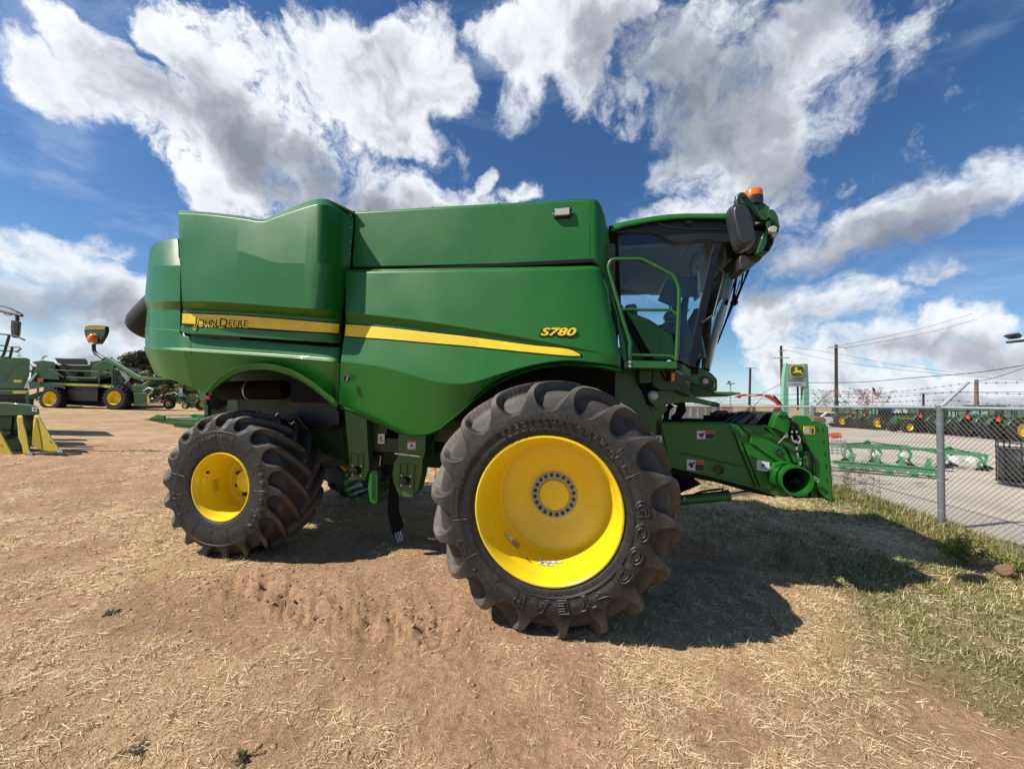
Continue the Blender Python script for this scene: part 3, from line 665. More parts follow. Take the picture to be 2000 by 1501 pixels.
m = MB(); m.prism(pl([(722, 922), (732, 918), (737, 920), (737, 982), (730, 984), (722, 980), (718, 950)], -1.2), (0, .06, 0)); m.bar(P(727, 947, -1.2), P(760, 938, -.9), .03); m.bar(P(727, 925, -1.215), P(727, 975, -1.215), .015); part('side_lever', m, M['green'], bevel=.008)
for dx in (-1, 0, 1): pass
m = MB(); m.prism(pl([(764, 925), (779, 925), (777, 960), (778, 1000), (788, 1028), (770, 1046), (766, 1042), (757, 1000), (758, 960)], -.75), (0, .02, 0)); part('rubber_strap', m, M['rust'])
m = MB()
for k in range(3): m.tube([P(772+k*5, 1040-k*2, -.76), P(776+k*4.5, 1052-k*2, -.78), P(779+k*4, 1058-k*2, -.80)], .006, 5)
part('spring_tine', m, M['steel'])
m = MB()
for u, v in ((740, 890), (848, 915)): m.tube([P(u, v, -1.05), P(u+4, v+1, -1.07), P(u+3, v+8, -1.07), P(u+1, v+20, -1.05)], .006, 5)
part('lifting_hook', m, M['steel'])
m = MB(); m.lathe([(0, -.45), (.10, -.44), (.12, -.4), (.12, .4), (.10, .44), (0, .45)], 24, 'X', (0, 0, 0)); mf = part('exhaust_pipe', m, M['rust'], loc=P(495, 762, -1.05), rot=(0, R(-2), R(6)), sm=30)
m = MB(); m.lathe([(.124, -.01), (.124, .01)], 24, 'X', (0, 0, 0)); m.build('pipe_clamp', M['steel'], mf, loc=(-.04, 0, 0), solid=.004)
m = MB(); m.prism(pl([(575, 772), (600, 768), (640, 775), (662, 800), (662, 830), (640, 838), (600, 842), (578, 815)], -.9), (0, .3, 0)); part('black_housing', m, M['black'], bevel=.03)
m = MB(); m.prism(pl([(575, 830), (665, 800), (672, 900), (640, 890), (590, 870)], -.74), (0, .1, 0)); part('lower_side_plate', m, M['dgreen'], bevel=.01)

# --- rear: chopper tailboard, drawbar strut
m = MB(); A = [(-6.05, 1.365), (-5.6, 1.33), (-4.95, 1.29), (-4.55, 1.27)]
m.prism([P(u, v, -1.0) for u, v in ((275, 818), (300, 817), (325, 818), (395, 819), (405, 819), (385, 838), (341, 834), (338, 830), (300, 823))], (0, 1.9, 0))
tb = part('chopper_tailboard', m, M['green2'], bevel=.006)
m = MB()
for Y in (-1.02,):
    m.prism([P(u, v, Y) for u, v in ((289, 817.5), (307, 809), (321, 811), (321, 818))], (0, .02, 0)); m.prism([P(u, v, Y) for u, v in ((365, 810), (378, 808), (402, 810), (402, 816), (380, 816))], (0, .02, 0))
    m.bar(P(321, 811, Y), P(380, 810.5, Y), .015); m.bar(P(327, 815, Y-.02), P(352, 818.5, Y-.02), .012); m.bar(P(352, 818.5, Y-.02), P(388, 820, Y-.02), .014)
m.build('tailboard_rail', M['green'], tb, bevel=.003)
m = MB(); m.prism(pl([(386, 762), (402, 766), (403, 800), (397, 800)], -.9), (0, .05, 0)); m.prism(pl([(399, 790), (406, 790), (406, 815), (398, 815)], -.95), (0, .05, 0)); m.lathe([(0, -.02), (.03, -.018), (.03, 0)], 10, 'Y', P(403, 785, -.95)); part('tailboard_strut', m, M['green2'], bevel=.004)
m = MB(); m.lathe([(0, -.02), (.03, -.015), (.035, 0)], 16, 'Y', P(407.5, 776, -.95)); part('rear_reflector', m, M['redreflector'])

# --- rear warning light arm
m = MB(); Ya = -.9
m.tube(pl([(183, 672), (183.5, 684), (187, 690), (196, 695.5), (204, 701)], Ya), .023, 10); ar = part('warning_light_arm', m, M['grey'], sm=50)
m = MB(); m.prism(pl([(203, 696), (216, 701), (268, 733), (284, 737), (330, 737), (330, 741), (283, 741.5), (263, 739), (235, 719), (204, 704)], Ya-.02), (0, .04, 0)); m.build('arm_beam', M['green2'], ar, bevel=.004)
m = MB(); m.prism(pl([(166, 637), (172, 635), (185, 634.2), (199, 635), (205.5, 637), (206, 646), (203, 655), (197, 665), (193, 671), (178, 671.5), (171, 668), (165.5, 655), (163.8, 645)], Ya+.02), (0, .05, 0)); sp_ = m.build('warning_plate', M['dgreen'], ar, bevel=.008)
m = MB(); m.prism(pl([(166, 637), (172, 636), (185, 635.3), (199, 636), (204.5, 637.5), (204.5, 643.5), (165.5, 643.5)], Ya+.012), (0, .006, 0)); m.build('yellow_band', plain('dull ochre', (.28, .19, .02), .5), ar)
m = MB(); m.lathe([(.078, .0), (.078, -.01), (0, -.012)], 24, 'Y', P(183.5, 661.5, Ya+.02)); m.build('lamp_backing', M['white'], ar)
m = MB(); m.lathe([(.068, .0), (.066, -.025), (.045, -.05), (0, -.06)], 24, 'Y', P(183, 660.5, Ya)); m.build('amber_lamp', M['amber'], ar, sm=50)
# ------------------------------------------------------------------ cab
YC = -.95
# windscreen: vertical rows, each an arc from the near corner pillar round to the far one
def wind(u_p, v_p, u_s, v_s):
    a = P(u_p, v_p, YC); z = a.z
    best = None
    for i in range(5, 160):           # bulge so that the arc's outer edge is where the photograph shows it
        bx = i/100; mx = -1e9
        for k in range(13):
            th = k/12*math.pi/2; p = Vector((a.x+bx*math.sin(th), YC*math.cos(th), z)); q = p-CAM; w = q.dot(_d); mx = max(mx, CX+F*q.dot(_r)/w)
        if mx >= u_s: best = bx; break
    bx = best or .5
    return [Vector((a.x+bx*math.sin(th), YC*math.cos(th), z)) for th in [k/12*math.pi/2 for k in range(13)]]
prow = [(1403, 473, 1438, 480), (1395, 500, 1443, 506), (1380, 570, 1424, 576), (1365, 640, 1405, 645), (1350, 716, 1386, 718)]
ws = [wind(*r) for r in prow]
m = MB(); vs = []
for r in ws: vs += r+[Vector((p.x, -p.y, p.z)) for p in r[::-1][1:]]
n = len(ws[0])*2-1; m.add(vs, [(i*n+k, i*n+k+1, (i+1)*n+k+1, (i+1)*n+k) for i in range(len(ws)-1) for k in range(n-1)])
part('windscreen', m, M['screen'], sm=60)
cabf = MB()
win = [(1207, 456), (1274, 455), (1301, 466), (1320, 473), (1372, 467), (1403, 473), (1350, 716), (1325, 702), (1318, 655), (1213, 592)]
m = MB(); m.add(pl(win, YC), [tuple(range(len(win)))]); sw = part('side_window', m, M['glass'])
# corner pillars and frame
cpm = plain('dark blue grey pillar', (.005, .010, .018), .75, spec=.2)
for s in (1, -1):
    m = MB(); q = [ws[i][0]+Vector((0, -.004, 0)) for i in range(len(ws))]; 
    for a, b in zip(q, q[1:]):
        a, b = a.copy(), b.copy(); a.y *= s; b.y *= s; m.bar(a, b+(b-a)*.01, .075, .045, up=(0, 1, 0))
    part('corner_pillar', m, cpm, bevel=.008)
m = MB()
Yf = YC-.012
m.prism(pl([(1189, 452), (1208, 452), (1207, 456), (1213, 592), (1275, 703), (1262, 703), (1211, 610), (1196, 570)], Yf), (0, .06, 0))
m.bar(P(1318, 655, Yf+.02), P(1325, 702, Yf+.02), .03)
part('door_frame', m, M['blackm'], bevel=.006)
m = MB(); m.prism(pl([(1214, 596), (1226, 606), (1270, 624), (1314, 653), (1320, 668), (1322, 702), (1276, 702), (1240, 640)], Yf+.03), (0, .05, 0)); part('lower_door_panel', m, M['green'], bevel=.015)
m = MB(); m.prism(pl([(1196, 575), (1212, 610), (1262, 703), (1228, 703)], Yf+.05), (0, .05, 0)); m.bb((.36, -.9, 2.2), (.50, .9, 3.3)); part('cab_rear_wall', m, M['dgreen'])
# floor and base
f0 = P(1275, 706, YC)
m = MB(); m.bb((.5, -.93, 2.10), (1.35, .93, 2.18)); part('cab_floor', m, M['blackm'])
# interior
m = MB(); m.bb((.75, -.28, 2.35), (1.2, .22, 2.6)); m.box((.78, -.03, 2.72), (.14, .5, .52), Matrix.Rotation(R(-8), 3, 'Y')); m.box((1.02, -.38, 2.66), (.42, .1, .07)); m.box((1.2, -.42, 2.78), (.2, .16, .1)); part('operator_seat', m, M['grey'], bevel=.035)
m = MB(); m.tube([(1.42, 0, 2.2), (1.38, 0, 2.5), (1.30, 0, 2.82)], [.08, .05, .03], 12); m.tube([Vector((1.28, 0, 2.84))+Matrix.Rotation(R(-32), 3, 'Y')@Vector((.19*math.cos(t*.26), .19*math.sin(t*.26), 0)) for t in range(24)], .014, 6, close=True); part('steering_column', m, M['black'], sm=50)
m = MB(); m.prism(pl([(1302, 545), (1327, 552), (1318, 600), (1285, 586)], -.6), (0, .03, 0)); m.tube(pl([(1290, 588), (1305, 592), (1309, 598), (1309, 612)], -.6), .012, 6); part('side_monitor', m, M['grey'], bevel=.006)
m = MB(); m.bb((.52, -.9, 3.40), (1.5, .9, 3.44)); m.bb((.51, -.88, 2.3), (.56, .88, 2.9)); m.bb((.52, .80, 2.2), (1.3, .86, 2.60)); part('cab_lining', m, plain('grey trim', (.11, .11, .105), .8))
# far side wall above the window, so sky shows only through the lower pane
m = MB(); m.bb((.5, .90, 2.05), (.66, .96, 3.45)); m.bb((1.42, .90, 2.2), (1.52, .96, 3.4)); part('far_frame', m, M['blackm'])
m = MB(); m.tube(pl([(1352, 545), (1348, 520), (1356, 500), (1374, 488)], -.7), .012, 6); m.box(P(1344, 560, -.7), (.15, .03, .22)); part('interior_mirror', m, M['grey'], bevel=.01)
m = MB(); m.prism(pl([(1362, 529), (1367, 529), (1369, 578), (1363, 578)], -.72), (0, .2, 0)); part('display_screen', m, M['galv'], bevel=.004)
m = MB(); m.tube(pl([(1342, 570), (1332, 620), (1336, 650), (1345, 700)], -.5), [.03, .05, .06, .09], 8); m.tube(pl([(1365, 605), (1352, 640), (1356, 700)], -.3), [.05, .09, .13], 8); part('control_console', m, M['black'], sm=50)
m = MB(); m.prism(pl([(1217, 541), (1225, 541), (1225, 557), (1217, 557)], YC+.006), (0, .004, 0)); m.build('window_label', M['grey'], sw, sm=0)
# cab grab handle
m = MB(); m.tube(pl([(1400, 519), (1404, 523), (1414, 532), (1411, 550), (1394, 615), (1371, 630)], YC-.08), .010, 8); m.tube([P(1400, 519, YC-.08), P(1398, 520, YC)], .012, 6); m.tube([P(1371, 630, YC-.08), P(1368, 632, YC)], .013, 6); part('grab_handle', m, M['black'], sm=50)
# roof: green cap over black liner
top = [(1189, 443), (1200, 438.5), (1219, 434), (1250, 428), (1277, 423.5), (1310, 419.5), (1342, 418), (1380, 418), (1421, 418), (1450, 420), (1475, 428)]
bot = [(1190, 452), (1219, 441), (1250, 435), (1277, 430), (1310, 426), (1342, 424), (1380, 424), (1421, 425), (1450, 428), (1475, 436)]
YR = -1.02
def archsec(pts, Y, rise=.05):
    out = []
    for u, v in pts:
        p = P(u, v, Y); out.append([Vector((p.x, p.y*math.cos(t), p.z+rise*math.sin(t))) for t in [math.pi*k/10 for k in range(11)]])
    return out
def strip(secs, m):
    vs = [p for s in secs for p in s]; n = len(secs[0]); m.add(vs, [(i*n+k, i*n+k+1, (i+1)*n+k+1, (i+1)*n+k) for i in range(len(secs)-1) for k in range(n-1)])
m = MB(); strip(archsec([(u, v) for u, v in top], YR, .10), m)
A = pl(top, YR); B = pl([(u, interp([(a, b, 0) for a, b in bot], u)[0]) for u, v in top], YR-.03); n = len(A)
for s in (1, -1):
    m.add([Vector((p.x, p.y*s, p.z)) for p in A+B], [(i, i+1, n+i+1, n+i) for i in range(n-1)])
part('cab_roof', m, M['green'], solid=.02, sm=50)
lin = [(1191, 452), (1219, 441), (1250, 435), (1277, 430), (1310, 426), (1342, 424), (1421, 425), (1450, 428), (1478, 436), (1472, 462), (1440, 470), (1403, 474), (1372, 468), (1345, 474), (1320, 474), (1301, 467), (1288, 459), (1272, 454), (1232, 453), (1200, 455)]
m = MB(); q = pl(lin, -.985); m.prism(q, (0, 1.97, 0)); part('roof_liner', m, M['black'], bevel=.02)
m = MB(); m.tube(pl([(1285, 436), (1305, 442), (1340, 446), (1400, 447), (1430, 448)], -.99), .012, 6); m.box(P(1345, 433, -1.0), (.05, .02, .05)); part('roof_trim', m, M['grey'])
# front roof lighting wing (wraps round the front corner)
Yw = -1.06
m = MB(); m.prism(pl([(1443, 383), (1448, 380.5), (1458, 379), (1464, 388), (1500, 427), (1497, 431), (1486, 428), (1462, 402), (1447, 397)], Yw), (0, .35, 0))
m.prism(pl([(1458, 379), (1470, 381), (1484, 389), (1504, 404), (1501, 418), (1500, 427), (1464, 391)], Yw+.06), (0, .3, 0))
M['wing'] = paint('wing paint', (.006, .070, .012), .4, .3, dirt_amt=.1); wg = part('roof_wing', m, M['wing'], bevel=.012)
m = MB(); m.prism(pl([(1500, 409), (1508, 408), (1514, 412), (1520, 424), (1522.5, 440), (1524, 441), (1521, 452), (1514, 460), (1511, 475), (1504, 489), (1500, 478), (1507, 455), (1508, 430), (1501, 424)], Yw+.03), (0, .5, 0)); m.prism(pl([(1500, 409), (1514, 412), (1523, 440), (1520, 452), (1506, 452)], Yw+.06), (0, 2.1, 0)); m.prism(pl([(1498, 432), (1505, 430), (1506, 440), (1500, 455), (1498, 475), (1490, 492), (1478, 495), (1484, 478), (1490, 458), (1499, 446)], Yw-.01), (0, .1, 0)); m.prism(pl([(1478, 494), (1492, 490), (1504, 488), (1497, 496), (1480, 497)], Yw), (0, .2, 0)); m.build('front_light_bar', M['wing'], wg, bevel=.012)
m = MB(); m.prism(pl([(1447, 398), (1462, 403), (1486, 430), (1499, 432), (1499, 448), (1490, 458), (1482, 490), (1462, 497), (1440, 478)], Yw+.04), (0, .28, 0)); m.prism(pl([(1470, 440), (1506, 440), (1506, 456), (1470, 452)], Yw+.04), (0, 2.1, 0)); m.prism(pl([(1506, 430), (1513, 428), (1516, 445), (1508, 478), (1496, 485), (1500, 460)], Yw+.01), (0, .2, 0)); m.build('wing_liner', M['blackm'], wg, bevel=.01)
m = MB(); m.prism(pl([(1445, 498), (1480, 496), (1498, 492), (1486, 508), (1472, 514), (1466, 521), (1456, 528), (1446, 527), (1443, 512)], -.98), (0, .3, 0)); m.build('wing_underside', plain('brown black plastic', (.03, .025, .022), .5), wg, bevel=.02)
m = MB(); m.lathe([(0, -.03), (.03, -.028), (.036, -.01), (.036, .02)], 20, 'Y', P(1508, 449.5, Yw-.01)); m.lathe([(0, -.03), (.022, -.02), (.026, .02)], 16, 'Y', P(1512, 459, Yw-.0)); m.build('round_lamp', M['lens'], wg)
m = MB(); m.prism(pl([(1468, 432), (1487, 434.5), (1470, 440)], Yw+.03), (0, .02, 0)); m.build('lamp_window', M['lens'], wg)
# beacon
c = P(1470.5, 383, -.95); m = MB(); m.lathe([(0, .085), (.045, .083), (.074, .07), (.080, .05), (.084, .0)], 28, 'Z', c+Vector((0, 0, -.02))); bc = part('beacon', m, M['amber'], sm=50)
m = MB(); m.lathe([(.086, .0), (.088, -.04), (.08, -.08)], 24, 'Z', c+Vector((0, 0, -.02))); m.build('beacon_base', M['grey'], bc)
# mirror
Ym = -1.36
m = MB(); m.tube(pl([(1447, 381), (1441, 386), (1439.5, 394), (1441, 402)], Ym+.1), .026, 10); m.tube([P(1447, 381, Ym+.1), P(1453, 381, Yw)], .024, 8); part('mirror_arm', m, M['grey'], sm=50)
mo = [(1424, 405), (1432, 401.5), (1446, 401), (1453, 404), (1458, 414), (1464, 432), (1470, 462), (1472, 474), (1470, 480), (1453, 489), (1445, 490), (1436, 482), (1431, 466), (1424, 436), (1421, 414)]
m = MB(); q = pl(mo, Ym); cen = sum(q, Vector())/len(q)
l0 = [p+Vector((0, .03, 0)) for p in q]; l1 = [cen+(p-cen)*.96+Vector((0, -.03, 0)) for p in q]; l2 = [cen+(p-cen)*.80+Vector((.01, -.075, .0)) for p in q]; l3 = [p+Vector((0, .07, 0)) for p in q]; n = len(q)
m.add(l3+l0+l1+l2, [(i+r*n, (i+1) % n+r*n, (i+1) % n+(r+1)*n, i+(r+1)*n) for r in range(3) for i in range(n)]+[tuple(range(3*n, 4*n)), tuple(range(n))])
mi = part('side_mirror', m, M['grey'], bevel=.01, seg=3, sm=40)
# wiper, hoses in front of the windscreen
m = MB()
m.tube(pl([(1449, 515), (1452, 528), (1447, 560), (1434, 592), (1430, 590)], -.55), .009, 6); m.tube(pl([(1456, 506), (1463, 520), (1461, 528), (1449, 560), (1437, 592)], -.7), [.006, .014, .014, .006, .008], 6)
m.tube(pl([(1441, 529), (1436, 556), (1431, 590), (1424, 610), (1401, 671)], -.5), [.008, .012, .014, .012, .008], 6); m.tube(pl([(1445, 548), (1430, 600), (1404, 662)], -.45), .006, 5); m.lathe([(0, -.03), (.035, -.02), (.03, .03), (0, .03)], 10, 'Y', P(1433.5, 591, -.6)); part('windscreen_wiper', m, M['blackm'], sm=50)

# platform and handrail
Yp = -1.50
m = MB(); m.prism(pl([(1218, 703.5), (1323, 705.5), (1323, 720), (1218, 718.5)], Yp), (0, .55, 0)); pf = part('access_platform', m, M['green2'], bevel=.008)
for v in (707, 715): m = MB(); m.lathe([(0, -.014), (.012, -.01), (.014, 0)], 10, 'Y', P(1230.5, v, Yp)); m.build('platform_bolt', M['steel'], pf)
m = MB(); Yh = Yp+.03
def rail(pts, r=.019): return catmull(pl(pts, Yh), 1)
m.tube(pl([(1229.5, 704), (1230, 690), (1231, 668), (1228, 658), (1218, 628), (1207, 589), (1194, 545), (1189, 527), (1188.5, 519), (1191, 512), (1196, 507.5), (1203, 506), (1230, 506), (1251, 506), (1257, 508), (1285, 522), (1311, 536), (1316, 540), (1322, 551), (1325.5, 560), (1326.5, 572), (1325, 620), (1321, 704)], Yh), .0175, 10)
m.tube(pl([(1212, 604), (1240, 604.5), (1280, 605), (1307, 605), (1313, 607), (1324, 618)], Yh), .014, 8)
m.tube(pl([(1233, 693), (1270, 694), (1307, 695), (1313, 697), (1321, 704)], Yh), .013, 8)
hr = part('handrail', m, M['green2'], sm=50)
# structure under the platform
m = MB(); m.prism(pl([(1248, 722), (1273, 722), (1273, 748), (1249, 748)], -1.30), (0, .3, 0)); m.prism(pl([(1273, 722), (1318, 724), (1323, 722), (1347, 735), (1348, 775), (1322, 762), (1290, 762), (1273, 752)], -1.2), (0, .4, 0)); m.prism(pl([(1323, 707), (1337, 712), (1350, 722), (1350, 740), (1323, 722)], -1.0), (0, .3, 0)); m.prism(pl([(1335, 735), (1350, 738), (1350, 758), (1335, 757)], -1.02), (0, .3, 0)); part('platform_support', m, M['dgreen'], bevel=.01)
m = MB(); m.prism(pl([(1311.5, 729), (1318, 728), (1318, 743), (1311.5, 744)], -1.42), (0, .04, 0)); part('side_reflector', m, M['orange'], bevel=.004)
m = MB(); m.tube(pl([(1290, 722), (1296, 735), (1300, 742), (1307, 738)], -1.32), .009, 6); m.tube(pl([(1299, 722), (1303, 733), (1302, 742)], -1.34), .008, 6); m.prism(pl([(1304, 725), (1310, 724), (1310, 744), (1304, 744)], -1.40), (0, .08, 0)); m.prism(pl([(1250, 748), (1285, 752), (1285, 790), (1262, 790)], -1.0), (0, .3, 0)); part('wiring_harness', m, M['blackm'])
c = P(1276, 772, -1.28); m = MB(); m.lathe([(0, -.035), (.026, -.03), (.044, -.01), (.046, .02), (.03, .06)], 20, 'Y', (0, 0, 0)); part('step_lamp', m, M['lens'], loc=c, rot=(0, 0, R(15)), sm=50)
# nose below the windscreen
def nose(pts, Y, mat, name, depth, parent=None, bv=.02): m = MB(); m.prism(pl(pts, Y), (0, depth, 0)); return m.build(name, mat, parent or cb, bevel=bv)
ns_ = nose([(1348, 719), (1358, 716), (1372, 718), (1390, 728), (1400, 738), (1402, 742), (1402, 763), (1394, 765), (1347, 747)], -.86, M['green2'], 'cab_nose', 1.72, bv=.05)
m = MB(); m.lathe([(.05, .0), (.05, -.012), (.036, -.016), (.036, 0)], 20, 'Y', P(1377, 744, -.865)); m.lathe([(.04, .0), (.04, -.012), (.028, -.006), (0, 0)], 16, 'Y', P(1387.5, 750, -.865)); m.build('lamp_recess', M['dgreen'], ns_)
m = MB(); m.lathe([(0, -.02), (.025, -.018), (.031, -.008), (.032, 0)], 18, 'Y', P(1377.5, 744, -.872)); m.build('round_lamp', M['lens'], ns_)
nose([(1350, 750), (1362, 752), (1398, 766), (1445, 766), (1448, 769), (1420, 774), (1352, 773)], -.84, M['dgreen'], 'front_step_plate', 1.6, bv=.004)
m = MB(); m.prism(pl([(1398, 764.5), (1433, 765), (1448, 769), (1428, 771), (1398, 769)], -.9), (0, .5, 0)); part('front_step', m, M['green2'], bevel=.003)
m = MB(); m.prism(pl([(1290, 762), (1345, 762), (1360, 776), (1406, 787), (1407, 792), (1397, 794), (1355, 786), (1330, 786), (1300, 790), (1284, 800), (1266, 780), (1272, 770)], -1.05), (0, .06, 0)); part('header_latch_arm', m, M['green2'], bevel=.006)
m = MB(); m.prism(pl([(1388, 786), (1397, 784), (1407, 789), (1406, 794), (1397, 794), (1386, 791)], -1.075), (0, .10, 0)); part('rubber_grip', m, M['black'], bevel=.008)

# body between tank and feeder house
m = MB(); m.prism(pl([(1180, 722), (1248, 722), (1248, 752), (1268, 790), (1281, 822), (1281, 860), (1180, 850)], -1.00), (0, 2.0, 0)); part('lower_body', m, M['green2'], bevel=.012)
m = MB(); m.bar(P(1150, 760, -1.01), P(1247, 761.5, -1.01), .012, .012); part('body_rib', m, M['green2'])
m = MB(); m.prism(pl([(1268, 790), (1284, 796), (1300, 786), (1303, 800), (1293, 812), (1280, 824)], -.98), (0, .1, 0)); part('pivot_plate', m, M['green2'], bevel=.006)

# ------------------------------------------------------------------ feeder house
YF = -.72
fh = [(1278, 824), (1295, 822.5), (1360, 822.5), (1420, 824), (1441, 829), (1452, 827.5), (1492, 830), (1494, 836), (1528, 862), (1540, 885), (1550, 905), (1556, 968), (1535, 971), (1513, 968.5), (1480, 956), (1396, 934), (1305, 913), (1288, 880)]
m = MB(); m.prism(pl(fh, YF), (0, 1.44, 0)); fo = part('feeder_house', m, M['green'], bevel=.02, seg=3)
m = MB(); m.prism(pl([(1305, 913), (1396, 934), (1480, 956), (1513, 968.5), (1520, 972), (1480, 964), (1396, 941), (1310, 925), (1300, 920)], YF+.03), (0, 1.38, 0)); part('feeder_floor', m, M['blackm'])
m = MB(); m.prism(pl([(1290, 826), (1420, 827), (1433, 832), (1480, 948), (1395, 928), (1308, 908)], YF-.012), (0, .014, 0)); m.build('feeder_side_cover', M['green'], fo, bevel=.008)
m = MB(); m.prism(pl([(1445, 831), (1460, 834), (1528, 873), (1545, 897), (1550, 912), (1537, 914), (1492, 884), (1474, 870), (1465, 867), (1465, 850)], YF-.03), (0, .034, 0)); m.build('drive_cover', M['green'], fo, bevel=.014, seg=3)
m = MB(); m.prism(pl([(1465, 874), (1490, 889), (1520, 915), (1512, 945), (1500, 958), (1485, 952), (1449, 862)], YF-.018), (0, .02, 0)); m.build('lower_cover', M['green'], fo, bevel=.01)
m = MB(); m.tube(pl([(1431, 831), (1443, 862), (1458, 900), (1472, 934), (1479, 951)], YF-.028), .019, 8); m.tube(pl([(1329, 884), (1360, 890), (1400, 900), (1450, 910)], YF-.014), .010, 6); m.build('feeder_rib', M['green'], fo, sm=50)
m = MB(); m.lathe([(.05, 0), (.05, -.02), (.035, -.02), (.03, -.005), (0, -.005)], 20, 'Y', P(1404, 917, YF-.01)); m.lathe([(.035, 0), (.035, -.015), (.02, -.02), (0, -.01)], 16, 'Y', P(1519, 881, YF-.03)); m.bar(P(1521, 886, YF-.04), P(1528, 892, YF-.04), .02); m.build('access_plug', M['dgreen'], fo)
def ytube(u, v, Y0, Y1, ro, ri, mat, name, parent, fl=0):
    c = P(u, v, Y0); m = MB(); m.lathe([(ro+.01, Y1-Y0), (ro, (Y1-Y0)*.5), (ro, 0), (ri, 0), (ri, Y1-Y0)], 40, 'Y', c); return m.build(name, mat, parent, sm=50)
# open drive-shaft guard
tb_ = ytube(1557, 939, -1.00, YF, .137, .120, M['green'], 'shaft_guard', fo)
m = MB(); m.lathe([(.119, .26), (0, .26)], 24, 'Y', P(1557, 939, -1.00)); m.build('guard_inside', M['blackm'], fo)
m = MB(); c = P(1556, 938, -.9); m.lathe([(0, -.02), (.03, -.02), (.03, .14)], 12, 'Y', c); m.box(c+Vector((0, .02, -.01)), (.11, .03, .035)); m.build('drive_shaft', M['rust'], fo, bevel=.004)
# top of the feeder house
m = MB()
for d in (0, 1):
    for u in (1412, 1437): 
        uu = u+d*13
        m.prism([P(uu, 824, -.70+d*.03), P(uu+6, 824, -.70+d*.03), P(uu+40, 803, -.64), P(uu+33, 803, -.64)], (0, .03, 0))
    m.prism(pl([(1436+d*23, 828), (1452+d*23, 829), (1470+d*23, 810), (1480+d*23, 802), (1462+d*22, 808), (1443+d*22, 822)], -.68), (0, .02, 0))
m.bar(P(1440, 828, -.69), P(1500, 832, -.69), .02)
m.build('grille_bars', plain('grey green paint', (.018, .042, .030), .45), fo, bevel=.004)
m = MB(); m.prism(pl([(1443, 810), (1500, 810), (1505, 812), (1510, 833), (1492, 832), (1447, 826)], -.55), (0, 1.1, 0)); m.bar(P(1440, 806, -.6), P(1512, 809, -.6), .03); m.build('feeder_top_cavity', M['blackm'], fo)
m = MB()
m.tube(pl([(1376, 820), (1384, 812), (1396, 809), (1422, 812), (1428, 820)], -.6), .012, 6); m.tube(pl([(1393, 820), (1396, 804), (1398, 803), (1419, 803), (1421, 806), (1418, 818)], -.6), .010, 6); m.tube(pl([(1419, 812), (1432, 808), (1444, 810)], -.6), .01, 6); m.tube(pl([(1377, 818), (1410, 820), (1430, 822)], -.58), .018, 6)
m.prism(pl([(1388, 812), (1420, 813), (1424, 822), (1388, 822)], -.5), (0, .3, 0)); m.tube(pl([(1294, 822), (1340, 820), (1378, 821)], -.6), .022, 6); m.tube(pl([(1316, 783), (1330, 786), (1331, 800), (1324, 812), (1313, 818)], -.5), [.04, .05, .05, .045, .03], 8); m.tube(pl([(1300, 822), (1303, 800), (1312, 790)], -.45), .03, 8)
part('hydraulic_hose', m, M['blackm'], sm=50)
sticker('warning_sticker', 1361, 841, 1395, 857, YF-.012, [M['decal']], fo, kind=0); sticker('warning_sticker', 1341.5, 896, 1375, 917, YF-.012, [M['decal']], fo, kind=0, tilt=4)
sticker('white_sticker', 1478, 898, 1503, 917, YF-.018, [M['decal']], fo, kind=2, tilt=4); sticker('white_sticker', 1279, 850, 1293, 863, YF-.10, [M['decal']], fo, kind=2)
# front header frame
YH = -.80
out = [(1578, 812), (1587, 823), (1588, 826), (1613, 827), (1616, 834), (1619, 870), (1622, 905), (1624, 944), (1625, 960), (1621, 974), (1611, 975), (1604, 962), (1597, 950), (1594, 935), (1592, 910), (1588, 890), (1579, 872), (1570, 862), (1562, 853), (1556, 840), (1549, 822), (1551, 812)]
m = MB(); m.prism(pl(out, YH), (0, .05, 0)); m.prism(pl([(1612, 826), (1618, 835), (1626, 944), (1625, 975), (1620, 972), (1620, 944), (1611, 830)], YH+.05), (0, 1.5, 0)); hf = part('header_frame', m, M['green'], bevel=.006)
m = MB(); m.prism(pl([(1586, 824), (1613, 826), (1615, 819), (1608, 813), (1590, 814)], YH+.03), (0, .4, 0)); m.build('frame_cap', paint('dusty green', (.09, .12, .05), .7, 0, dirt_amt=.6), hf, bevel=.008)
m = MB(); m.prism(pl([(1521, 805), (1535, 805), (1541, 812), (1544, 830), (1540, 850), (1516, 838), (1508, 835), (1516, 812)], YH+.02), (0, .12, 0)); m.prism(pl([(1497, 834), (1520, 840), (1545, 852), (1560, 880), (1562, 900), (1552, 905), (1540, 880), (1520, 858)], YH+.08), (0, .08, 0)); m.prism(pl([(1524, 803), (1532, 803), (1540, 806), (1537, 812), (1520, 812)], YH-.0), (0, .04, 0)); m.build('hinge_bracket', M['green'], hf, bevel=.008)
m = MB(); m.prism(pl([(1545, 815), (1560, 850), (1575, 868), (1590, 895), (1594, 935), (1600, 960), (1606, 972), (1552, 972), (1556, 930), (1548, 900), (1536, 860)], YH+.12), (0, 1.3, 0)); m.build('frame_cavity', M['blackm'], hf)
m = MB(); m.prism(pl([(1568, 946), (1574, 946), (1580, 970), (1567, 970)], YH+.09), (0, .02, 0)); m.prism(pl([(1580, 925), (1588, 920), (1597, 965), (1603, 973), (1585, 972)], YH+.09), (0, .02, 0)); m.prism(pl([(1560, 866), (1567, 864), (1571, 905), (1561, 910)], YH+.05), (0, .05, 0)); m.tube(pl([(1573, 880), (1575, 912)], YH+.03), .032, 12); m.build('latch_mechanism', M['green2'], hf, bevel=.003)
m = MB()
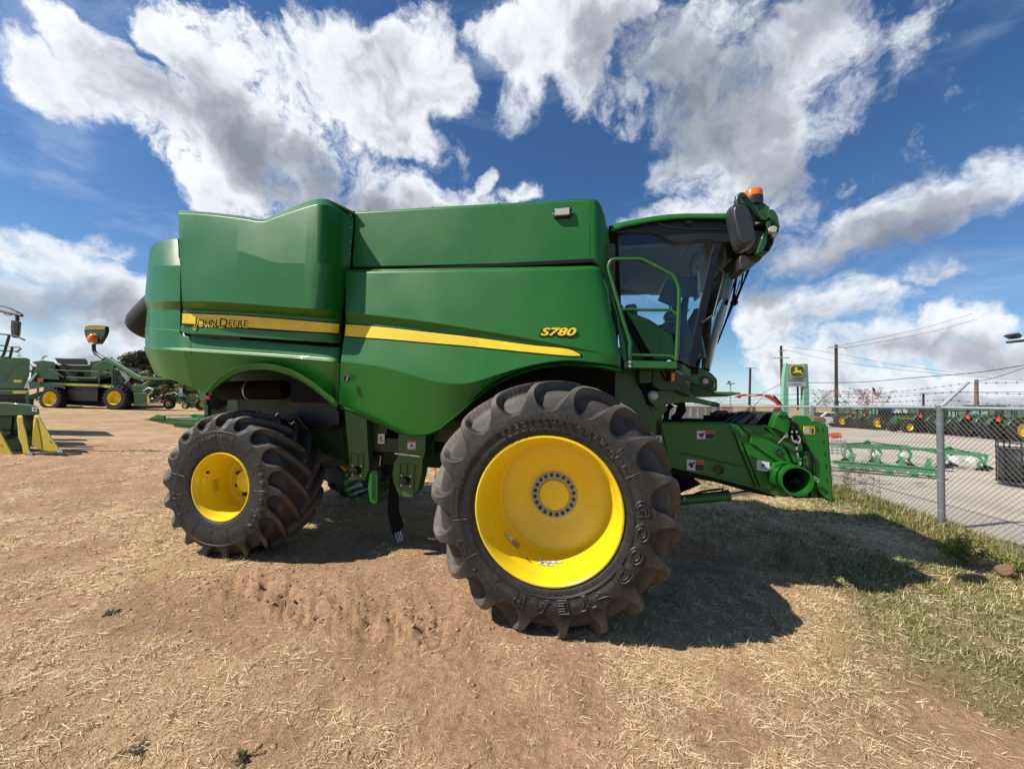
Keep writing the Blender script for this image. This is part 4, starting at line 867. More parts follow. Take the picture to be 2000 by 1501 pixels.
for a in ([(1545, 824), (1553, 832), (1556, 850), (1560, 868)], [(1547, 823), (1557, 830), (1563, 850), (1566, 866)], [(1543, 826), (1549, 838), (1548, 856), (1556, 866)], [(1585, 885), (1587, 900), (1583, 925)], [(1582, 880), (1584, 905), (1578, 930)]): m.tube([P(u, v, YH-.03) for u, v in a], .011, 8)
m.build('hydraulic_hose', M['blackm'], hf, sm=50)
m = MB()
for a in ([(1547, 841), (1547, 845)], [(1556, 841), (1556, 845)], [(1546, 850), (1548, 860), (1553, 863)], [(1559, 850), (1563, 858), (1562, 863), (1552, 862)], [(1556, 872), (1556, 878)], [(1557, 884), (1559, 895), (1565, 896)], [(1563, 900), (1563, 908)], [(1583, 930), (1592, 936), (1597, 942), (1599, 936), (1590, 930)], [(1520, 865), (1533, 852)], [(1532, 854), (1536, 845)]): m.tube([P(u, v, YH-.05) for u, v in a], .008 if a[0][0] != 1520 else .005, 7)
for a in ((1553, 862), (1559, 864), (1535, 850), (1534, 852)): m.lathe([(0, -.02), (.014, -.015), (.016, 0)], 8, 'Y', P(*a, YH-.04))
m.build('steel_fitting', M['steel'], hf, sm=50)
m = MB(); 
for v in (838, 862, 886, 910, 936): m.bar(P(1607+(v-838)*.085, v-3, YH-.001), P(1607.3+(v-838)*.085, v+5, YH-.001), .006, .004)
m.bar(P(1596, 835, YH-.001), P(1596.5, 842, YH-.001), .014, .004)
m.build('slot_hole', M['blackm'], hf)
m = MB(); c = P(1620, 972, YH); m.lathe([(.033, .02), (.033, -.03), (.012, -.03), (.012, -.035), (0, -.035)], 16, 'Y', c); m.build('frame_pin', M['green2'], hf, sm=30)
sticker('caution_sticker', 1569, 832, 1591, 848, YH, [M['stripe']], hf, kind=1)
# lift cylinder
a, b, c_ = P(1300, 979, -.62), P(1425, 967, -.62), P(1480, 957, -.55)
m = MB(); m.tube([a, b], .052, 18); m.tube([b+(a-b).normalized()*.03, b], .058, 18); lc = part('lift_cylinder', m, M['green2'], sm=40)
m = MB(); m.tube([b, c_], .024, 12); m.build('piston_rod', M['steel'], lc, sm=40)
m = MB(); m.tube(pl([(1352, 967), (1368, 960), (1402, 955), (1412, 954), (1411, 960)], -.64), .012, 8); m.build('cylinder_hose', M['blackm'], lc, sm=50)
m = MB(); m.bar(P(1336, 970, -.675), P(1338, 976, -.675), .006); m.build('cylinder_tag', M['white'], lc)
m = MB(); m.prism(pl([(1270, 905), (1320, 930), (1370, 945), (1330, 962), (1290, 965), (1260, 940)], -.45), (0, .9, 0)); part('feeder_support', m, M['blackm'])
SUNV = Vector((.83, .46, -1.0)).normalized(); STR = .1; SKYK = .076; SAT = 1.15
EXPOSURE = .38
# ------------------------------------------------------------------ sky: Nishita air plus procedural cloud in world directions
w = bpy.data.worlds.new('World'); S.world = w; w.use_nodes = True
ns, ls = w.node_tree.nodes, w.node_tree.links; bg = ns['Background']
sk = ns.new('ShaderNodeTexSky'); sk.sky_type = 'NISHITA'; sk.sun_disc = False; sk.sun_elevation = R(47); sk.sun_rotation = R(243)
sk.air_density = 1.0; sk.dust_density = .25; sk.ozone_density = 3.0
tc = ns.new('ShaderNodeTexCoord')
def VM(op, a, b=None, c=None):
    n = ns.new('ShaderNodeVectorMath'); n.operation = op
    for i, x in enumerate((a, b, c)):
        if x is None: continue
        if isinstance(x, (tuple, Vector)): n.inputs[i].default_value = tuple(x)
        elif isinstance(x, float): n.inputs[3].default_value = x
        else: ls.new(x, n.inputs[i])
    return n
def MA(op, a, b=None, c=None, clamp=False):
    n = ns.new('ShaderNodeMath'); n.operation = op; n.use_clamp = clamp
    for i, x in enumerate((a, b, c)):
        if x is None: continue
        if isinstance(x, (int, float)): n.inputs[i].default_value = x
        else: ls.new(x, n.inputs[i])
    return n.outputs[0]
def NZ(vec, scale, detail, rough=.55, dist=0):
    n = ns.new('ShaderNodeTexNoise'); n.inputs['Scale'].default_value = scale; n.inputs['Detail'].default_value = detail; n.inputs['Roughness'].default_value = rough
    n.inputs['Distortion'].default_value = dist; ls.new(vec, n.inputs['Vector']); return n
def SM(x, a, b, lo=0, hi=1, kind='SMOOTHSTEP'):
    n = ns.new('ShaderNodeMapRange'); n.interpolation_type = kind; ls.new(x, n.inputs[0])
    for i, q in enumerate((a, b, lo, hi)): n.inputs[i+1].default_value = q
    return n.outputs[0]
D0 = tc.outputs['Generated']
wn = NZ(D0, 3.2, 3, .5); wv = VM('SUBTRACT', wn.outputs['Color'], (.5, .5, .5)); wv2 = VM('MULTIPLY_ADD', wv.outputs[0], (.16, .16, .16), D0)
wn2 = NZ(D0, 14, 3, .6); wv3 = VM('SUBTRACT', wn2.outputs['Color'], (.5, .5, .5)); DW = VM('MULTIPLY_ADD', wv3.outputs[0], (.060, .060, .060), wv2.outputs[0]).outputs[0]
def blob(px, py, rx, ry, ang=0):
    c = ray(px, py); L = c.length; c = c.normalized(); a = R(ang)
    def tang(du, dv):
        t = ray(px+du, py+dv).normalized()-c; ln = t.length; return t/(ln*ln)
    A = tang(rx*math.cos(a), rx*math.sin(a)); B = tang(-ry*math.sin(a), ry*math.cos(a))
    x = VM('DOT_PRODUCT', DW, A).outputs['Value']; y = VM('DOT_PRODUCT', DW, B).outputs['Value']
    return MA('MULTIPLY_ADD', x, x, MA('MULTIPLY', y, y))
def field(bl, hi=2.0):
    tot = None
    for px, py, rx, ry, ang, wgt in bl:
        r2 = blob(px, py, rx, ry, ang); s = SM(r2, 0, hi, wgt, 0, 'SMOOTHSTEP')
        tot = s if tot is None else MA('MAXIMUM' if wgt == 1 else 'ADD', tot, s)
    return tot
BL = [(40, 80, 130, 60, 20, 1), (170, 120, 120, 60, 20, 1), (300, 180, 210, 90, 15, 1), (300, 60, 60, 60, 0, 1), (460, 130, 200, 130, 20, 1), (620, 60, 110, 80, 0, 1), (560, 260, 230, 100, 25, 1), (740, 320, 180, 80, 25, 1),
      (870, 375, 100, 60, 15, 1), (960, 335, 25, 30, 60, 1), (560, 400, 38, 22, -15, 1), (1005, 378, 42, 24, 0, 1), (780, 110, 50, 80, 20, .8), (860, 60, 100, 70, 70, .9), (990, 50, 130, 70, 0, 1), (1020, 150, 50, 60, 60, .7),
      (1170, 80, 90, 60, 70, 1), (1130, 30, 110, 40, 0, 1), (1330, 60, 170, 110, 10, 1), (1420, 150, 160, 90, 30, 1), (1540, 80, 130, 60, -35, .8), (1690, 50, 120, 40, -20, .55), (1500, 220, 60, 50, 60, .6), (1340, 255, 50, 85, 0, 1), (1400, 340, 130, 95, 20, 1), (1300, 300, 45, 45, 0, 1),
      (1270, 400, 95, 40, 0, 1), (1450, 420, 100, 60, 0, 1), (1600, 430, 150, 42, -8, 1), (1740, 400, 150, 60, -15, 1), (1860, 345, 120, 62, -18, 1), (1960, 320, 60, 40, -30, 1), (1540, 480, 100, 50, -20, 1), (1650, 440, 120, 50, -15, 1),
      (1570, 580, 130, 62, 0, 1), (1650, 560, 70, 45, 20, 1), (1480, 640, 95, 70, -30, 1), (1690, 655, 130, 50, 5, 1), (1830, 625, 90, 40, 10, 1), (1770, 545, 46, 40, -40, .75), (1985, 525, 45, 22, -20, 1), (1625, 343, 30, 18, -10, .5), (1900, 690, 110, 42, 5, 1), (1980, 660, 60, 30, -10, 1),
      (1500, 715, 120, 34, 0, .9), (1730, 745, 160, 22, 0, .8), (1600, 765, 300, 16, 0, .7), (60, 470, 120, 58, 8, 1), (60, 560, 130, 62, 0, 1), (150, 545, 90, 60, 10, 1), (213, 458, 28, 32, 70, .7), (260, 570, 55, 75, 20, 1), (90, 650, 180, 60, 5, 1), (250, 650, 110, 90, 0, 1), (160, 725, 150, 36, 0, .9)]
BL += [(500, 80, 250, 85, 5, 1), (700, 110, 100, 110, 0, .85), (1380, 110, 170, 110, 0, 1), (380, 290, 120, 70, 35, 1), (640, 180, 90, 80, 10, 1), (800, 390, 150, 45, 10, .9), (120, 30, 120, 50, 10, 1), (860, 150, 40, 60, 0, .6), (1220, 190, 40, 50, 40, .6), (1090, 80, 70, 50, 0, .7), (1640, 150, 120, 60, -20, .65), (1470, 290, 50, 50, 30, .6), (1420, 240, 70, 60, 0, .8), (1520, 400, 50, 50, 0, 1), (1300, 440, 200, 60, 0, 1), (1440, 610, 60, 50, -30, .8), (1930, 745, 120, 22, 0, .7), (30, 745, 160, 26, 0, .7)]
f = field(BL)
GR = [(410, 200, 200, 60, 15, .66), (560, 290, 210, 60, 20, .62), (720, 345, 150, 45, 25, .7), (1240, 90, 130, 90, 30, .8), (1420, 160, 150, 80, 40, .7), (1500, 60, 110, 60, -20, .8), (1620, 475, 170, 40, -14, 1), (1500, 510, 120, 50, -20, 1), (80, 590, 170, 34, 3, .62), (150, 560, 60, 30, 0, .5),
      (1720, 675, 150, 26, 0, .7), (1760, 455, 120, 26, -15, .7), (1480, 380, 60, 60, 0, .6), (1780, 560, 40, 30, -40, .8), (1550, 745, 120, 20, 0, .4), (1850, 750, 120, 16, 0, .4), (1990, 535, 40, 22, -20, 1), (60, 680, 100, 20, 0, .5), (200, 710, 120, 18, 0, .4), (1620, 610, 90, 22, 0, .5)]
g = field(GR, 3.0)
# open sky outside the survey: broken cloud everywhere else, for reflections and light
front = VM('DOT_PRODUCT', D0, tuple(_d)).outputs['Value']
rest = SM(front, .15, .52, 1, 0); n0 = NZ(D0, 2.1, 5, .55); f = MA('MAXIMUM', f, MA('MULTIPLY', rest, SM(n0.outputs[0], .52, .68, 0, .5)))
sep = ns.new('ShaderNodeSeparateXYZ'); ls.new(D0, sep.inputs[0])
# detail: wispy noise plus billows
dn = NZ(DW, 6.5, 6, .62); df = NZ(DW, 30, 5, .7)
def VO(vec, scale, det_):
    n = ns.new('ShaderNodeTexVoronoi'); n.feature = 'F1'; n.inputs['Scale'].default_value = scale; n.inputs['Detail'].default_value = det_; n.inputs['Roughness'].default_value = .55; n.inputs['Lacunarity'].default_value = 2.2
    n.normalize = True; ls.new(vec, n.inputs['Vector']); return n.outputs['Distance']
vo = VO(DW, 11, 2)
det = MA('ADD', MA('MULTIPLY', MA('SUBTRACT', dn.outputs[0], .5), 2.0), MA('MULTIPLY', MA('SUBTRACT', df.outputs[0], .5), 1.5))
det = MA('MULTIPLY_ADD', MA('SUBTRACT', .30, vo), .9, det)
raw = MA('ADD', MA('MULTIPLY', f, 1.05), det)
soft = NZ(D0, 1.7, 2, .5)
wid = SM(soft.outputs[0], .34, .62, .28, 1.15)
dens = MA('DIVIDE', MA('SUBTRACT', raw, .27), wid, clamp=True)
dens = SM(dens, 0, 1)
# relief: how the same pattern changes towards the sun
O1 = VM('ADD', DW, tuple(-SUNV*.028)).outputs[0]; dn2 = NZ(O1, 6.5, 4, .62); vo2 = VO(O1, 11, 2)
rel = MA('SUBTRACT', dn.outputs[0], dn2.outputs[0]); relv = MA('SUBTRACT', vo2, vo)
lit = MA('ADD', MA('MULTIPLY', rel, 1.9), MA('MULTIPLY', relv, 1.5))
core = SM(raw, .55, 1.9); gg = MA('MULTIPLY', g, .50)
gg = MA('MULTIPLY', gg, SM(dn.outputs[0], .30, .70, .55, 1.35))
shade = MA('ADD', MA('MULTIPLY', core, .26), gg)
shade = MA('SUBTRACT', MA('ADD', shade, .10), MA('MULTIPLY', lit, .62), clamp=True)
cr = ns.new('ShaderNodeValToRGB'); e = cr.color_ramp.elements
for p_, c_ in ((0, (.76, .785, .82)), (.30, (.63, .66, .705)), (.6, (.37, .39, .44)), (1, (.21, .23, .285))):
    if p_ in (0, 1): x = e[0 if p_ == 0 else -1]
    else: x = e.new(p_)
    x.color = (*c_, 1)
ls.new(shade, cr.inputs[0])
# thin high veil
veil = NZ(VM('MULTIPLY', D0, (1.0, 1.6, 3.2)).outputs[0], 2.6, 8, .6, .6); vl = SM(veil.outputs[0], .50, .80, 0, .30)
hs = ns.new('ShaderNodeHueSaturation'); hs.inputs['Saturation'].default_value = SAT; hs.inputs['Hue'].default_value = .506; ls.new(sk.outputs[0], hs.inputs['Color'])
sc = VM('MULTIPLY', hs.outputs[0], (SKYK*.86, SKYK*1.04, SKYK*1.10)).outputs[0]
def mix(fac, a, b):
    n = ns.new('ShaderNodeMix'); n.data_type = 'RGBA'; ls.new(fac, n.inputs[0])
    for i, x in ((6, a), (7, b)):
        if isinstance(x, tuple): n.inputs[i].default_value = (*x, 1)
        else: ls.new(x, n.inputs[i])
    return n.outputs[2]
hz = SM(sep.outputs[2], .0, .14, .45, 0)
c1 = mix(vl, sc, (.60, .68, .80)); c1 = mix(hz, c1, (.50, .62, .78))
c2 = mix(dens, c1, cr.outputs[0])
ls.new(VM('MULTIPLY', c2, (1/STR, 1/STR, 1/STR)).outputs[0], bg.inputs[0]); bg.inputs[1].default_value = STR
w.cycles.sampling_method = 'NONE'
# ------------------------------------------------------------------ ground
def vn(x, y, seed):
    xi, yi = np.floor(x).astype(np.int64), np.floor(y).astype(np.int64); fx, fy = x-xi, y-yi
    fx, fy = fx*fx*(3-2*fx), fy*fy*(3-2*fy)
    def h(a, b):
        n = (a*374761393+b*668265263+seed*974711) & 0xffffffff; n = ((n ^ (n >> 13))*1274126177) & 0xffffffff
        return ((n ^ (n >> 16)) & 0xffff)/65535.0
    return (h(xi, yi)*(1-fx)+h(xi+1, yi)*fx)*(1-fy)+(h(xi, yi+1)*(1-fx)+h(xi+1, yi+1)*fx)*fy
def fbm(x, y, s, seed=1, o=4, g=.5):
    t = 0; a = 1; n = 0
    for k in range(o): t = t+a*vn(x*s+17*k, y*s-9*k, seed+k); n += a; a *= g; s = s*2.03
    return t/n
def camxy(x, y):
    dx, dy = x-CAM.x, y-CAM.y; return dx*_r0.x+dy*_r0.y, dx*_d0.x+dy*_d0.y
def sstep(x, a, b): t = np.clip((x-a)/(b-a), 0, 1); return t*t*(3-2*t)
def fence_off(X, D): return X-(6.57+.168*(D-5.9))          # metres beyond the fence line
def lotz(D): return -.014*np.clip(D-6.5, 0, 200)
def gh(x, y):
    x, y = np.asarray(x, float), np.asarray(y, float); X, D = camxy(x, y); r = np.hypot(X, D)
    fade = 1-sstep(r, 9, 30)
    z = (fbm(x, y, .9, 3, 3)-.5)*.05+(fbm(x, y, 5.5, 9, 4, .6)-.5)*.045*(.5+fbm(x, y, .8, 21, 2))
    # churned soil and lug prints between the wheels on the near side
    ch = np.exp(-((y+2.05-.12*np.sin(x*1.3))/.28)**2)*sstep(x, -3.4, -2.6)*(1-sstep(x, -.9, -.3))
    z = z+ch*((fbm(x, y, 6, 31, 5, .7)-.5)*.24+np.abs(((x*1.6+y*1.2) % .42)-.21)*.14*sstep(fbm(x, y, 2.2, 33, 2), .35, .6)-.03)
    # wheel ruts running away on the left
    for k, (dd, dp) in enumerate(((8.2, .035), (9.4, .03), (10.9, .03), (7.1, .02))):
        z = z-np.exp(-((D-dd+.05*X+.2*np.sin(X*.5+k))/.22)**2)*dp*sstep(-X, 3.4, 4.6)*(1+.6*np.sin(X*9))
    z = z*fade
    for cx_, cy_ in ((fw.location.x, -1.75), (rw.location.x, -1.35)):
        q = np.exp(-(((x-cx_)/.6)**2+((y-cy_)/.55)**2)**2); z = z*(1-q)+.012*q
    fo_ = fence_off(X, D); k = sstep(fo_, .15, .9)
    return z*(1-k)+(lotz(D)-.07)*k
def cover(x, y):
    X, D = camxy(x, y)
    c = fbm(x, y, .55, 41, 4, .55)*.75+fbm(x, y, 3.0, 51, 4, .6)*.5
    c = c-.10*np.exp(-((X+.8)/1.3)**2-((D-2.6)/1.0)**2)-.13*np.exp(-((X-1.6)/1.0)**2-((D-2.2)/.7)**2)-.10*np.exp(-((X+2.6)/1.4)**2-((D-3.3)/.6)**2)
    c = c-.16*sstep(D+.05*X, 6.2, 7.4)*(1-sstep(D, 11, 12.5))*sstep(-X, 3.6, 4.4)
    c = c-.2*np.exp(-((y+2.05)/.3)**2)*sstep(x, -3.4, -2.6)*(1-sstep(x, -.9, -.3))
    c = c-.14*np.exp(-((X-2.3)/.8)**2-((D-2.35)/.35)**2)-.10*np.exp(-((X+.3)/1.6)**2-((D-1.95)/.35)**2)+.10*sstep(X, 1.0, 2.5)*sstep(D, 2.6, 3.2)
    return sstep(c, .53, .74)
def greenness(x, y):
    X, D = camxy(x, y); g_ = fbm(x, y, .6, 61, 4, .6)
    base = sstep(X-.12*D, 1.2, 3.4)*.85+.5*np.exp(-((fence_off(X, D)+.5)/1.1)**2)
    left = .30*sstep(D, 12, 22)*(1-sstep(X, -4, 4))
    return np.clip((base+left)*sstep(g_, .25, .62)*1.25, 0, 1)
na_f = 620; th = np.concatenate([np.linspace(-R(78), R(78), na_f), np.linspace(R(78), 2*math.pi-R(78), 50)[1:-1]])
rr = np.exp(np.linspace(math.log(.5), math.log(2500), 430)); TH, RR = np.meshgrid(th, rr)
Xc, Dc = RR*np.sin(TH), RR*np.cos(TH); gx = CAM.x+Xc*_r0.x+Dc*_d0.x; gy = CAM.y+Xc*_r0.y+Dc*_d0.y; gz = gh(gx, gy)
nth = len(th); co_ = np.stack([gx, gy, gz], -1).reshape(-1, 3); co_ = np.vstack([co_, [[CAM.x, CAM.y, 0]]])
i, k = np.meshgrid(np.arange(len(rr)-1), np.arange(nth), indexing='ij'); k2 = (k+1) % nth
q = np.stack([i*nth+k, (i+1)*nth+k, (i+1)*nth+k2, i*nth+k2], -1).reshape(-1, 4)
def npmesh(name, co_, q, mat, smooth_=True, parent=None):
    me = bpy.data.meshes.new(name); me.vertices.add(len(co_)); me.vertices.foreach_set('co', np.asarray(co_, np.float32).ravel())
    me.loops.add(q.size); me.loops.foreach_set('vertex_index', q.ravel().astype(np.int32))
    me.polygons.add(len(q)); me.polygons.foreach_set('loop_start', (np.arange(len(q))*q.shape[1]).astype(np.int32)); me.update(calc_edges=True)
    me.materials.append(mat)
    if smooth_: me.shade_smooth()
    o = bpy.data.objects.new(name, me); link(o, parent); return o
m_, ns, ls, bs = newmat('dry ground'); M['ground'] = m_
at = N(ns, 'ShaderNodeAttribute', attribute_name='cover'); sp = N(ns, 'ShaderNodeSeparateColor'); ls.new(at.outputs['Color'], sp.inputs[0])
n1 = noise(ns, ls, 1.3, 6, .6); n2 = noise(ns, ls, 22, 6, .75); n3 = noise(ns, ls, 110, 4, .7); n4 = noise(ns, ls, 260, 3, .7)
soil = ramp(ns, ls, n2.outputs[0], [(.25, (.225, .128, .076)), (.5, (.455, .285, .178)), (.75, (.68, .46, .305))])
thatch = ramp(ns, ls, n3.outputs[0], [(.30, (.20, .118, .062)), (.48, (.57, .385, .215)), (.66, (.90, .69, .43))])
gr = ramp(ns, ls, n3.outputs[0], [(.30, (.075, .075, .028)), (.5, (.23, .205, .085)), (.7, (.54, .46, .25))])
fa = N(ns, 'ShaderNodeMath', operation='MULTIPLY_ADD'); ls.new(n3.outputs[0], fa.inputs[0]); fa.inputs[1].default_value = 1.5; fb = N(ns, 'ShaderNodeMath', operation='MULTIPLY_ADD'); ls.new(sp.outputs[0], fb.inputs[0]); fb.inputs[1].default_value = .85; fb.inputs[2].default_value = -.68; ls.new(fb.outputs[0], fa.inputs[2]); fa.use_clamp = True
c = mixc(ns, ls, fa.outputs[0], soil.outputs[0], thatch.outputs[0]); 
gm = N(ns, 'ShaderNodeMath', operation='MULTIPLY'); ls.new(sp.outputs[1], gm.inputs[0]); gm.inputs[1].default_value = .75
c = mixc(ns, ls, gm.outputs[0], c, gr.outputs[0])
big = ramp(ns, ls, n1.outputs[0], [(.3, (.80, .78, .76)), (.7, (1.15, 1.12, 1.08))]); c = mixc(ns, ls, 1.0, c, big.outputs[0], 'MULTIPLY')
ls.new(c, bs.inputs['Base Color']); bs.inputs['Roughness'].default_value = .95; bs.inputs['Specular IOR Level'].default_value = .15
hm = N(ns, 'ShaderNodeMath', operation='MULTIPLY_ADD'); ls.new(n3.outputs[0], hm.inputs[0]); hm.inputs[1].default_value = .7; ls.new(n2.outputs[0], hm.inputs[2]); bump(ns, ls, hm.outputs[0], .9, .035, bs)
ground = npmesh('ground', co_, q, M['ground']); ground['kind'] = 'structure'
cv, gn = cover(co_[:, 0], co_[:, 1]), greenness(co_[:, 0], co_[:, 1])
ca = ground.data.attributes.new('cover', 'FLOAT_COLOR', 'POINT'); ca.data.foreach_set('color', np.stack([cv, gn, cv*0, cv*0+1], -1).astype(np.float32).ravel())
# blades of straw and grass
def blades(name, x, y, z, az, ln, pitch, wd, bend, mat):
    n = len(x); dx, dy = np.cos(az), np.sin(az); px, py = -dy, dx; V = []
    for t in (0, .5, 1.0):
        h = ln*t*np.sin(pitch)-bend*ln*t*t; l = ln*t*np.cos(pitch); w_ = wd*(1-.75*t)
        for s_ in (-1, 1): V.append(np.stack([x+dx*l+px*w_*s_*.5, y+dy*l+py*w_*s_*.5, z+h+.15*wd*s_], -1))
    V = np.stack(V, 1).reshape(-1, 3); b = np.arange(n)[:, None]*6; Q = np.concatenate([b+np.array([[0, 1, 3, 2]]), b+np.array([[2, 3, 5, 4]])], 0)
    return npmesh(name, V, Q, mat, False)
def strawmat(name, stops):
    m, ns, ls, bs = newmat(name); g = N(ns, 'ShaderNodeNewGeometry'); r_ = ramp(ns, ls, g.outputs['Random Per Island'], stops)
    ls.new(r_.outputs[0], bs.inputs['Base Color']); bs.inputs['Roughness'].default_value = .6; bs.inputs['Specular IOR Level'].default_value = .3
    t = N(ns, 'ShaderNodeBsdfTranslucent'); ls.new(r_.outputs[0], t.inputs[0]); mx = N(ns, 'ShaderNodeMixShader'); mx.inputs[0].default_value = .25
    ls.new(bs.outputs[0], mx.inputs[1]); ls.new(t.outputs[0], mx.inputs[2]); ls.new(mx.outputs[0], ns['Material Output'].inputs[0]); return m
M['straw'] = strawmat('dry straw', [(0, (.30, .19, .10)), (.3, (.62, .44, .25)), (.65, (.90, .72, .45)), (.93, (.97, .87, .64)), (1, (.52, .52, .24))])
M['grass'] = strawmat('grass blades', [(0, (.055, .075, .016)), (.35, (.14, .165, .045)), (.6, (.30, .29, .10)), (.88, (.52, .46, .21)), (1, (.74, .60, .34))])
def scatter(n, r0, r1, a0=-60, a1=60, pw=1.0):
    u = RNG.random(n); r_ = (r0**pw+(r1**pw-r0**pw)*u)**(1/pw); a = R(a0)+(R(a1)-R(a0))*RNG.random(n)
    X, D = r_*np.sin(a), r_*np.cos(a); x = CAM.x+X*_r0.x+D*_d0.x; y = CAM.y+X*_r0.y+D*_d0.y; return x, y, X, D, r_
def keep(mask, *a): return [b[mask] for b in a]
x, y, X, D, r_ = scatter(520000, 1.5, 17, -62, 62, .95)
cl = fbm(x, y, 6.5, 71, 3, .6); cvv = cover(x, y)
ok = (RNG.random(len(x)) < (.05+.95*cvv*sstep(cl, .36, .62))) & (fence_off(X, D) < .3) & (RNG.random(len(x)) > .55*greenness(x, y))
x, y, r_, cvv = keep(ok, x, y, r_, cvv); n = len(x)
print('straw', n)
rnd = RNG.random
pit = np.abs(RNG.normal(0, .16, n))+(rnd(n) < .10)*rnd(n)*.8; ln = (.018+.065*rnd(n)**2.2)*(1+.04*r_)
so_ = blades('dry_straw', x, y, gh(x, y)+.003+.012*rnd(n), rnd(n)*6.283, ln, pit, (.0018+.0016*rnd(n))*np.maximum(1, r_/2.6), .15*rnd(n), M['straw']); so_['kind'] = 'stuff'; so_['label'] = 'pale dry straw and cut stubble scattered over the brown soil'; so_['category'] = 'straw'
x, y, X, D, r_ = scatter(300000, 1.8, 15, 0, 64, 1.1)
g_ = greenness(x, y); ok = (rnd(len(x)) < g_*1.0*(.25+.75*sstep(fbm(x, y, 4, 81, 3), .3, .6))) & (fence_off(X, D) < .55)
x, y, X, D, r_ = keep(ok, x, y, X, D, r_)
nf = 30000; t = rnd(nf)*15; off = RNG.normal(-.12, .30, nf); D2 = 3.6+t; X2 = 6.57+.168*(D2-5.9)+off
x = np.concatenate([x, CAM.x+X2*_r0.x+D2*_d0.x]); y = np.concatenate([y, CAM.y+X2*_r0.y+D2*_d0.y]); r_ = np.concatenate([r_, np.hypot(X2, D2)])
X, D = camxy(x, y); n = len(x); tall = np.exp(-((fence_off(X, D)+.1)/.40)**2)*sstep(fbm(x, y, .9, 91, 3), .35, .6)
ln = (.03+.05*rnd(n))*(1+3.4*tall*rnd(n)); print('grass', n)
so_ = blades('green_grass', x, y, gh(x, y), rnd(n)*6.283, ln, .5+rnd(n)*1.0, (.0022+.0018*rnd(n))*np.maximum(1, r_/3.2), .28*rnd(n), M['grass']); so_['kind'] = 'stuff'; so_['label'] = 'green and yellowed grass thickening towards the chain link fence'; so_['category'] = 'grass'
# tufts of dead grass
x, y, X, D, r_ = scatter(9000, 1.6, 12, -60, 60, 1.0); ok = (RNG.random(len(x)) < (.06+.9*cover(x, y))*(.6-.3*greenness(x, y))) & (fence_off(X, D) < .2); x, y, r_ = keep(ok, x, y, r_); k_ = 16; n = len(x)*k_; print('tufts', n)
X2 = np.repeat(x, k_)+RNG.normal(0, .016, n); Y2 = np.repeat(y, k_)+RNG.normal(0, .016, n); r2_ = np.repeat(r_, k_)
so_ = blades('dead_grass_tufts', X2, Y2, gh(X2, Y2), rnd(n)*6.283, (.02+.055*rnd(n))*(1+.03*r2_), .15+rnd(n)*1.0, (.0016+.0014*rnd(n))*np.maximum(1, r2_/2.6), .35*rnd(n), M['straw']); so_['kind'] = 'stuff'; so_['label'] = 'short bleached tufts of dead grass rooted in the soil'; so_['category'] = 'dead grass'
# pebbles and clods
x, y, X, D, r_ = scatter(5200, 1.6, 9, -60, 55, .9); ok = (rnd(len(x)) > .75*cover(x, y)) & (fence_off(X, D) < 0); x, y = keep(ok, x, y); m = MB(); xx = -3.3+2.9*rnd(700); yy = -2.05+RNG.normal(0, .22, 700); x = np.concatenate([x, xx]); y = np.concatenate([y, yy])
z = gh(x, y)
ico = bmesh.new(); bmesh.ops.create_icosphere(ico, subdivisions=1, radius=1); iv = [v.co.copy() for v in ico.verts]; iff = [tuple(v.index for v in f.verts) for f in ico.faces]; ico.free()
for a, b, c in zip(x, y, z):
    s_ = .003+.017*random.random()**4; m.add([(a+v.x*s_*random.uniform(.7, 1.3), b+v.y*s_*random.uniform(.7, 1.3), c+v.z*s_*.6) for v in iv], iff)
pe = m.build('soil_clods', plain('dry clod', (.36, .23, .155), .95, spec=.1), sm=60); pe['kind'] = 'stuff'; pe['label'] = 'small brown clods and pebbles lying on the bare soil'; pe['category'] = 'clods'
# concrete lot beyond the fence
def lotpt(X, D, dz=0): p = CF(X, D); return (p.x, p.y, float(lotz(D))+dz)
m_, ns, ls, bs = newmat('beige concrete'); n1 = noise(ns, ls, .35, 6, .6); n2 = noise(ns, ls, 14, 5, .7)  # warm beige concrete, mottled at random
c = ramp(ns, ls, n1.outputs[0], [(.3, (.36, .31, .25)), (.5, (.47, .41, .33)), (.7, (.55, .485, .40))]); c2 = ramp(ns, ls, n2.outputs[0], [(.3, (.86, .86, .86)), (.7, (1.08, 1.08, 1.08))])
ls.new(mixc(ns, ls, 1.0, c.outputs[0], c2.outputs[0], 'MULTIPLY'), bs.inputs['Base Color']); bs.inputs['Roughness'].default_value = .85; bump(ns, ls, n2.outputs[0], .3, .02, bs); M['concrete'] = m_
Ds = [2.0, 4, 5, 6.5, 8, 10, 14, 20, 30, 45, 70, 110]; vs = []; fs = []
for D in Ds:
    e = 6.57+.168*(D-5.9)+.42+.25*math.sin(D*1.7); e2 = e if D < 46 else -D*.2
    vs += [lotpt(e2+(s_**1.5)*(D*2.2+6), D) for s_ in [k/24 for k in range(25)]]
fs = [(i*25+k, i*25+k+1, (i+1)*25+k+1, (i+1)*25+k) for i in range(len(Ds)-1) for k in range(24)]
lot = MB().add(vs, fs).build('concrete_yard', M['concrete'], sm=60); lot['kind'] = 'structure'
m = MB(); rw_ = [CF(X, D) for X, D in ((-80, 60), (-10, 60), (-10, 66), (-80, 66))]; m.add([(p.x, p.y, .004) for p in rw_], [(0, 1, 2, 3)]); rd = m.build('road', M['concrete']); rd['kind'] = 'structure'

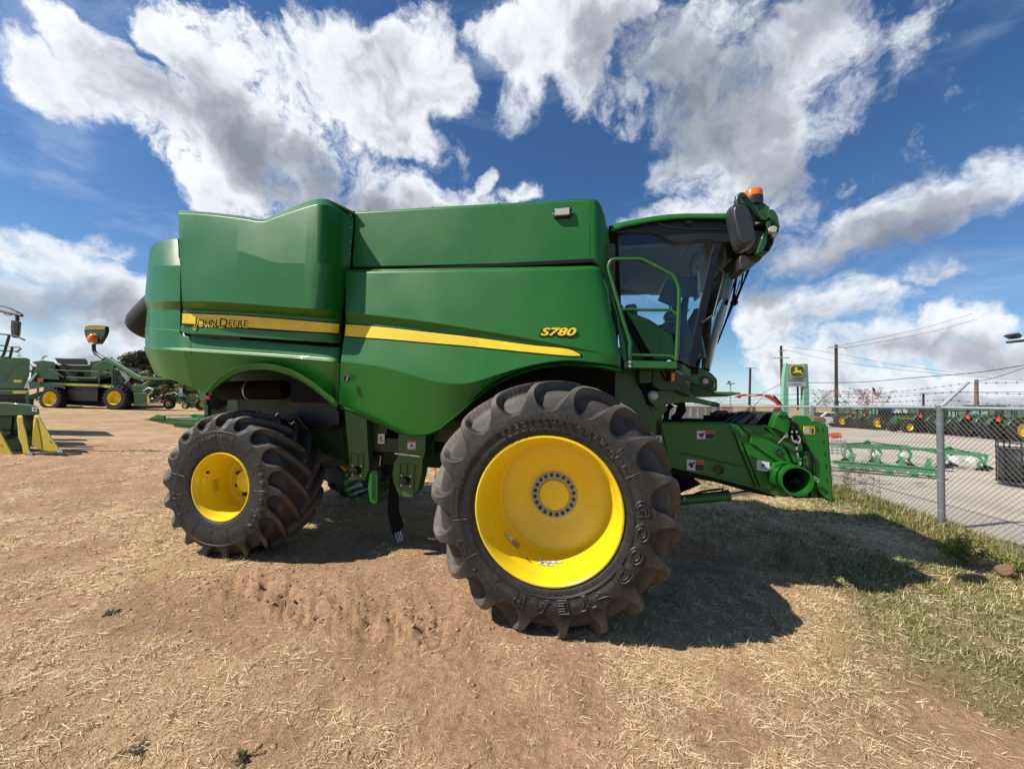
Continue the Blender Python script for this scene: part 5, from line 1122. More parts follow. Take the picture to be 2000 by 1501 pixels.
# ------------------------------------------------------------------ chain link fence
fn = thing('chain_link_fence', 'galvanised chain link fence with barbed wire strands along the right side', 'fence', CF(6.57, 5.9))
FO = Vector(fn.location)
def FP(D, z, off=0): return CF(6.57+.168*(D-5.9)+off, D, z)-FO
M['postgrey'] = plain('shade darkened post grey', (.15, .165, .18), .55, .2); HT = 1.845; posts = [2.75, 5.9, 9.05, 12.2, 15.35, 18.5, 21.65, 24.8, 27.95, 31.1]  # post grey darkened overall, standing in for shade lying on the near post
def dz(D): return -.012*max(0, D-6)
for k, D in enumerate(posts):
    m = MB(); r_ = .042 if k < 4 else .038; m.tube([FP(D, -.2+dz(D)), FP(D, HT+.02+dz(D))], r_, 14)
    m.tube([FP(D, HT-.05+dz(D)), FP(D, HT+.03+dz(D))], r_+.006, 14); m.build('fence_post', M['postgrey'], fn, sm=50)
    m = MB(); a, b = FP(D, HT+dz(D)), FP(D-.05, HT+.40+dz(D), .40); m.tube([a, b], [.028, .018], 8); m.tube([a+Vector((0, .03, 0)), b+Vector((0, .03, 0))], .009, 6); m.build('outrigger_arm', M['galv'], fn, sm=50)
    m = MB()
    for z in (.3, .75, 1.2, 1.6): m.tube([FP(D, z+dz(D))+Vector((.046*math.cos(t), .046*math.sin(t), .02*math.sin(t))) for t in [j*.7 for j in range(9)]], .0025, 4, close=True)
    m.build('tie_wire', M['galv'], fn)
m = MB(); m.tube([FP(D, HT+dz(D)) for D in posts], .023, 12); m.build('top_rail', M['galv'], fn, sm=50)
for j, (o_, z_) in enumerate(((.12, .12), (.25, .25), (.38, .38))):
    pts = []
    for a, b in zip(posts, posts[1:]):
        for s_ in range(8):
            t = s_/8; D = a+(b-a)*t; pts.append(FP(D, HT+z_+dz(D)-.10*math.sin(math.pi*t)*(.6+.4*math.sin(a*3+j)), o_))
    m = MB(); m.tube(pts, .0020, 4)
    for a, b in zip(pts[::1], pts[1::1]):
        for f in (.2, .55, .85):
            p = a.lerp(b, f); m.bar(p-Vector((.012, 0, .016)), p+Vector((.012, 0, .016)), .0028); m.bar(p-Vector((-.012, 0, .016)), p+Vector((-.012, 0, .016)), .0028)
    m.build('barbed_wire', M['wire'], fn)
M['mesh'] = plain('galvanised mesh wire', (.34, .335, .32), .32, .5)
for a, b in zip(posts, posts[1:]):
    m = MB(); st = .076; L = b-a; H = HT+.05; rad = .0029 if a < 12 else .0045; n = 0
    u = -H
    if a > 16: st = .11
    while u < L:
        for s_ in (1, -1):
            # a straight diagonal from the bottom up, cut to the panel
            u0, z0, u1, z1 = u, 0.02, u+H, H
            if u0 < 0: z0 += -u0; u0 = 0
            if u1 > L: z1 -= (u1-L); u1 = L
            if u1 <= u0: continue
            if s_ < 0: A0, B0 = (L-u0, z0), (L-u1, z1)
            else: A0, B0 = (u0, z0), (u1, z1)
            seg = 4 if a < 12 else 2; pts = []
            for j in range(seg+1):
                t = j/seg; uu = A0[0]+(B0[0]-A0[0])*t; zz = A0[1]+(B0[1]-A0[1])*t; D = a+uu
                bow = .025*math.sin(D*1.1+zz*1.7)*(1-zz/H)+(.10*math.exp(-((D-4.6)/.8)**2)*(1-zz/H))
                pts.append(FP(D, zz+dz(D), .045+s_*.0022-bow))
            m.tube(pts, rad, 3, caps=False)
        u += st
    m.build('wire_mesh', M['mesh'], fn, sm=0)

# ------------------------------------------------------------------ plants
def leafmat(name, cols):
    m, ns, ls, bs = newmat(name); g = N(ns, 'ShaderNodeNewGeometry'); n_ = noise(ns, ls, .8, 3, .6)
    mm = N(ns, 'ShaderNodeMath', operation='MULTIPLY_ADD'); ls.new(g.outputs['Random Per Island'], mm.inputs[0]); mm.inputs[1].default_value = .55; mu = N(ns, 'ShaderNodeMath', operation='MULTIPLY'); ls.new(n_.outputs[0], mu.inputs[0]); mu.inputs[1].default_value = .55; ls.new(mu.outputs[0], mm.inputs[2])
    r_ = ramp(ns, ls, mm.outputs[0], cols); ls.new(r_.outputs[0], bs.inputs['Base Color']); bs.inputs['Roughness'].default_value = .55
    t = N(ns, 'ShaderNodeBsdfTranslucent'); ls.new(r_.outputs[0], t.inputs[0]); mx = N(ns, 'ShaderNodeMixShader'); mx.inputs[0].default_value = .3
    ls.new(bs.outputs[0], mx.inputs[1]); ls.new(t.outputs[0], mx.inputs[2]); ls.new(mx.outputs[0], ns['Material Output'].inputs[0]); return m
M['oak'] = leafmat('dark oak leaves', [(.2, (.022, .034, .010)), (.5, (.048, .066, .018)), (.8, (.10, .12, .035))])
M['lime'] = leafmat('yellow green leaves', [(.2, (.10, .13, .02)), (.5, (.20, .24, .04)), (.8, (.34, .36, .08))])
M['drab'] = leafmat('drab leaves', [(.2, (.10, .09, .04)), (.5, (.17, .15, .07)), (.8, (.26, .22, .11))])
M['redvine'] = leafmat('dry red vine leaves', [(.2, (.16, .05, .03)), (.5, (.28, .12, .08)), (.8, (.40, .26, .18))])
def leaves(name, clumps, per, size, mat, parent, flat=.0):
    V = []; rng = np.random.default_rng(len(clumps)*7+per)
    for (cx_, cy_, cz_, r_) in clumps:
        d = rng.normal(size=(per, 3)); d /= np.linalg.norm(d, axis=1)[:, None]; rad = r_*rng.random(per)**.45; P_ = np.array([cx_, cy_, cz_])+d*rad[:, None]*np.array([1, 1, .72])
        a = rng.normal(size=(per, 3)); a /= np.linalg.norm(a, axis=1)[:, None]; b = np.cross(a, d); b /= np.linalg.norm(b, axis=1)[:, None]+1e-6
        s_ = size*(.6+.8*rng.random(per))[:, None]
        V.append(np.stack([P_-a*s_, P_-b*s_*.45, P_+a*s_, P_+b*s_*.45], 1).reshape(-1, 3))
    V = np.concatenate(V); Q = np.arange(len(V)).reshape(-1, 4); return npmesh(name, V, Q, mat, False, parent)
def tree(px, D, h, w_, label, mat, base=.15, n=34, per=260, size=.16, seed=1, group=None, cat='tree', name='oak_tree', z0=0, dens=1.0):
    rn = random.Random(seed); loc = CF((px-1000)/751*D, D, z0); t = thing(name, label, cat, loc, group=group); cl = []
    for k in range(n):
        a = rn.random()*6.283; q = rn.random()**.5; zz = base+(1-base)*rn.random(); env = math.sin(math.pi*min(1, max(.08, (zz-base)/(1-base)*.85+.12)))**.6
        cl.append((q*w_/2*env*math.cos(a), q*w_/2*env*math.sin(a), h*zz*.92, w_*.10*(.7+.7*rn.random())))
    leaves('crown', cl, per, size, mat, t)
    m = MB(); m.tube([(0, 0, 0), (.1, 0, h*.2), (0, .1, h*.45)], [h*.045, h*.035, h*.025], 8)
    for c_ in cl[::3]: m.tube([(0, .05, h*.25), (c_[0]*.5, c_[1]*.5, h*.3+(c_[2]-h*.3)*.6), (c_[0], c_[1], c_[2])], [h*.018, h*.01, h*.004], 5)
    m.build('trunk', M['wood'], t, sm=50); return t
tree(262, 58, 7.9, 7.5, 'broad dark oak rising behind the far picker cab', M['oak'], seed=3, n=46, size=.15)
tree(318, 64, 8.6, 8.5, 'tall dark oak mostly behind the combine tail', M['oak'], seed=5, n=50, size=.16)
tree(222, 62, 6.4, 4.2, 'smaller dark oak left of the broad one', M['oak'], seed=8, n=24, size=.15)
tree(205, 66, 5.6, 4.0, 'low drab tree seen over the far picker', M['drab'], seed=9, n=18, size=.15, name='scrub_tree')
tree(160, 70, 6.0, 5.0, 'drab treetop peeping over the basket lid', M['drab'], seed=10, n=18, size=.15, name='scrub_tree')
tree(277, 52, 4.3, 3.4, 'bright yellow green bush below the oaks', M['lime'], seed=11, n=22, per=220, size=.11, name='leafy_bush', cat='bush', base=.05)
tree(318, 54, 3.0, 4.0, 'drab olive bush beside the yellow green one', M['drab'], seed=12, n=20, per=220, size=.11, name='leafy_bush', cat='bush', base=.05)
tree(365, 56, 3.2, 5.0, 'olive bush behind the small loader tractor', M['lime'], seed=13, n=22, per=200, size=.12, name='leafy_bush', cat='bush', base=.05)
tree(300, 50, 2.2, 3.2, 'low dark bush at the foot of the oaks', M['oak'], seed=15, n=16, per=200, size=.10, name='leafy_bush', cat='bush', base=.05)
for px, D, h, w_, lb in ((300, 66, 3.6, 7, 'dark bushy trees low behind the small loader tractor'), (362, 64, 3.4, 6, 'dark bushy trees above the white pickup'), (420, 70, 5.0, 9, 'dark trees seen under the combine between rear wheel and tail'), (500, 72, 5.2, 9, 'dark trees behind the parked tractors under the combine')): tree(px, D, h, w_, lb.replace('trees', 'tree'), M['oak'], seed=px, n=30, per=200, size=.17, base=.05)
# nearly bare tree
t = thing('bare_tree', 'almost leafless pale tree standing behind the green machines', 'tree', CF((75-1000)/751*48, 48)); rn = random.Random(4); m = MB(); cl = []
m.tube([(0, 0, 0), (.1, 0, 2.2), (0, 0, 3.6)], [.14, .10, .07], 7)
for k in range(26):
    a = rn.random()*6.283; l_ = .9+1.3*rn.random(); p0 = Vector((0, 0, 2.6+1.2*rn.random())); p1 = p0+Vector((math.cos(a)*l_*.5, math.sin(a)*l_*.5, l_*.55)); p2 = p1+Vector((math.cos(a+.5)*l_*.45, math.sin(a+.5)*l_*.4, l_*.45))
    m.tube([p0, p1, p2], [.035, .022, .008], 5); cl += [(p1.x, p1.y, p1.z, .16), (p2.x, p2.y, p2.z, .20)]
m.build('trunk', plain('pale bark', (.22, .19, .13), .9), t, sm=50); leaves('crown', cl, 26, .06, M['drab'], t)
# weeds
def weed(px, py, h, w_, label, mat, n, per, size, seed, grp=None):
    rn = random.Random(seed); p = onZ(px, py, 0); t = thing('weed_bush', label, 'weed', (p.x, p.y, 0), group=grp); m = MB(); cl = []
    for k in range(n):
        a = rn.random()*6.283; q = w_/2*rn.random()**.6; hh = h*(.45+.55*rn.random())*(1-.4*q/w_*2); e = (math.cos(a)*q, math.sin(a)*q, hh); m.tube([(0, 0, 0), (e[0]*.5, e[1]*.5, hh*.6), e], [.005, .003, .0015], 4)
        cl += [(e[0]*f, e[1]*f, hh*g__, w_*.10) for f, g__ in ((.6, .62), (.8, .8), (1, 1))]
    m.build('stem', M['drab'], t); leaves('foliage', cl, per, size, mat, t)
weed(1884, 1098, .36, .55, 'bushy yellow green weed at the foot of the fence post', M['lime'], 40, 26, .012, 1)
weed(1990, 1120, .26, .4, 'straggly green weed against the fence at the edge', M['lime'], 20, 18, .014, 2)
M['sage'] = leafmat('sage leaves', [(.2, (.07, .08, .05)), (.5, (.12, .13, .08)), (.8, (.2, .2, .13))])
weed(218, 1200, .04, .11, 'small grey green weed left of the rear wheel', M['sage'], 12, 8, .008, 3)
weed(262, 1470, .04, .12, 'small blue green weed at the bottom left', M['sage'], 12, 8, .007, 5); weed(480, 1478, .04, .13, 'grey dry weed at the bottom edge', M['drab'], 12, 8, .006, 6); weed(1745, 1190, .03, .07, 'tiny dark weed in the sunlit grass', M['sage'], 8, 7, .006, 4)
p = onZ(1965, 1128, 0); m = MB(); m.box((0, 0, .07), (.2, .16, .16), Matrix.Rotation(.4, 3, 'Z')); o = m.build('clay_lump', plain('red brown clay', (.17, .10, .065), .95), sm=0, loc=(p.x, p.y, 0)); q = o.modifiers.new('s', 'SUBSURF'); q.levels = q.render_levels = 3
tx = bpy.data.textures.new('lump', 'CLOUDS'); tx.noise_scale = .08; q = o.modifiers.new('d', 'DISPLACE'); q.texture = tx; q.strength = .07; tag(o, 'reddish brown clay lump beside the fence bottom at right', 'clod')
# dry vine on the fence
t = thing('dry_vine', 'dry reddish vine tangled through the barbed wire', 'vine', CF(6.57+.168*3.1, 9.0)); o0 = Vector(t.location); m = MB(); cl = []; rn = random.Random(6)
for k in range(34):
    px = 1602+rn.random()**1.2*122; py = 792; D = 8.3+rn.random()*1.2; p = [AD(px, py, D)-o0]
    for j in range(6): px += rn.uniform(-9, 10); py -= rn.uniform(1, 9) if py > 764 else rn.uniform(-6, 4); p.append(AD(px, py, D)-o0)
    m.tube(p, .0035, 4); cl += [(a.x, a.y, a.z, .05) for a in p[1:]]
m.build('stem', plain('vine stem', (.20, .11, .08), .8), t); leaves('foliage', cl, 5, .018, M['redvine'], t)
t = thing('fence_creeper', 'dark green creeper on the fence mesh beside the header frame', 'vine', CF(6.9, 7.6)); o0 = Vector(t.location); cl = []; m = MB()
for k in range(14):
    D = 6.9+rn.random()*1.6; b = CF(6.5+.168*(D-5.9)-.05, D, .02); e = b+Vector((rn.uniform(-.1, .1), rn.uniform(-.2, .2), .35+.75*rn.random())); m.tube([b-o0, (b+e)/2-o0+Vector((.04, 0, 0)), e-o0], [.004, .003, .002], 4)
    cl += [tuple(b.lerp(e, f)-o0)+(.06,) for f in (.3, .5, .7, .85, 1)]
m.build('stem', M['drab'], t); leaves('foliage', cl, 16, .016, M['drab'], t)
# ------------------------------------------------------------------ helpers for things further off
def pd(pts, D): return [AD(u, v, D) for u, v in pts]
class TH:
    """a thing seen at distance D: outlines measured at that distance, given real depth along the view"""
    def __init__(s, name, label, cat, px, D, group=None):
        s.o = thing(name, label, cat, CF((px-1000)/751*D, D), group=group); s.D = D; s.off = Vector(s.o.location); q = AD(px, 780, D)-CAM; s.dv = Vector((q.x, q.y, 0)).normalized()
    def plate(s, name, pts, mat, dD=0, th=.1, parent=None, bevel=0):
        m = MB(); m.prism([p-s.off for p in pd(pts, s.D+dD)], s.dv*th); return m.build(name, mat, parent or s.o, bevel=bevel)
    def tube(s, name, pts, r, mat, dD=0, parent=None, n=7):
        m = MB(); m.tube([p-s.off for p in pd(pts, s.D+dD)], r, n); return m.build(name, mat, parent or s.o, sm=50)
    def wheel(s, name, px, py, R_, rim, wd, rimmat, dD=0, yaw=0, lug=True):
        """tractor wheel: lugged tyre and dished rim; centre at px,py"""
        c = AD(px, py, s.D+dD)-s.off; m = MB(); m.lathe([(rim, -wd/2), (R_*.90, -wd/2), (R_*.97, -wd*.38), (R_*.985, 0), (R_*.97, wd*.38), (R_*.90, wd/2), (rim, wd/2)], 36, 'Y')
        if lug:
            for k in range(20):
                a = 2*math.pi*k/20
                for sd in (-1, 1): a2 = a+(.15 if sd > 0 else 0); m.bar((R_*.98*math.cos(a2), sd*wd*.5, R_*.98*math.sin(a2)), (R_*1.0*math.cos(a2+.2), 0, R_*1.0*math.sin(a2+.2)), R_*.06, R_*.06)
        w_ = MB(); w_.lathe([(rim, -wd*.48), (rim*1.04, -wd*.5), (rim*.96, -wd*.49), (rim*.86, -wd*.35), (rim*.80, -.05), (rim*.5, -.02), (rim*.30, -.02), (rim*.28, -.10), (0, -.10)], 28, 'Y')
        an = YAW+yaw; o = w_.build(name, rimmat, s.o, loc=c, rot=(0, 0, an), sm=40); m.build('tyre', M['tyre'], o, sm=40); return o
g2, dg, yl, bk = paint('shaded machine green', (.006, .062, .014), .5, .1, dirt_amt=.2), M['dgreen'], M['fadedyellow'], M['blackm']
# --- near picker at the left edge
T = TH('cotton_picker', 'green cotton picker at the left edge with yellow row snouts and a hanging mirror', 'cotton picker', 20, 10.4)
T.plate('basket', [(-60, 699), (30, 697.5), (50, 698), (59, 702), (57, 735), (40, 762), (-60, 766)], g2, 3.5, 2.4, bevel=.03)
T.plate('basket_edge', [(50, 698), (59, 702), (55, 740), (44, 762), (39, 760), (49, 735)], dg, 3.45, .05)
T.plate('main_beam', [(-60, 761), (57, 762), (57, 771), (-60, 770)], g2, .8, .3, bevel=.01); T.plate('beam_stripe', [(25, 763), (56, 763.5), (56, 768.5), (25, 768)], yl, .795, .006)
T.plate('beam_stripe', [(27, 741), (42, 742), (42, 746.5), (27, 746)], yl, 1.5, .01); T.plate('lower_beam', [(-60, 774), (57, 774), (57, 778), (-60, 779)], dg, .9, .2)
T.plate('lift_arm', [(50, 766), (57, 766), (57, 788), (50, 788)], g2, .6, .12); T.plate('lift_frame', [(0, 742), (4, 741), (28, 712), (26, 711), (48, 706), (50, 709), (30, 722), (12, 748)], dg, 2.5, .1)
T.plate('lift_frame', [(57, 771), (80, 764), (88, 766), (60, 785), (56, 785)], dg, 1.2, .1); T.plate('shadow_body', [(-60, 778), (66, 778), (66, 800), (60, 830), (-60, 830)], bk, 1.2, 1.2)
T.plate('rear_frame', [(-60, 758), (56, 758), (57, 800), (-60, 800)], bk, 2.2, .6); hd = T.plate('row_unit', [(-60, 785), (12, 786), (60, 790), (72, 794), (77, 800), (77.5, 809), (68, 812), (-60, 812)], g2, 0, .9, bevel=.03)  # rear_frame here is an added black filler closing gaps below the basket
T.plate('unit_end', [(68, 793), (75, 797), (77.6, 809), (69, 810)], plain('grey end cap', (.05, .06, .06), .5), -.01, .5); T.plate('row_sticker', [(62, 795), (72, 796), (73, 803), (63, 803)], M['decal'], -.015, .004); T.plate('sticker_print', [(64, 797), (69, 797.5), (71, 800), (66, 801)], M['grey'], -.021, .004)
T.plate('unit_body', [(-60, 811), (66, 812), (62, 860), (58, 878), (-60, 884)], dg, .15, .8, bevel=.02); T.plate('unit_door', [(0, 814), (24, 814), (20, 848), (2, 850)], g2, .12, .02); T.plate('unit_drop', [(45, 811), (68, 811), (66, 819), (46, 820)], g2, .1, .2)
def snout(pts, left): 
    s_ = T.plate('row_snout', pts, yl, -.25, .40, bevel=.03); return s_
snout([(68, 811), (77, 812), (87, 830), (101, 853), (117, 877), (112, 882), (98, 882), (80, 879), (63, 869), (64, 845)], 1); snout([(34, 812), (45, 812), (46, 826), (52, 845), (58, 880), (56, 886), (46, 887), (43, 870), (36, 855), (35, 835), (33, 820)], 0); snout([(-20, 838), (0, 841), (10, 860), (23, 884), (20, 890), (-20, 892)], 1)
T.plate('snout_side', [(70, 815), (72, 820), (78, 850), (82, 878), (63, 869), (64, 845)], plain('deeper yellow', (.45, .33, .02), .5), -.262, .01); m = MB()
for pts in ([(112, 882), (119, 876), (123, 881), (121, 884), (114, 884)], [(52, 887), (58, 880), (63, 886), (64, 890), (54, 890)], [(16, 891), (22, 884), (27, 888), (28, 892)]): T.plate('snout_tip', pts, M['galv'], -.3, .2)
for u, v in ((98, 862), (2, 869)): T.plate('bolt_hole', [(u-1.2, v-1), (u+1.2, v-1), (u+1.4, v+1), (u-1, v+1.2)], bk, -.262, .008)
gy = M['grey']
T.tube('handrail', [(-60, 588), (0, 597), (20, 602), (40, 612), (43, 617)], .022, gy); T.tube('handrail', [(-60, 600), (0, 606.5), (43, 616)], .04, gy); T.tube('handrail', [(-60, 646), (0, 652), (22, 654), (34, 657), (48, 664)], .022, gy)
T.tube('handrail', [(-60, 668), (0, 674), (37, 678), (41, 681), (34, 686), (0, 684.5), (-60, 682)], .02, gy); T.tube('ladder_rail', [(18, 655), (8, 690), (3.5, 698)], .03, gy); T.tube('ladder_rail', [(24, 678), (19, 699)], .028, gy); T.tube('handrail', [(-60, 693), (0, 696.5), (20, 698)], .025, gy); T.tube('mirror_stem', [(33.5, 616), (34, 626)], .04, gy)
mr = T.plate('mirror', [(22, 624), (35, 626), (42, 629), (40, 654), (36, 660), (25, 659), (22, 655), (20.5, 640)], plain('green grey plastic', (.05, .07, .055), .5), 0, .08, bevel=.015); T.plate('mirror_glass', [(26, 629), (35, 631), (34, 653), (27, 652)], M['black'], -.012, .02, mr)
T.tube('loop_bracket', [(8, 612), (13, 615), (22, 615), (28, 612)], .012, gy)
# --- far picker
T = TH('cotton_picker', 'whole green cotton picker parked in profile before the oaks, black lid on top', 'cotton picker', 165, 33)
T.wheel('rear_wheel', 106, 778.5, .98, .60, .7, M['yellow']); T.wheel('front_wheel', 232, 777, 1.02, .58, .8, M['yellow'])
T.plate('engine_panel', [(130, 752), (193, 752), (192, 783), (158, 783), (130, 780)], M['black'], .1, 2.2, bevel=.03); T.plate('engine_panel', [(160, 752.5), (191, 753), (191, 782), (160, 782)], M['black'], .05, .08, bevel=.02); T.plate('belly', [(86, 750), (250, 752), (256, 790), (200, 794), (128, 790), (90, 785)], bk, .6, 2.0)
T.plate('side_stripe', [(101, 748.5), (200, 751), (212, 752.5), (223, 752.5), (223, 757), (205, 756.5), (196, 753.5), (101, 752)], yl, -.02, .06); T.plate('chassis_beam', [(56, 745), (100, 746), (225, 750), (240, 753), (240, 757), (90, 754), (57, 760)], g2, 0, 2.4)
T.plate('picker_body', [(62, 706), (84, 703), (105, 706), (110, 720), (118, 742), (60, 739), (72, 712)], g2, .3, 2, bevel=.05); T.plate('picker_body', [(112, 712), (190, 712), (218, 716), (218, 736), (190, 744), (118, 744)], dg, .6, 1.6, bevel=.04); T.plate('picker_body', [(178, 716), (200, 704), (226, 703), (219, 736), (178, 738)], g2, .2, 1.8, bevel=.04); T.plate('dark_fill_plate', [(64, 716), (110, 712), (222, 716), (224, 752), (60, 752), (60, 735)], bk, 1.3, .6); T.plate('panel', [(190, 719), (210, 719), (209, 732), (190, 732)], plain('olive panel', (.05, .06, .012), .6), .15, .04)  # the matt black plate is added filler, closing see-through gaps in the body
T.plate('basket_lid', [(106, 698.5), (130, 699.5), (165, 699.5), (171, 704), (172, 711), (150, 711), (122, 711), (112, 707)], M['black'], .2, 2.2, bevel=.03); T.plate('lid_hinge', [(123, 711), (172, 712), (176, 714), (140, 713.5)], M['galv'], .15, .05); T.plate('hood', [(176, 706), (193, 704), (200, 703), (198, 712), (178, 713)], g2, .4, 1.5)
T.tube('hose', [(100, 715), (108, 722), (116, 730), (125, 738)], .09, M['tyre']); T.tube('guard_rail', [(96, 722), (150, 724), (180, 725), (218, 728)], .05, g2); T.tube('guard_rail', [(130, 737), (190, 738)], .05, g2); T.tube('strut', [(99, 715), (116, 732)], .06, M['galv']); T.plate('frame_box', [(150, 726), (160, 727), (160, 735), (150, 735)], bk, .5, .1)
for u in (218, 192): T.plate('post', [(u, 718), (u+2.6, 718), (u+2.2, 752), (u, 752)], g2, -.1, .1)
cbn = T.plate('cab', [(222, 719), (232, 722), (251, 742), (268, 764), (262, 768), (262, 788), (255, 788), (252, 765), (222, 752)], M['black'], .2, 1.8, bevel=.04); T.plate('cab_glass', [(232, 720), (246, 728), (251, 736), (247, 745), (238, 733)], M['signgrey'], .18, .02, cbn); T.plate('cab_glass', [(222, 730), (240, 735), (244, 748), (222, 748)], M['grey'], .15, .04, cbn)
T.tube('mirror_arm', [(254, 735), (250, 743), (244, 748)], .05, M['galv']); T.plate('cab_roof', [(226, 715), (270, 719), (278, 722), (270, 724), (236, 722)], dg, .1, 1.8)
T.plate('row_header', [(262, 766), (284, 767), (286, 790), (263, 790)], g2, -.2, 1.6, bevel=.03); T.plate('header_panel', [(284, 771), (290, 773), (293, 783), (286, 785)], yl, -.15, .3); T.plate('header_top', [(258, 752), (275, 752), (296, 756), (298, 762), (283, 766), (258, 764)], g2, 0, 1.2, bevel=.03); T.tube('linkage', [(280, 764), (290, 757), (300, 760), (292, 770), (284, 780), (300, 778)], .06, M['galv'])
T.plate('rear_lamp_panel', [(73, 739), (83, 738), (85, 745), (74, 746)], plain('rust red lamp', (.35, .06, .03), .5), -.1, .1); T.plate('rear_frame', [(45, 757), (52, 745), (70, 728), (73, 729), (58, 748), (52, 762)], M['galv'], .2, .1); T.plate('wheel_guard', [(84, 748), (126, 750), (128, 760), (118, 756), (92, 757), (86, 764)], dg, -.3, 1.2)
T.plate('pale_ground_board', [(122, 792), (162, 793), (162, 795), (122, 794.5)], M['decal'], 1.0, .5)  # thin pale board set low behind the picker
# --- compact loader tractor with trailed mower
T = TH('loader_tractor', 'small green tractor with front loader beside the far picker', 'tractor', 345, 34)
T.wheel('rear_wheel', 331, 788.5, .46, .24, .3, plain('cream yellow rim', (.62, .45, .12), .5)); T.wheel('front_wheel', 363, 791.5, .31, .19, .25, bpy.data.materials['cream yellow rim'])
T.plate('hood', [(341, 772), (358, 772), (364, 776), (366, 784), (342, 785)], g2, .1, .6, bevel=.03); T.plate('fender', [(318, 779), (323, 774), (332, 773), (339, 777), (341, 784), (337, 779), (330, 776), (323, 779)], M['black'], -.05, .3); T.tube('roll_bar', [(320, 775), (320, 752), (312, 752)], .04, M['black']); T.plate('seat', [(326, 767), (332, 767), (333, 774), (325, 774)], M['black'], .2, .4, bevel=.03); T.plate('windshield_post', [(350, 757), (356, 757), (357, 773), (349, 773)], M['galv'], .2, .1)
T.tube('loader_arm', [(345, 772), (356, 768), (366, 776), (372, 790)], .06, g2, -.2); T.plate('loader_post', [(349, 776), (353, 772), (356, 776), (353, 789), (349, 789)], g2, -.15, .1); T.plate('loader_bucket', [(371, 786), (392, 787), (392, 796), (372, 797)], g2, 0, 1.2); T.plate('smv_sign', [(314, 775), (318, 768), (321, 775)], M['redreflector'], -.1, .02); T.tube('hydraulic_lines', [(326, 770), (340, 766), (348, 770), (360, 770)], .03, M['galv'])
T = TH('flail_mower', 'long low trailed mower deck with small wheel behind the small loader tractor', 'mower', 290, 33.5)
T.plate('deck', [(246, 795), (258, 791), (314, 791.5), (320, 793), (320, 797), (246, 798.5)], dg, 0, 1.4, bevel=.02); T.plate('deck_edge', [(256, 791), (318, 790.5), (318, 792), (256, 793)], M['galv'], -.03, .04); T.wheel('gauge_wheel', 246, 794.5, .17, .1, .12, M['galv'], lug=False); T.tube('drawbar', [(296, 788), (308, 780), (318, 782)], .05, M['galv']); T.tube('linkage', [(284, 790), (300, 783), (312, 774), (318, 770)], .05, M['galv']); T.tube('linkage', [(300, 786), (312, 768), (322, 764)], .04, M['black'])
# --- pickups
def pickup(px, D, yaw, label, col, z0=0, name='pickup_truck'):
    t = thing(name, label, 'pickup truck', CF((px-1000)/751*D, D, z0), YAW+yaw)
    m = MB(); m.prism([Vector((x, -.95, z)) for x, z in ((-2.8, .55), (-2.85, 1.15), (-1.0, 1.2), (-.95, 1.2), (1.3, 1.2), (2.55, 1.1), (2.8, .9), (2.85, .5), (2.3, .45), (-2.3, .45))], (0, 1.9, 0)); b = m.build('body', col, t, bevel=.06)
    m = MB(); m.prism([Vector((x, -.82, z)) for x, z in ((-1.0, 1.19), (-.85, 1.75), (-.6, 1.82), (.5, 1.82), (.75, 1.76), (1.45, 1.19))], (0, 1.64, 0)); m.build('cab', col, t, bevel=.06)
    for s_ in (-1, 1):
        m = MB(); m.prism([Vector((x, s_*.835, z)) for x, z in ((-.82, 1.24), (-.72, 1.70), (.05, 1.72), (.05, 1.24))], (0, s_*.01, 0)); m.prism([Vector((x, s_*.835, z)) for x, z in ((.13, 1.24), (.13, 1.72), (.6, 1.68), (1.1, 1.24))], (0, s_*.01, 0)); m.build('side_glass', M['black'], t)
        for x in (-1.85, 1.85): m = MB(); m.lathe([(.2, -.12), (.36, -.12), (.38, 0), (.36, .12), (.2, .12)], 24, 'Y', (0, 0, 0)); w_ = m.build('wheel', M['tyre'], t, loc=(x, s_*.86, .38)); m = MB(); m.lathe([(.2, -.1), (.1, -.13), (0, -.12)], 16, 'Y'); m.lathe([(.2, .1), (.1, .13), (0, .12)], 16, 'Y'); m.build('rim', M['galv'], w_)
        m = MB(); m.box((2.8, s_*.7, .95), (.08, .3, .15)); m.build('headlight', M['lens'], t)
    m = MB(); m.prism([Vector((-.5, .0, 0))]*0+[Vector((1.48, y, 1.22)) for y in (-.7, .7)]+[Vector((.8, y, 1.76)) for y in (.65, -.65)], (.02, 0, .02)); m.build('windscreen', M['black'], t)
    return t
pickup(384, 74, R(180), 'white pickup parked by the trees beneath the combine tail', M['white'], .0)
pickup(1617, 48, R(175), 'white pickup beyond the fence next to the row of tractors', M['white'], float(lotz(48)))
pickup(1597, 58, R(150), 'grey pickup behind the white one beyond the fence', M['galv'], float(lotz(58)))
m = MB(); p0 = [CF((u-1000)/751*78, 78, z) for u, z in ((330, 0), (480, 0), (480, 3.2), (330, 3.4))]; m.prism(p0, _d0*6); o = m.build('dark_shed', M['black']); tag(o, 'long dark shed behind the white pickup under the combine tail', 'shed')
# tractors behind the combine, seen under it
T = TH('row_tractor', 'black tyred tractor standing behind the combine rear wheel, red reflector on it', 'tractor', 440, 24)
T.wheel('rear_wheel', 430, 785, .80, .42, .5, M['yellow'], yaw=R(60)); T.wheel('rear_wheel', 466, 786, .78, .42, .5, M['yellow'], 1.2, yaw=R(50)); T.plate('body', [(425, 765), (520, 768), (535, 790), (470, 800), (440, 790)], g2, .8, 1.0, bevel=.05); T.plate('hood', [(500, 775), (560, 778), (575, 800), (510, 800)], g2, .3, .8, bevel=.05); T.plate('axle_housing', [(470, 780), (490, 775), (520, 800), (480, 808)], dg, 0, .3); T.wheel('front_wheel', 395, 789, .40, .22, .3, M['yellow'], 1.5, yaw=R(60))
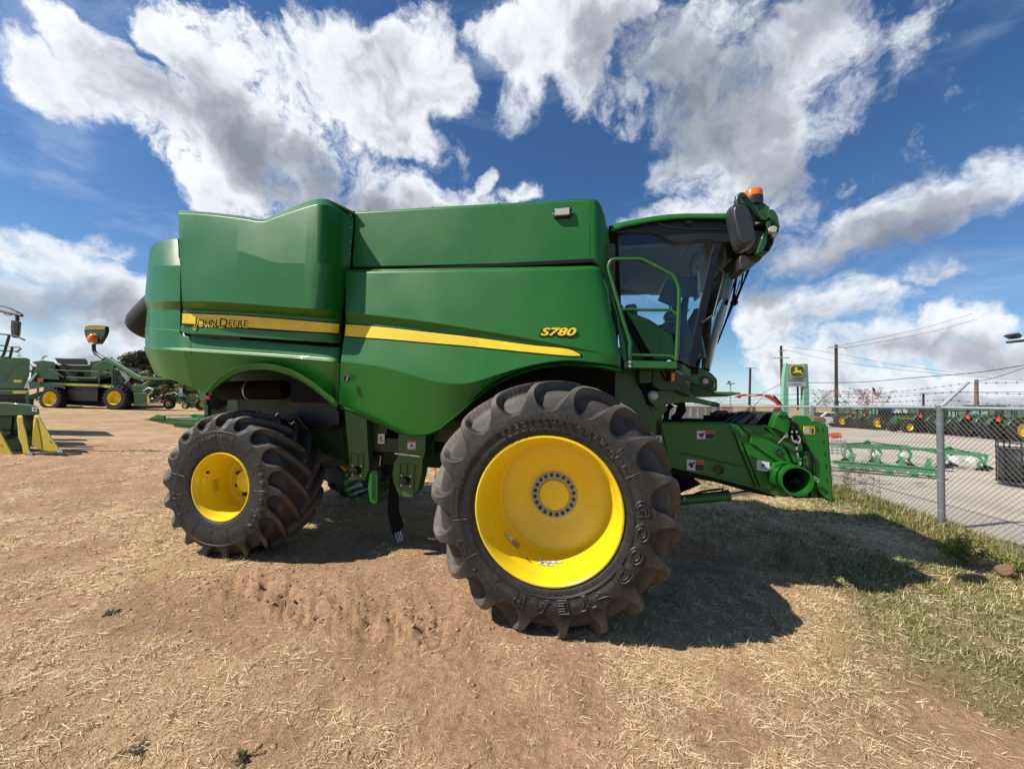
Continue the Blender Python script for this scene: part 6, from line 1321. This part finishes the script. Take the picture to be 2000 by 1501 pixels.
# ------------------------------------------------------------------ yard beyond the fence
def tractor(label):
    t = thing('farm_tractor', label, 'tractor', group='green tractors parked in a row across the yard')
    def wheel_(x, y, R_, rim, w_, nm):
        m = MB(); m.lathe([(rim, -w_/2), (R_*.88, -w_/2), (R_*.96, -w_*.36), (R_*.975, 0), (R_*.96, w_*.36), (R_*.88, w_/2), (rim, w_/2)], 30, 'Y')
        for k in range(18):
            a = 2*math.pi*k/18
            for sd in (-1, 1): a2 = a+(.17 if sd > 0 else 0); m.bar((R_*.97*math.cos(a2), sd*w_*.5, R_*.97*math.sin(a2)), (R_*math.cos(a2+.2), 0, R_*math.sin(a2+.2)), .05, .05)
        s_ = 1 if y > 0 else -1; w2 = MB(); w2.lathe([(rim, s_*w_*.46), (rim*1.04, s_*w_*.5), (rim*.94, s_*w_*.48), (rim*.85, s_*w_*.25), (rim*.78, s_*.04), (rim*.4, s_*.06), (rim*.3, s_*.12), (0, s_*.12)], 26, 'Y')
        o = w2.build(nm, M['yellow'], t, loc=(x, y, R_), sm=40); m.build('tyre', M['tyre'], o, sm=40)
    for y in (-.85, .85): wheel_(-.9, y, .86, .50, .46, 'rear_wheel'); wheel_(1.35, y*.9, .56, .33, .34, 'front_wheel')
    m = MB(); m.prism([Vector((x, -.36, z)) for x, z in ((-.1, .75), (-.1, 1.62), (.6, 1.62), (1.7, 1.45), (2.0, 1.3), (2.05, .85), (1.9, .7))], (0, .72, 0)); m.build('hood', g2, t, bevel=.07)
    m = MB(); m.bb((-1.4, -.4, .55), (.2, .4, 1.2)); m.bb((-.2, -.25, .45), (1.9, .25, .8)); m.build('chassis', bk, t, bevel=.03)
    m = MB()
    for y in (-.72, .72): m.lathe([(.95, -.22), (.97, .22)], 14, 'Y', (-.9, y, .86), R(20), R(165))
    m.build('fender', g2, t, solid=.03)
    m = MB()
    for x, y in ((-1.35, -.6), (-1.35, .6), (.05, -.62), (.05, .62)): m.tube([(x, y, 1.15), (x*.93, y*.93, 2.35)], .045, 6)
    c_ = m.build('cab_frame', M['black'], t); m = MB(); m.bb((-1.30, -.58, 1.25), (.02, .58, 2.32)); m.build('cab_glass', M['glassT'], c_)
    m = MB(); m.bb((-1.45, -.68, 2.34), (.22, .68, 2.52)); m.build('cab_roof', g2, t, bevel=.06)
    m = MB(); m.prism([Vector((-1.62, y, z)) for y, z in ((-.20, 1.45), (.20, 1.45), (0, 1.82))], (.02, 0, 0)); m.build('slow_vehicle_sign', M['redreflector'], t)
    m = MB(); m.bb((-1.2, -.3, 1.0), (-.7, .3, 1.6)); m.build('seat', M['black'], t, bevel=.05); m = MB(); m.tube([(.9, -.3, 1.5), (.9, -.3, 2.2)], .04, 8); m.build('exhaust_stack', M['black'], t)
    m = MB(); m.prism([Vector((x, -.365, z)) for x, z in ((.2, 1.38), (1.7, 1.28), (1.7, 1.34), (.2, 1.46))], (0, .73, 0)); m.build('hood_stripe', M['stripe'], t)
    for y in (-.5, .5): m = MB(); m.bar((-1.5, y, .7), (-2.1, y*.8, .5), .06); m.build('lift_arm', M['black'], t)
    return t
M['glassT'] = glassmat('tractor glass', (.45, .60, .58))
spots = [(1655, 47, -15, 'farthest tractor of the row, beside the white pickup'), (1690, 44.5, -12, 'second farthest tractor of the row, triangle sign left of centre'), (1722, 42.5, -14, 'third farthest tractor of the row, left of the blue machine'), (1788, 38, 176, 'tractor turned to face the pickup, small yellow front wheel leading'), (1838, 36.5, -10, 'tractor directly behind the nearest fence post'), (1880, 34, -14, 'tractor just right of the nearest fence post with bright rear rim'), (1944, 31, -16, 'tractor with the largest yellow rim, near the right edge'), (2002, 28.5, -12, 'tractor cut by the right edge of the view')]
first = None
for px, D, a, lb in spots:
    o = tractor(lb+' across the yard') if first is None else copy_tree(first); 
    if first is None: first = o
    o['label'] = lb; o.location = CF((px-1000)/751*D, D, float(lotz(D))); o.rotation_euler = (0, 0, YAW+R(a)); o.scale = (.9+.2*((px*7) % 10)/10,)*3
def boxthing(name, label, cat, px0, px1, py0, py1, D, th, mat, bev=.0, grp=None):
    pts = pd([(px0, py1), (px1, py1), (px1, py0), (px0, py0)], D); m = MB(); m.prism(pts, _d0*th); o = m.build(name, mat, bevel=bev); tag(o, label, cat, grp); return o
T = TH('blue_machine', 'bright blue machine standing among the dark tractors', 'machine', 1742, 45)
T.plate('body', [(1724, 797), (1745, 796), (1746, 812), (1726, 812)], M['blue'], 0, 1.4, bevel=.05); T.tube('frame', [(1722, 812), (1728, 799), (1738, 797), (1746, 812)], .06, M['blue'], -.1); T.plate('cab_window', [(1730, 800), (1741, 800), (1741, 806), (1730, 806)], M['grey'], -.03, .03)
T = TH('planter_frame', 'long black planter standing between the blue machine and the facing tractor', 'planter', 1745, 41.5)
T.plate('frame', [(1716, 806), (1790, 806), (1790, 812), (1716, 811)], bk, 0, 1.0)
for k in range(9): T.plate('row_unit', [(1718+k*8, 811), (1724+k*8, 811), (1725+k*8, 832+k*.5), (1719+k*8, 831+k*.5)], M['black'], .1*(k % 2), .6, bevel=.03)
for px0, px1, y0, y1, D, lb in ((1738, 1792, 793.5, 803, 60, 'low white metal building behind the blue machine'), (1935, 2040, 796, 815, 48, 'white trailer box at the right behind the tractors')):
    pts = pd([(px0, y1+6), (px1, y1+6), (px1, y0), (px0+3, y0-1)], D); t = thing('white_building' if D == 60 else 'box_trailer', lb, 'building' if D == 60 else 'trailer', CF(((px0+px1)/2-1000)/751*D, D)); of = Vector(t.location); m = MB(); m.prism([p-of for p in pts], _d0*5); m.build('wall' if D == 60 else 'body', M['white'], t)
    m = MB(); m.prism([p-of for p in pd([(px0-2, y0+.5), (px1+2, y0+.5), (px1+1, y0-1), (px0+1, y0-1.5)], D-.1)], _d0*5.3); m.build('roof', M['galv'], t)
    for k in range(4): u = px0+6+(px1-px0-14)*k/3; m = MB(); m.prism([p-of for p in pd([(u, y0+3), (u+4, y0+3), (u+4, y0+7), (u, y0+7)], D-.05)], _d0*.03); m.build('window' if D == 60 else 'panel', M['signgrey'], t)
# far slatted boundary fence and yard clutter to the left of the feeder house
t = thing('slat_fence', 'long grey slatted fence beyond the feeder house', 'fence', CF((1360-1000)/751*34, 34)); of = Vector(t.location); m = MB()
m.prism([p-of for p in pd([(1285, 793), (1412, 793), (1412, 818), (1285, 818)], 34)], _d0*.05); m.build('slat_panel', plain('grey slats', (.20, .20, .20), .7), t)
for k in range(9): u = 1288+k*15; m = MB(); m.tube([p-of for p in pd([(u, 790), (u, 820)], 33.9)], .05, 8); m.build('post', M['galv'], t, sm=50)
m = MB(); m.tube([p-of for p in pd([(1285, 792.5), (1412, 792.5)], 33.9)], .04, 8); m.build('rail', M['galv'], t, sm=50)
for k in range(6): u = 1290+k*21; m = MB(); m.tube([p-of for p in pd([(u, 791), (u+12, 776)], 33.9)], .03, 6); m.build('outrigger_arm', M['galv'], t)
# red forage blower with long spout
T = TH('forage_blower', 'red machine with long curved spout rising over the fence', 'machine', 1500, 30)
T.plate('spout', [(1433, 775), (1442, 771), (1452, 769), (1494, 769), (1506, 772), (1516, 776), (1525, 784), (1531, 794), (1522, 795), (1512, 785), (1502, 779), (1490, 773), (1452, 773), (1440, 776)], M['red'], 0, .5, bevel=.03); T.plate('spout_lettering', [(1459, 770.3), (1477, 770.3), (1477, 771.8), (1459, 771.8)], M['white'], -.01, .01); T.tube('spout_cylinder', [(1511, 772), (1517, 778), (1524, 787)], .05, bk, -.1); T.plate('spout_hook', [(1441, 773), (1447, 773), (1446, 778), (1442, 777)], M['red'], 0, .2)
T.plate('hood', [(1455, 802), (1460, 795), (1474, 788), (1476, 803)], M['red'], 1, 1.5, bevel=.03); T.plate('hood', [(1508, 803), (1513, 796), (1526, 795), (1530, 806)], M['red'], .5, 1.2, bevel=.03); T.plate('chassis', [(1450, 802), (1532, 804), (1532, 816), (1450, 815)], dg, 1, 1.5)
for u in (1462, 1520): T.wheel('wheel', u, 814, .5, .25, .4, M['galv'], .5)
T = TH('seed_bin', 'faded salmon red hopper seen behind the black hoses', 'hopper', 1420, 28); T.plate('bin', [(1409, 792), (1431, 793), (1431, 812), (1424, 822), (1416, 822), (1410, 815)], plain('faded salmon paint', (.48, .16, .12), .7), 0, 1.2, bevel=.04); T.plate('bin_lid', [(1408, 790), (1432, 791), (1432, 793), (1408, 792.5)], M['red'], -.05, 1.3)
for u in (1411, 1429): T.plate('leg', [(u, 814), (u+1.5, 814), (u+1.5, 834), (u, 834)], M['red'], 0, .05)
# dealer sign
DS = 44; t = thing('dealer_sign', 'tall sign on pale green posts showing a yellow deer emblem on grey', 'sign', CF((1557-1000)/751*DS, DS, -.6)); of = Vector(t.location)
def sg(name, pts, mat, dD=0, th=.2, parent=None, bev=0): m = MB(); m.prism([p-of for p in pd(pts, DS+dD)], _d0*th); return m.build(name, mat, parent or t, bevel=bev)
sg('sign_post', [(1535.5, 709), (1540, 709.5), (1540, 760), (1540, 830), (1530, 830), (1530.5, 760), (1532, 735)], M['palegreen'], -.1, .5); sg('sign_post', [(1571, 710), (1577.5, 710), (1579, 735), (1580.5, 760), (1580.5, 830), (1570, 830), (1570, 757)], M['palegreen'], -.1, .5)
pn = sg('sign_panel', [(1538, 711), (1575, 711), (1575, 743), (1538, 743)], M['signgrey'], -.15, .3); sg('sign_panel', [(1538, 744), (1575, 744), (1575, 754.5), (1538, 754.5)], plain('light grey sign', (.36, .37, .38), .5), -.15, .3); sg('panel_joint', [(1538, 743), (1575, 743), (1575, 744), (1538, 744)], bk, -.1, .2)
def shield_(cx_, cy_, a, b): return [(cx_+a*math.copysign(abs(math.cos(k*math.pi/16))**.5, math.cos(k*math.pi/16))*(1-.10*max(0, math.sin(k*math.pi/16))), cy_+b*math.copysign(abs(math.sin(k*math.pi/16))**.55, math.sin(k*math.pi/16))) for k in range(32)]
sg('emblem_border', shield_(1557, 724.3, 13.8, 11.3), M['stripe'], -.20, .04, pn); sg('emblem_field', shield_(1557, 724.3, 12.8, 10.3), M['green2'], -.25, .04, pn)
deer = [(1548.5, 727.5), (1550, 725.8), (1552.8, 725.6), (1553.8, 723.5), (1554, 720.5), (1551.6, 720.2), (1552.5, 718.8), (1554.5, 718.4), (1553.2, 716.2), (1555.5, 717.6), (1557.2, 716), (1557.4, 718.4), (1556.6, 719.8), (1557.8, 722.5), (1560.5, 723.6), (1563.2, 723.2), (1564.6, 722), (1564.4, 724), (1565.4, 727), (1568, 730.8), (1566.5, 730.5), (1563.2, 727.8), (1560, 727.4), (1556.5, 727.6), (1553.5, 727.8), (1551, 728.6), (1550.6, 727.6)]
sg('deer_emblem', deer, M['stripe'], -.29, .03, pn)
for s_, u, v, w_, mt in (('JOHN DEERE', 1557, 741.5, 26, M['signgrey']), ('EQUIPMENT', 1557, 751.5, 26, M['grey'])):
    a = AD(u, v, DS-.21)-of; o = text('sign_lettering', s_, .20, M['grey'], t, a, _r, _u, extrude=.005, align='CENTER')
m = MB(); m.tube([p-of for p in pd([(1558, 754), (1558.5, 800)], DS+.5)], .10, 8); m.build('middle_pole', bk, t)
# utility poles
def pole(px, top, D, r_, label, arms=(), lean=0, mat='wood', grp=None, extra=None):
    b = CF((px+lean-1000)/751*D, D, -1.2); a = AD(px, top, D); t = thing('utility_pole', label, 'utility pole', b, group=grp); m = MB(); m.tube([Vector((0, 0, 0)), a-b], [r_*1.25, r_], 10); m.build('pole', M[mat], t, sm=50)
    for (u0, v0, u1, v1) in arms:
        m = MB(); m.bar(AD(u0, v0, D-.15)-b, AD(u1, v1, D-.15)-b, .12); ca_ = m.build('crossarm', M['galv'], t)
        for f in (.05, .5, .95):
            p = AD(u0+(u1-u0)*f, v0+(v1-v0)*f, D-.15)-b; m = MB(); m.lathe([(.03, 0), (.07, .05), (.07, .14), (.03, .2), (0, .22)], 8, 'Z', p); m.build('insulator', M['galv'], ca_)
    return t, b
pole(1525.5, 675, 60, .17, 'dark leaning pole just left of the dealer sign', [(1511, 698.5, 1541, 698.5), (1521, 686, 1537, 684)], lean=4)
t, b = pole(1633, 673, 60, .20, 'tall straight pole right of the dealer sign, arms spread at top', [(1618, 678, 1648, 678)], lean=1); m = MB(); m.tube([AD(1613, 682, 59.8)-b, AD(1618, 678, 59.8)-b], .04, 5); m.tube([AD(1648, 678, 59.8)-b, AD(1654, 681, 59.8)-b], .04, 5); m.tube([AD(1631, 667, 60)-b, AD(1631, 675, 60)-b], .03, 5); m.build('arm_end', M['galv'], t)
pole(1465.5, 717, 60, .15, 'dark pole with one crossarm left of the leaning pole', [(1457, 718.5, 1476, 719)], lean=-2)
pole(1907, 741, 50, .19, 'thick short brown pole above the yard tractors', [], lean=0, mat='brown')
pole(1803.5, 768, 60, .14, 'small distant pole left of the nearest fence post', [(1799, 768.5, 1808, 768.5)])
t = thing('yard_light', 'slim grey yard light with twin heads beside the cab', 'street lamp', CF((1426.5-1000)/751*46, 46, -1)); b = Vector(t.location); m = MB(); m.tube([Vector((0, 0, 0)), AD(1426.5, 748, 46)-b], .09, 8); m.build('pole', M['galv'], t, sm=50)
for a_, c_ in (((1420, 749), (1425, 749)), ((1428, 749), (1434, 748.5))): m = MB(); m.bar(AD(*a_, 46)-b, AD(*c_, 46)-b, .25, .12); m.build('lamp_head', M['grey'], t)
m = MB(); m.box(AD(1424, 745.5, 46)-b, (.25, .2, .2)); m.build('lamp_head', M['grey'], t)
t = thing('flood_light', 'twin dark flood light heads at the right edge of the sky', 'flood light', CF((2012-1000)/751*22, 22, -.3)); b = Vector(t.location); m = MB(); m.tube([Vector((0, 0, 0)), AD(2012, 655, 22)-b], .08, 8); m.bar(AD(1996, 664, 22)-b, AD(2014, 661, 22)-b, .06); m.build('pole', M['grey'], t, sm=50)
for pts in ([(1980, 653), (1990, 649.5), (1997, 655), (1993, 660)], [(1986, 664), (2000, 662), (2001, 667.5), (1987, 668)]): m = MB(); m.prism([p-b for p in pd(pts, 21.8)], _d0*.5); m.build('lamp_head', M['grey'], t)
# wires
def wire(label, pts, D0_, D1_, r_=.02):
    n = len(pts); c = catmull([AD(u, v, D0_+(D1_-D0_)*i/(n-1)) for i, (u, v) in enumerate(pts)], 5); o0 = c[0]; m = MB(); m.tube([p-o0 for p in c], r_, 4); o = m.build('overhead_wire', M['wire'], loc=o0); tag(o, label, 'wire', 'overhead wires above the yard'); return o
wire('thick dark wire rising from the dealer sign to the right edge', [(1580, 747), (1680, 746), (1800, 736), (1900, 728), (2000, 713), (2100, 697)], 40, 26, .028)
wire('wire slanting up from the spout to the leaning pole', [(1490, 767), (1508, 758), (1527, 749)], 40, 40, .022)
wire('thin wire between the tall pole and the thick brown pole', [(1540, 684), (1633, 705), (1760, 722), (1900, 735), (2000, 742)], 40, 30, .012); wire('thin wire above the others near the tall pole', [(1540, 677), (1633, 690), (1750, 712), (1907, 732)], 40, 31, .012)
wire('wire from the thick brown pole up to the right edge', [(1910, 745), (1950, 735), (2000, 718), (2080, 690)], 30, 24, .02); wire('faint high wire crossing the clouds at right', [(1633, 676), (1740, 655), (1820, 636), (1900, 612)], 42, 60, .02); wire('lower faint high wire crossing the clouds at right', [(1650, 679), (1740, 664), (1830, 645), (1910, 622)], 42, 60, .02); wire('long wire low behind the barbed wire', [(1440, 772), (1560, 770), (1700, 769), (1850, 766), (2000, 765)], 60, 50, .022)
# flag
t = thing('flag_pole', 'small striped flag hanging above the tractors', 'flag', CF((1704-1000)/751*60, 60, -.8)); b = Vector(t.location); m = MB(); m.tube([Vector((0, 0, 0)), AD(1704, 754, 60)-b], .05, 6); m.build('pole', M['galv'], t)
fl = [AD(u, v, 60)-b for u, v in ((1704.5, 755), (1709, 759), (1713, 767), (1717.5, 775.5), (1712, 773), (1706, 768.5), (1704.5, 767))]; m = MB(); m.prism(fl, _d0*.03); fo2 = m.build('flag_cloth', M['white'], t)
m = MB()
for k in range(3): m.prism([AD(1705+k*1.6, 763.5+k*2.6, 59.95)-b, AD(1712+k*2, 767+k*2.4, 59.95)-b, AD(1712.3+k*2, 768+k*2.4, 59.95)-b, AD(1705+k*1.6, 764.8+k*2.6, 59.95)-b], _d0*.02)
m.build('red_stripe', M['red'], fo2); m = MB(); m.prism([p-b for p in pd([(1704.5, 755), (1708.5, 758.5), (1709.5, 764), (1704.5, 762.5)], 59.93)], _d0*.02); m.build('blue_canton', plain('navy', (.02, .03, .10), .7), fo2)
# implements on the concrete
jg = paint('implement green', (.03, .27, .10), .45, .2, dirt_amt=.4)
def implement(name, label, a, b, H, W_, nleg, kind, seed):
    """a real frame lying on the concrete from ground point a to b (metres right, metres ahead)"""
    A_, B_ = CF(*a), CF(*b); A_.z = float(lotz(a[1])); d_ = B_-A_; d_.z = 0; L = d_.length; rn = random.Random(seed)
    t = thing(name, label, 'implement', A_, math.atan2(d_.y, d_.x))
    if kind == 0:
        for y in (0, W_): m = MB(); m.box((L/2, y, .20), (L, .09, .11)); m.build('toolbar', jg, t, bevel=.008)
        for k in range(3): m = MB(); m.box((L*(.12+.38*k), W_/2, .20), (.07, W_, .09)); m.build('cross_member', jg, t, bevel=.006)
        for k in range(nleg):
            x = L*(.14+.72*k/(nleg-1)); m = MB(); m.prism([Vector((x+p*.9, -.055, z)) for p, z in ((-.10, .12), (.10, .12), (.07, .40), (.12, H), (.02, H+.04), (-.02, H*.75))], (0, .025, 0)); m.prism([Vector((x+p*.9, .03, z)) for p, z in ((-.10, .12), (.10, .12), (.07, .40), (.12, H), (.02, H+.04), (-.02, H*.75))], (0, .025, 0)); m.build('bracket', jg, t, bevel=.005)
            m = MB(); m.lathe([(.0, -.07), (.035, -.065), (.035, .065), (0, .07)], 10, 'Y', (x+.06, 0, H-.03)); m.build('pivot_pin', M['steel'], t)
        for k in range(5): x = L*(.04+.23*k); m = MB(); m.prism([Vector((x+p, -.10, z)) for p, z in ((-.05, .0), (.09, .0), (.07, .22), (-.05, .24))], (0, .14, 0)); m.build('skid_shoe', jg, t, bevel=.01)
        for y, z in ((-.14, .02), (-.2, .28), (W_+.1, .03)): m = MB(); m.bar((-.25, y, z), (L+.1, y-.05, z-.01), .025); m.build('cutter_bar', bk, t)
    else:
        for y in (0, W_): m = MB(); m.box((L/2, y, H), (L, .075, .085)); m.build('toolbar', jg, t, bevel=.008)
        for k in range(3): m = MB(); m.box((L*(.06+.44*k), W_/2, H-.01), (.06, W_, .07)); m.build('cross_member', jg, t, bevel=.006)
        for k in range(nleg):
            x = L*(.02+.96*k/(nleg-1)); y = (k % 2)*W_; pts = catmull([Vector(p) for p in ((x, y, H), (x+.16, y, H-.02), (x+.28, y, H*.72), (x+.22, y, H*.38), (x+.30, y, .08))], 4); m = MB(); m.tube(pts, .042, 8); sk_ = m.build('shank', jg, t, sm=50)
            m = MB(); m.prism([Vector((x+p, y-.06, z)) for p, z in ((.12, .0), (.46, .0), (.40, .07), (.26, .13), (.20, .08))], (0, .12, 0)); m.build('sweep_point', bk, sk_, bevel=.006)
        m = MB(); m.tube([(L*.1, W_/2, H+.02), (L*.45, W_/2, H+.14), (L*.8, W_*.6, H+.03)], .018, 6); m.build('hydraulic_hose', bk, t)
        m = MB(); m.prism([Vector((L*.42+p, W_*.5, z)) for p, z in ((-.18, H), (.18, H), (.05, H+.20), (-.05, H+.20))], (0, .05, 0)); m.build('hitch_mast', jg, t, bevel=.006)
        for x in (.38, .68): m = MB(); m.lathe([(0, -.05), (.10, -.04), (.11, .04), (0, .05)], 16, 'Y', (L*x, -.06, H*.62)); m.build('white_disc', M['white'], t, sm=40)
    return t
implement('cultivator_frame', 'nearest green toolbar with upright triangular brackets lying on the concrete', (9.75, 11.5), (11.75, 10.5), .52, .45, 4, 0, 1)
implement('shank_frame', 'middle green implement frame with arched shanks and two white discs', (11.1, 13.0), (13.9, 12.7), .60, .9, 7, 1, 2)
implement('shank_frame', 'right hand green frame with bent legs out on the open concrete', (14.1, 12.9), (15.2, 12.3), .50, .7, 4, 1, 3)
T = TH('hay_rack', 'pale wire rack standing just right of the header frame beyond the fence', 'rack', 1638, 11.8)
for v in (860, 866, 872, 878, 884): T.tube('rail', [(1622, v), (1642, v+1), (1652, v+3)], .014, M['galv'])
for u in (1624, 1634, 1642, 1650): T.tube('upright', [(u, 858), (u+2, 888)], .014, M['galv'])
T = TH('auger_reel', 'small red spiral auger lying beyond the fence', 'auger', 1638, 20)
m = MB(); a, b = AD(1622, 851, 20)-T.off, AD(1641, 849, 20)-T.off; m.tube([a, b], .03, 6); dr = (b-a).normalized(); sd = dr.cross(Vector((0, 0, 1)))
m.tube([a.lerp(b, k/60)+(sd*math.cos(k*.62)+Vector((0, 0, 1))*math.sin(k*.62))*.13 for k in range(61)], .022, 5)
m.build('auger_flighting', M['red'], T.o)
T = TH('ring_feeder', 'black ring feeder cut off by the right edge beyond the fence', 'feeder', 2022, 9.6); cx_ = AD(2024, 905, 9.6)-T.off
for v, rr_ in ((866, .02), (878, .018), (900, .016), (944, .03)): c = AD(2024, v, 9.6)-T.off; m = MB(); m.tube([c+Vector((.62*math.cos(k*.2618), .62*math.sin(k*.2618), 0)) for k in range(24)], rr_, 6, close=True); m.build('ring', M['black'], T.o)
c0_, c1_ = AD(2024, 944, 9.6)-T.off, AD(2024, 880, 9.6)-T.off; m = MB(); m.lathe([(.60, c0_.z), (.60, c1_.z)], 24, 'Z', (c0_.x, c0_.y, 0)); m.build('side_sheet', M['black'], T.o, solid=.01)
for k in range(12): an = k*.5236; m = MB(); m.tube([(c0_.x+.62*math.cos(an), c0_.y+.62*math.sin(an), c0_.z), (c0_.x+.62*math.cos(an), c0_.y+.62*math.sin(an), c1_.z+.22)], .014, 5); m.build('upright', M['black'], T.o)
# ------------------------------------------------------------------ camera
cam = bpy.data.cameras.new('camera'); co = bpy.data.objects.new('camera', cam); COL.objects.link(co); S.camera = co
cam.sensor_width = 36; cam.lens = F/2000*36; cam.clip_end = 5000; cam.clip_start = .05
co.matrix_world = Matrix((( _r.x, _u.x, -_d.x, CAM.x), (_r.y, _u.y, -_d.y, CAM.y), (_r.z, _u.z, -_d.z, CAM.z), (0, 0, 0, 1)))
# ------------------------------------------------------------------ sun
SUN = Vector((.83, .46, -1.0)).normalized()       # the way the light travels
sl = bpy.data.lights.new('sun', 'SUN'); so = bpy.data.objects.new('sun', sl); COL.objects.link(so)
sl.energy = 5.0; sl.angle = R(.53); sl.color = (1.0, .93, .81)
so.rotation_euler = SUN.to_track_quat('-Z', 'Y').to_euler(); so.location = (-5, -5, 12)
S.view_settings.view_transform = 'Standard'; S.view_settings.look = 'None'; S.view_settings.exposure = EXPOSURE; S.view_settings.gamma = 1
S.view_settings.use_curve_mapping = False
S.render.film_transparent = False
S.cycles.max_bounces = 8; S.cycles.transparent_max_bounces = 16; S.cycles.use_adaptive_sampling = True
S.cycles.sample_clamp_indirect = 6
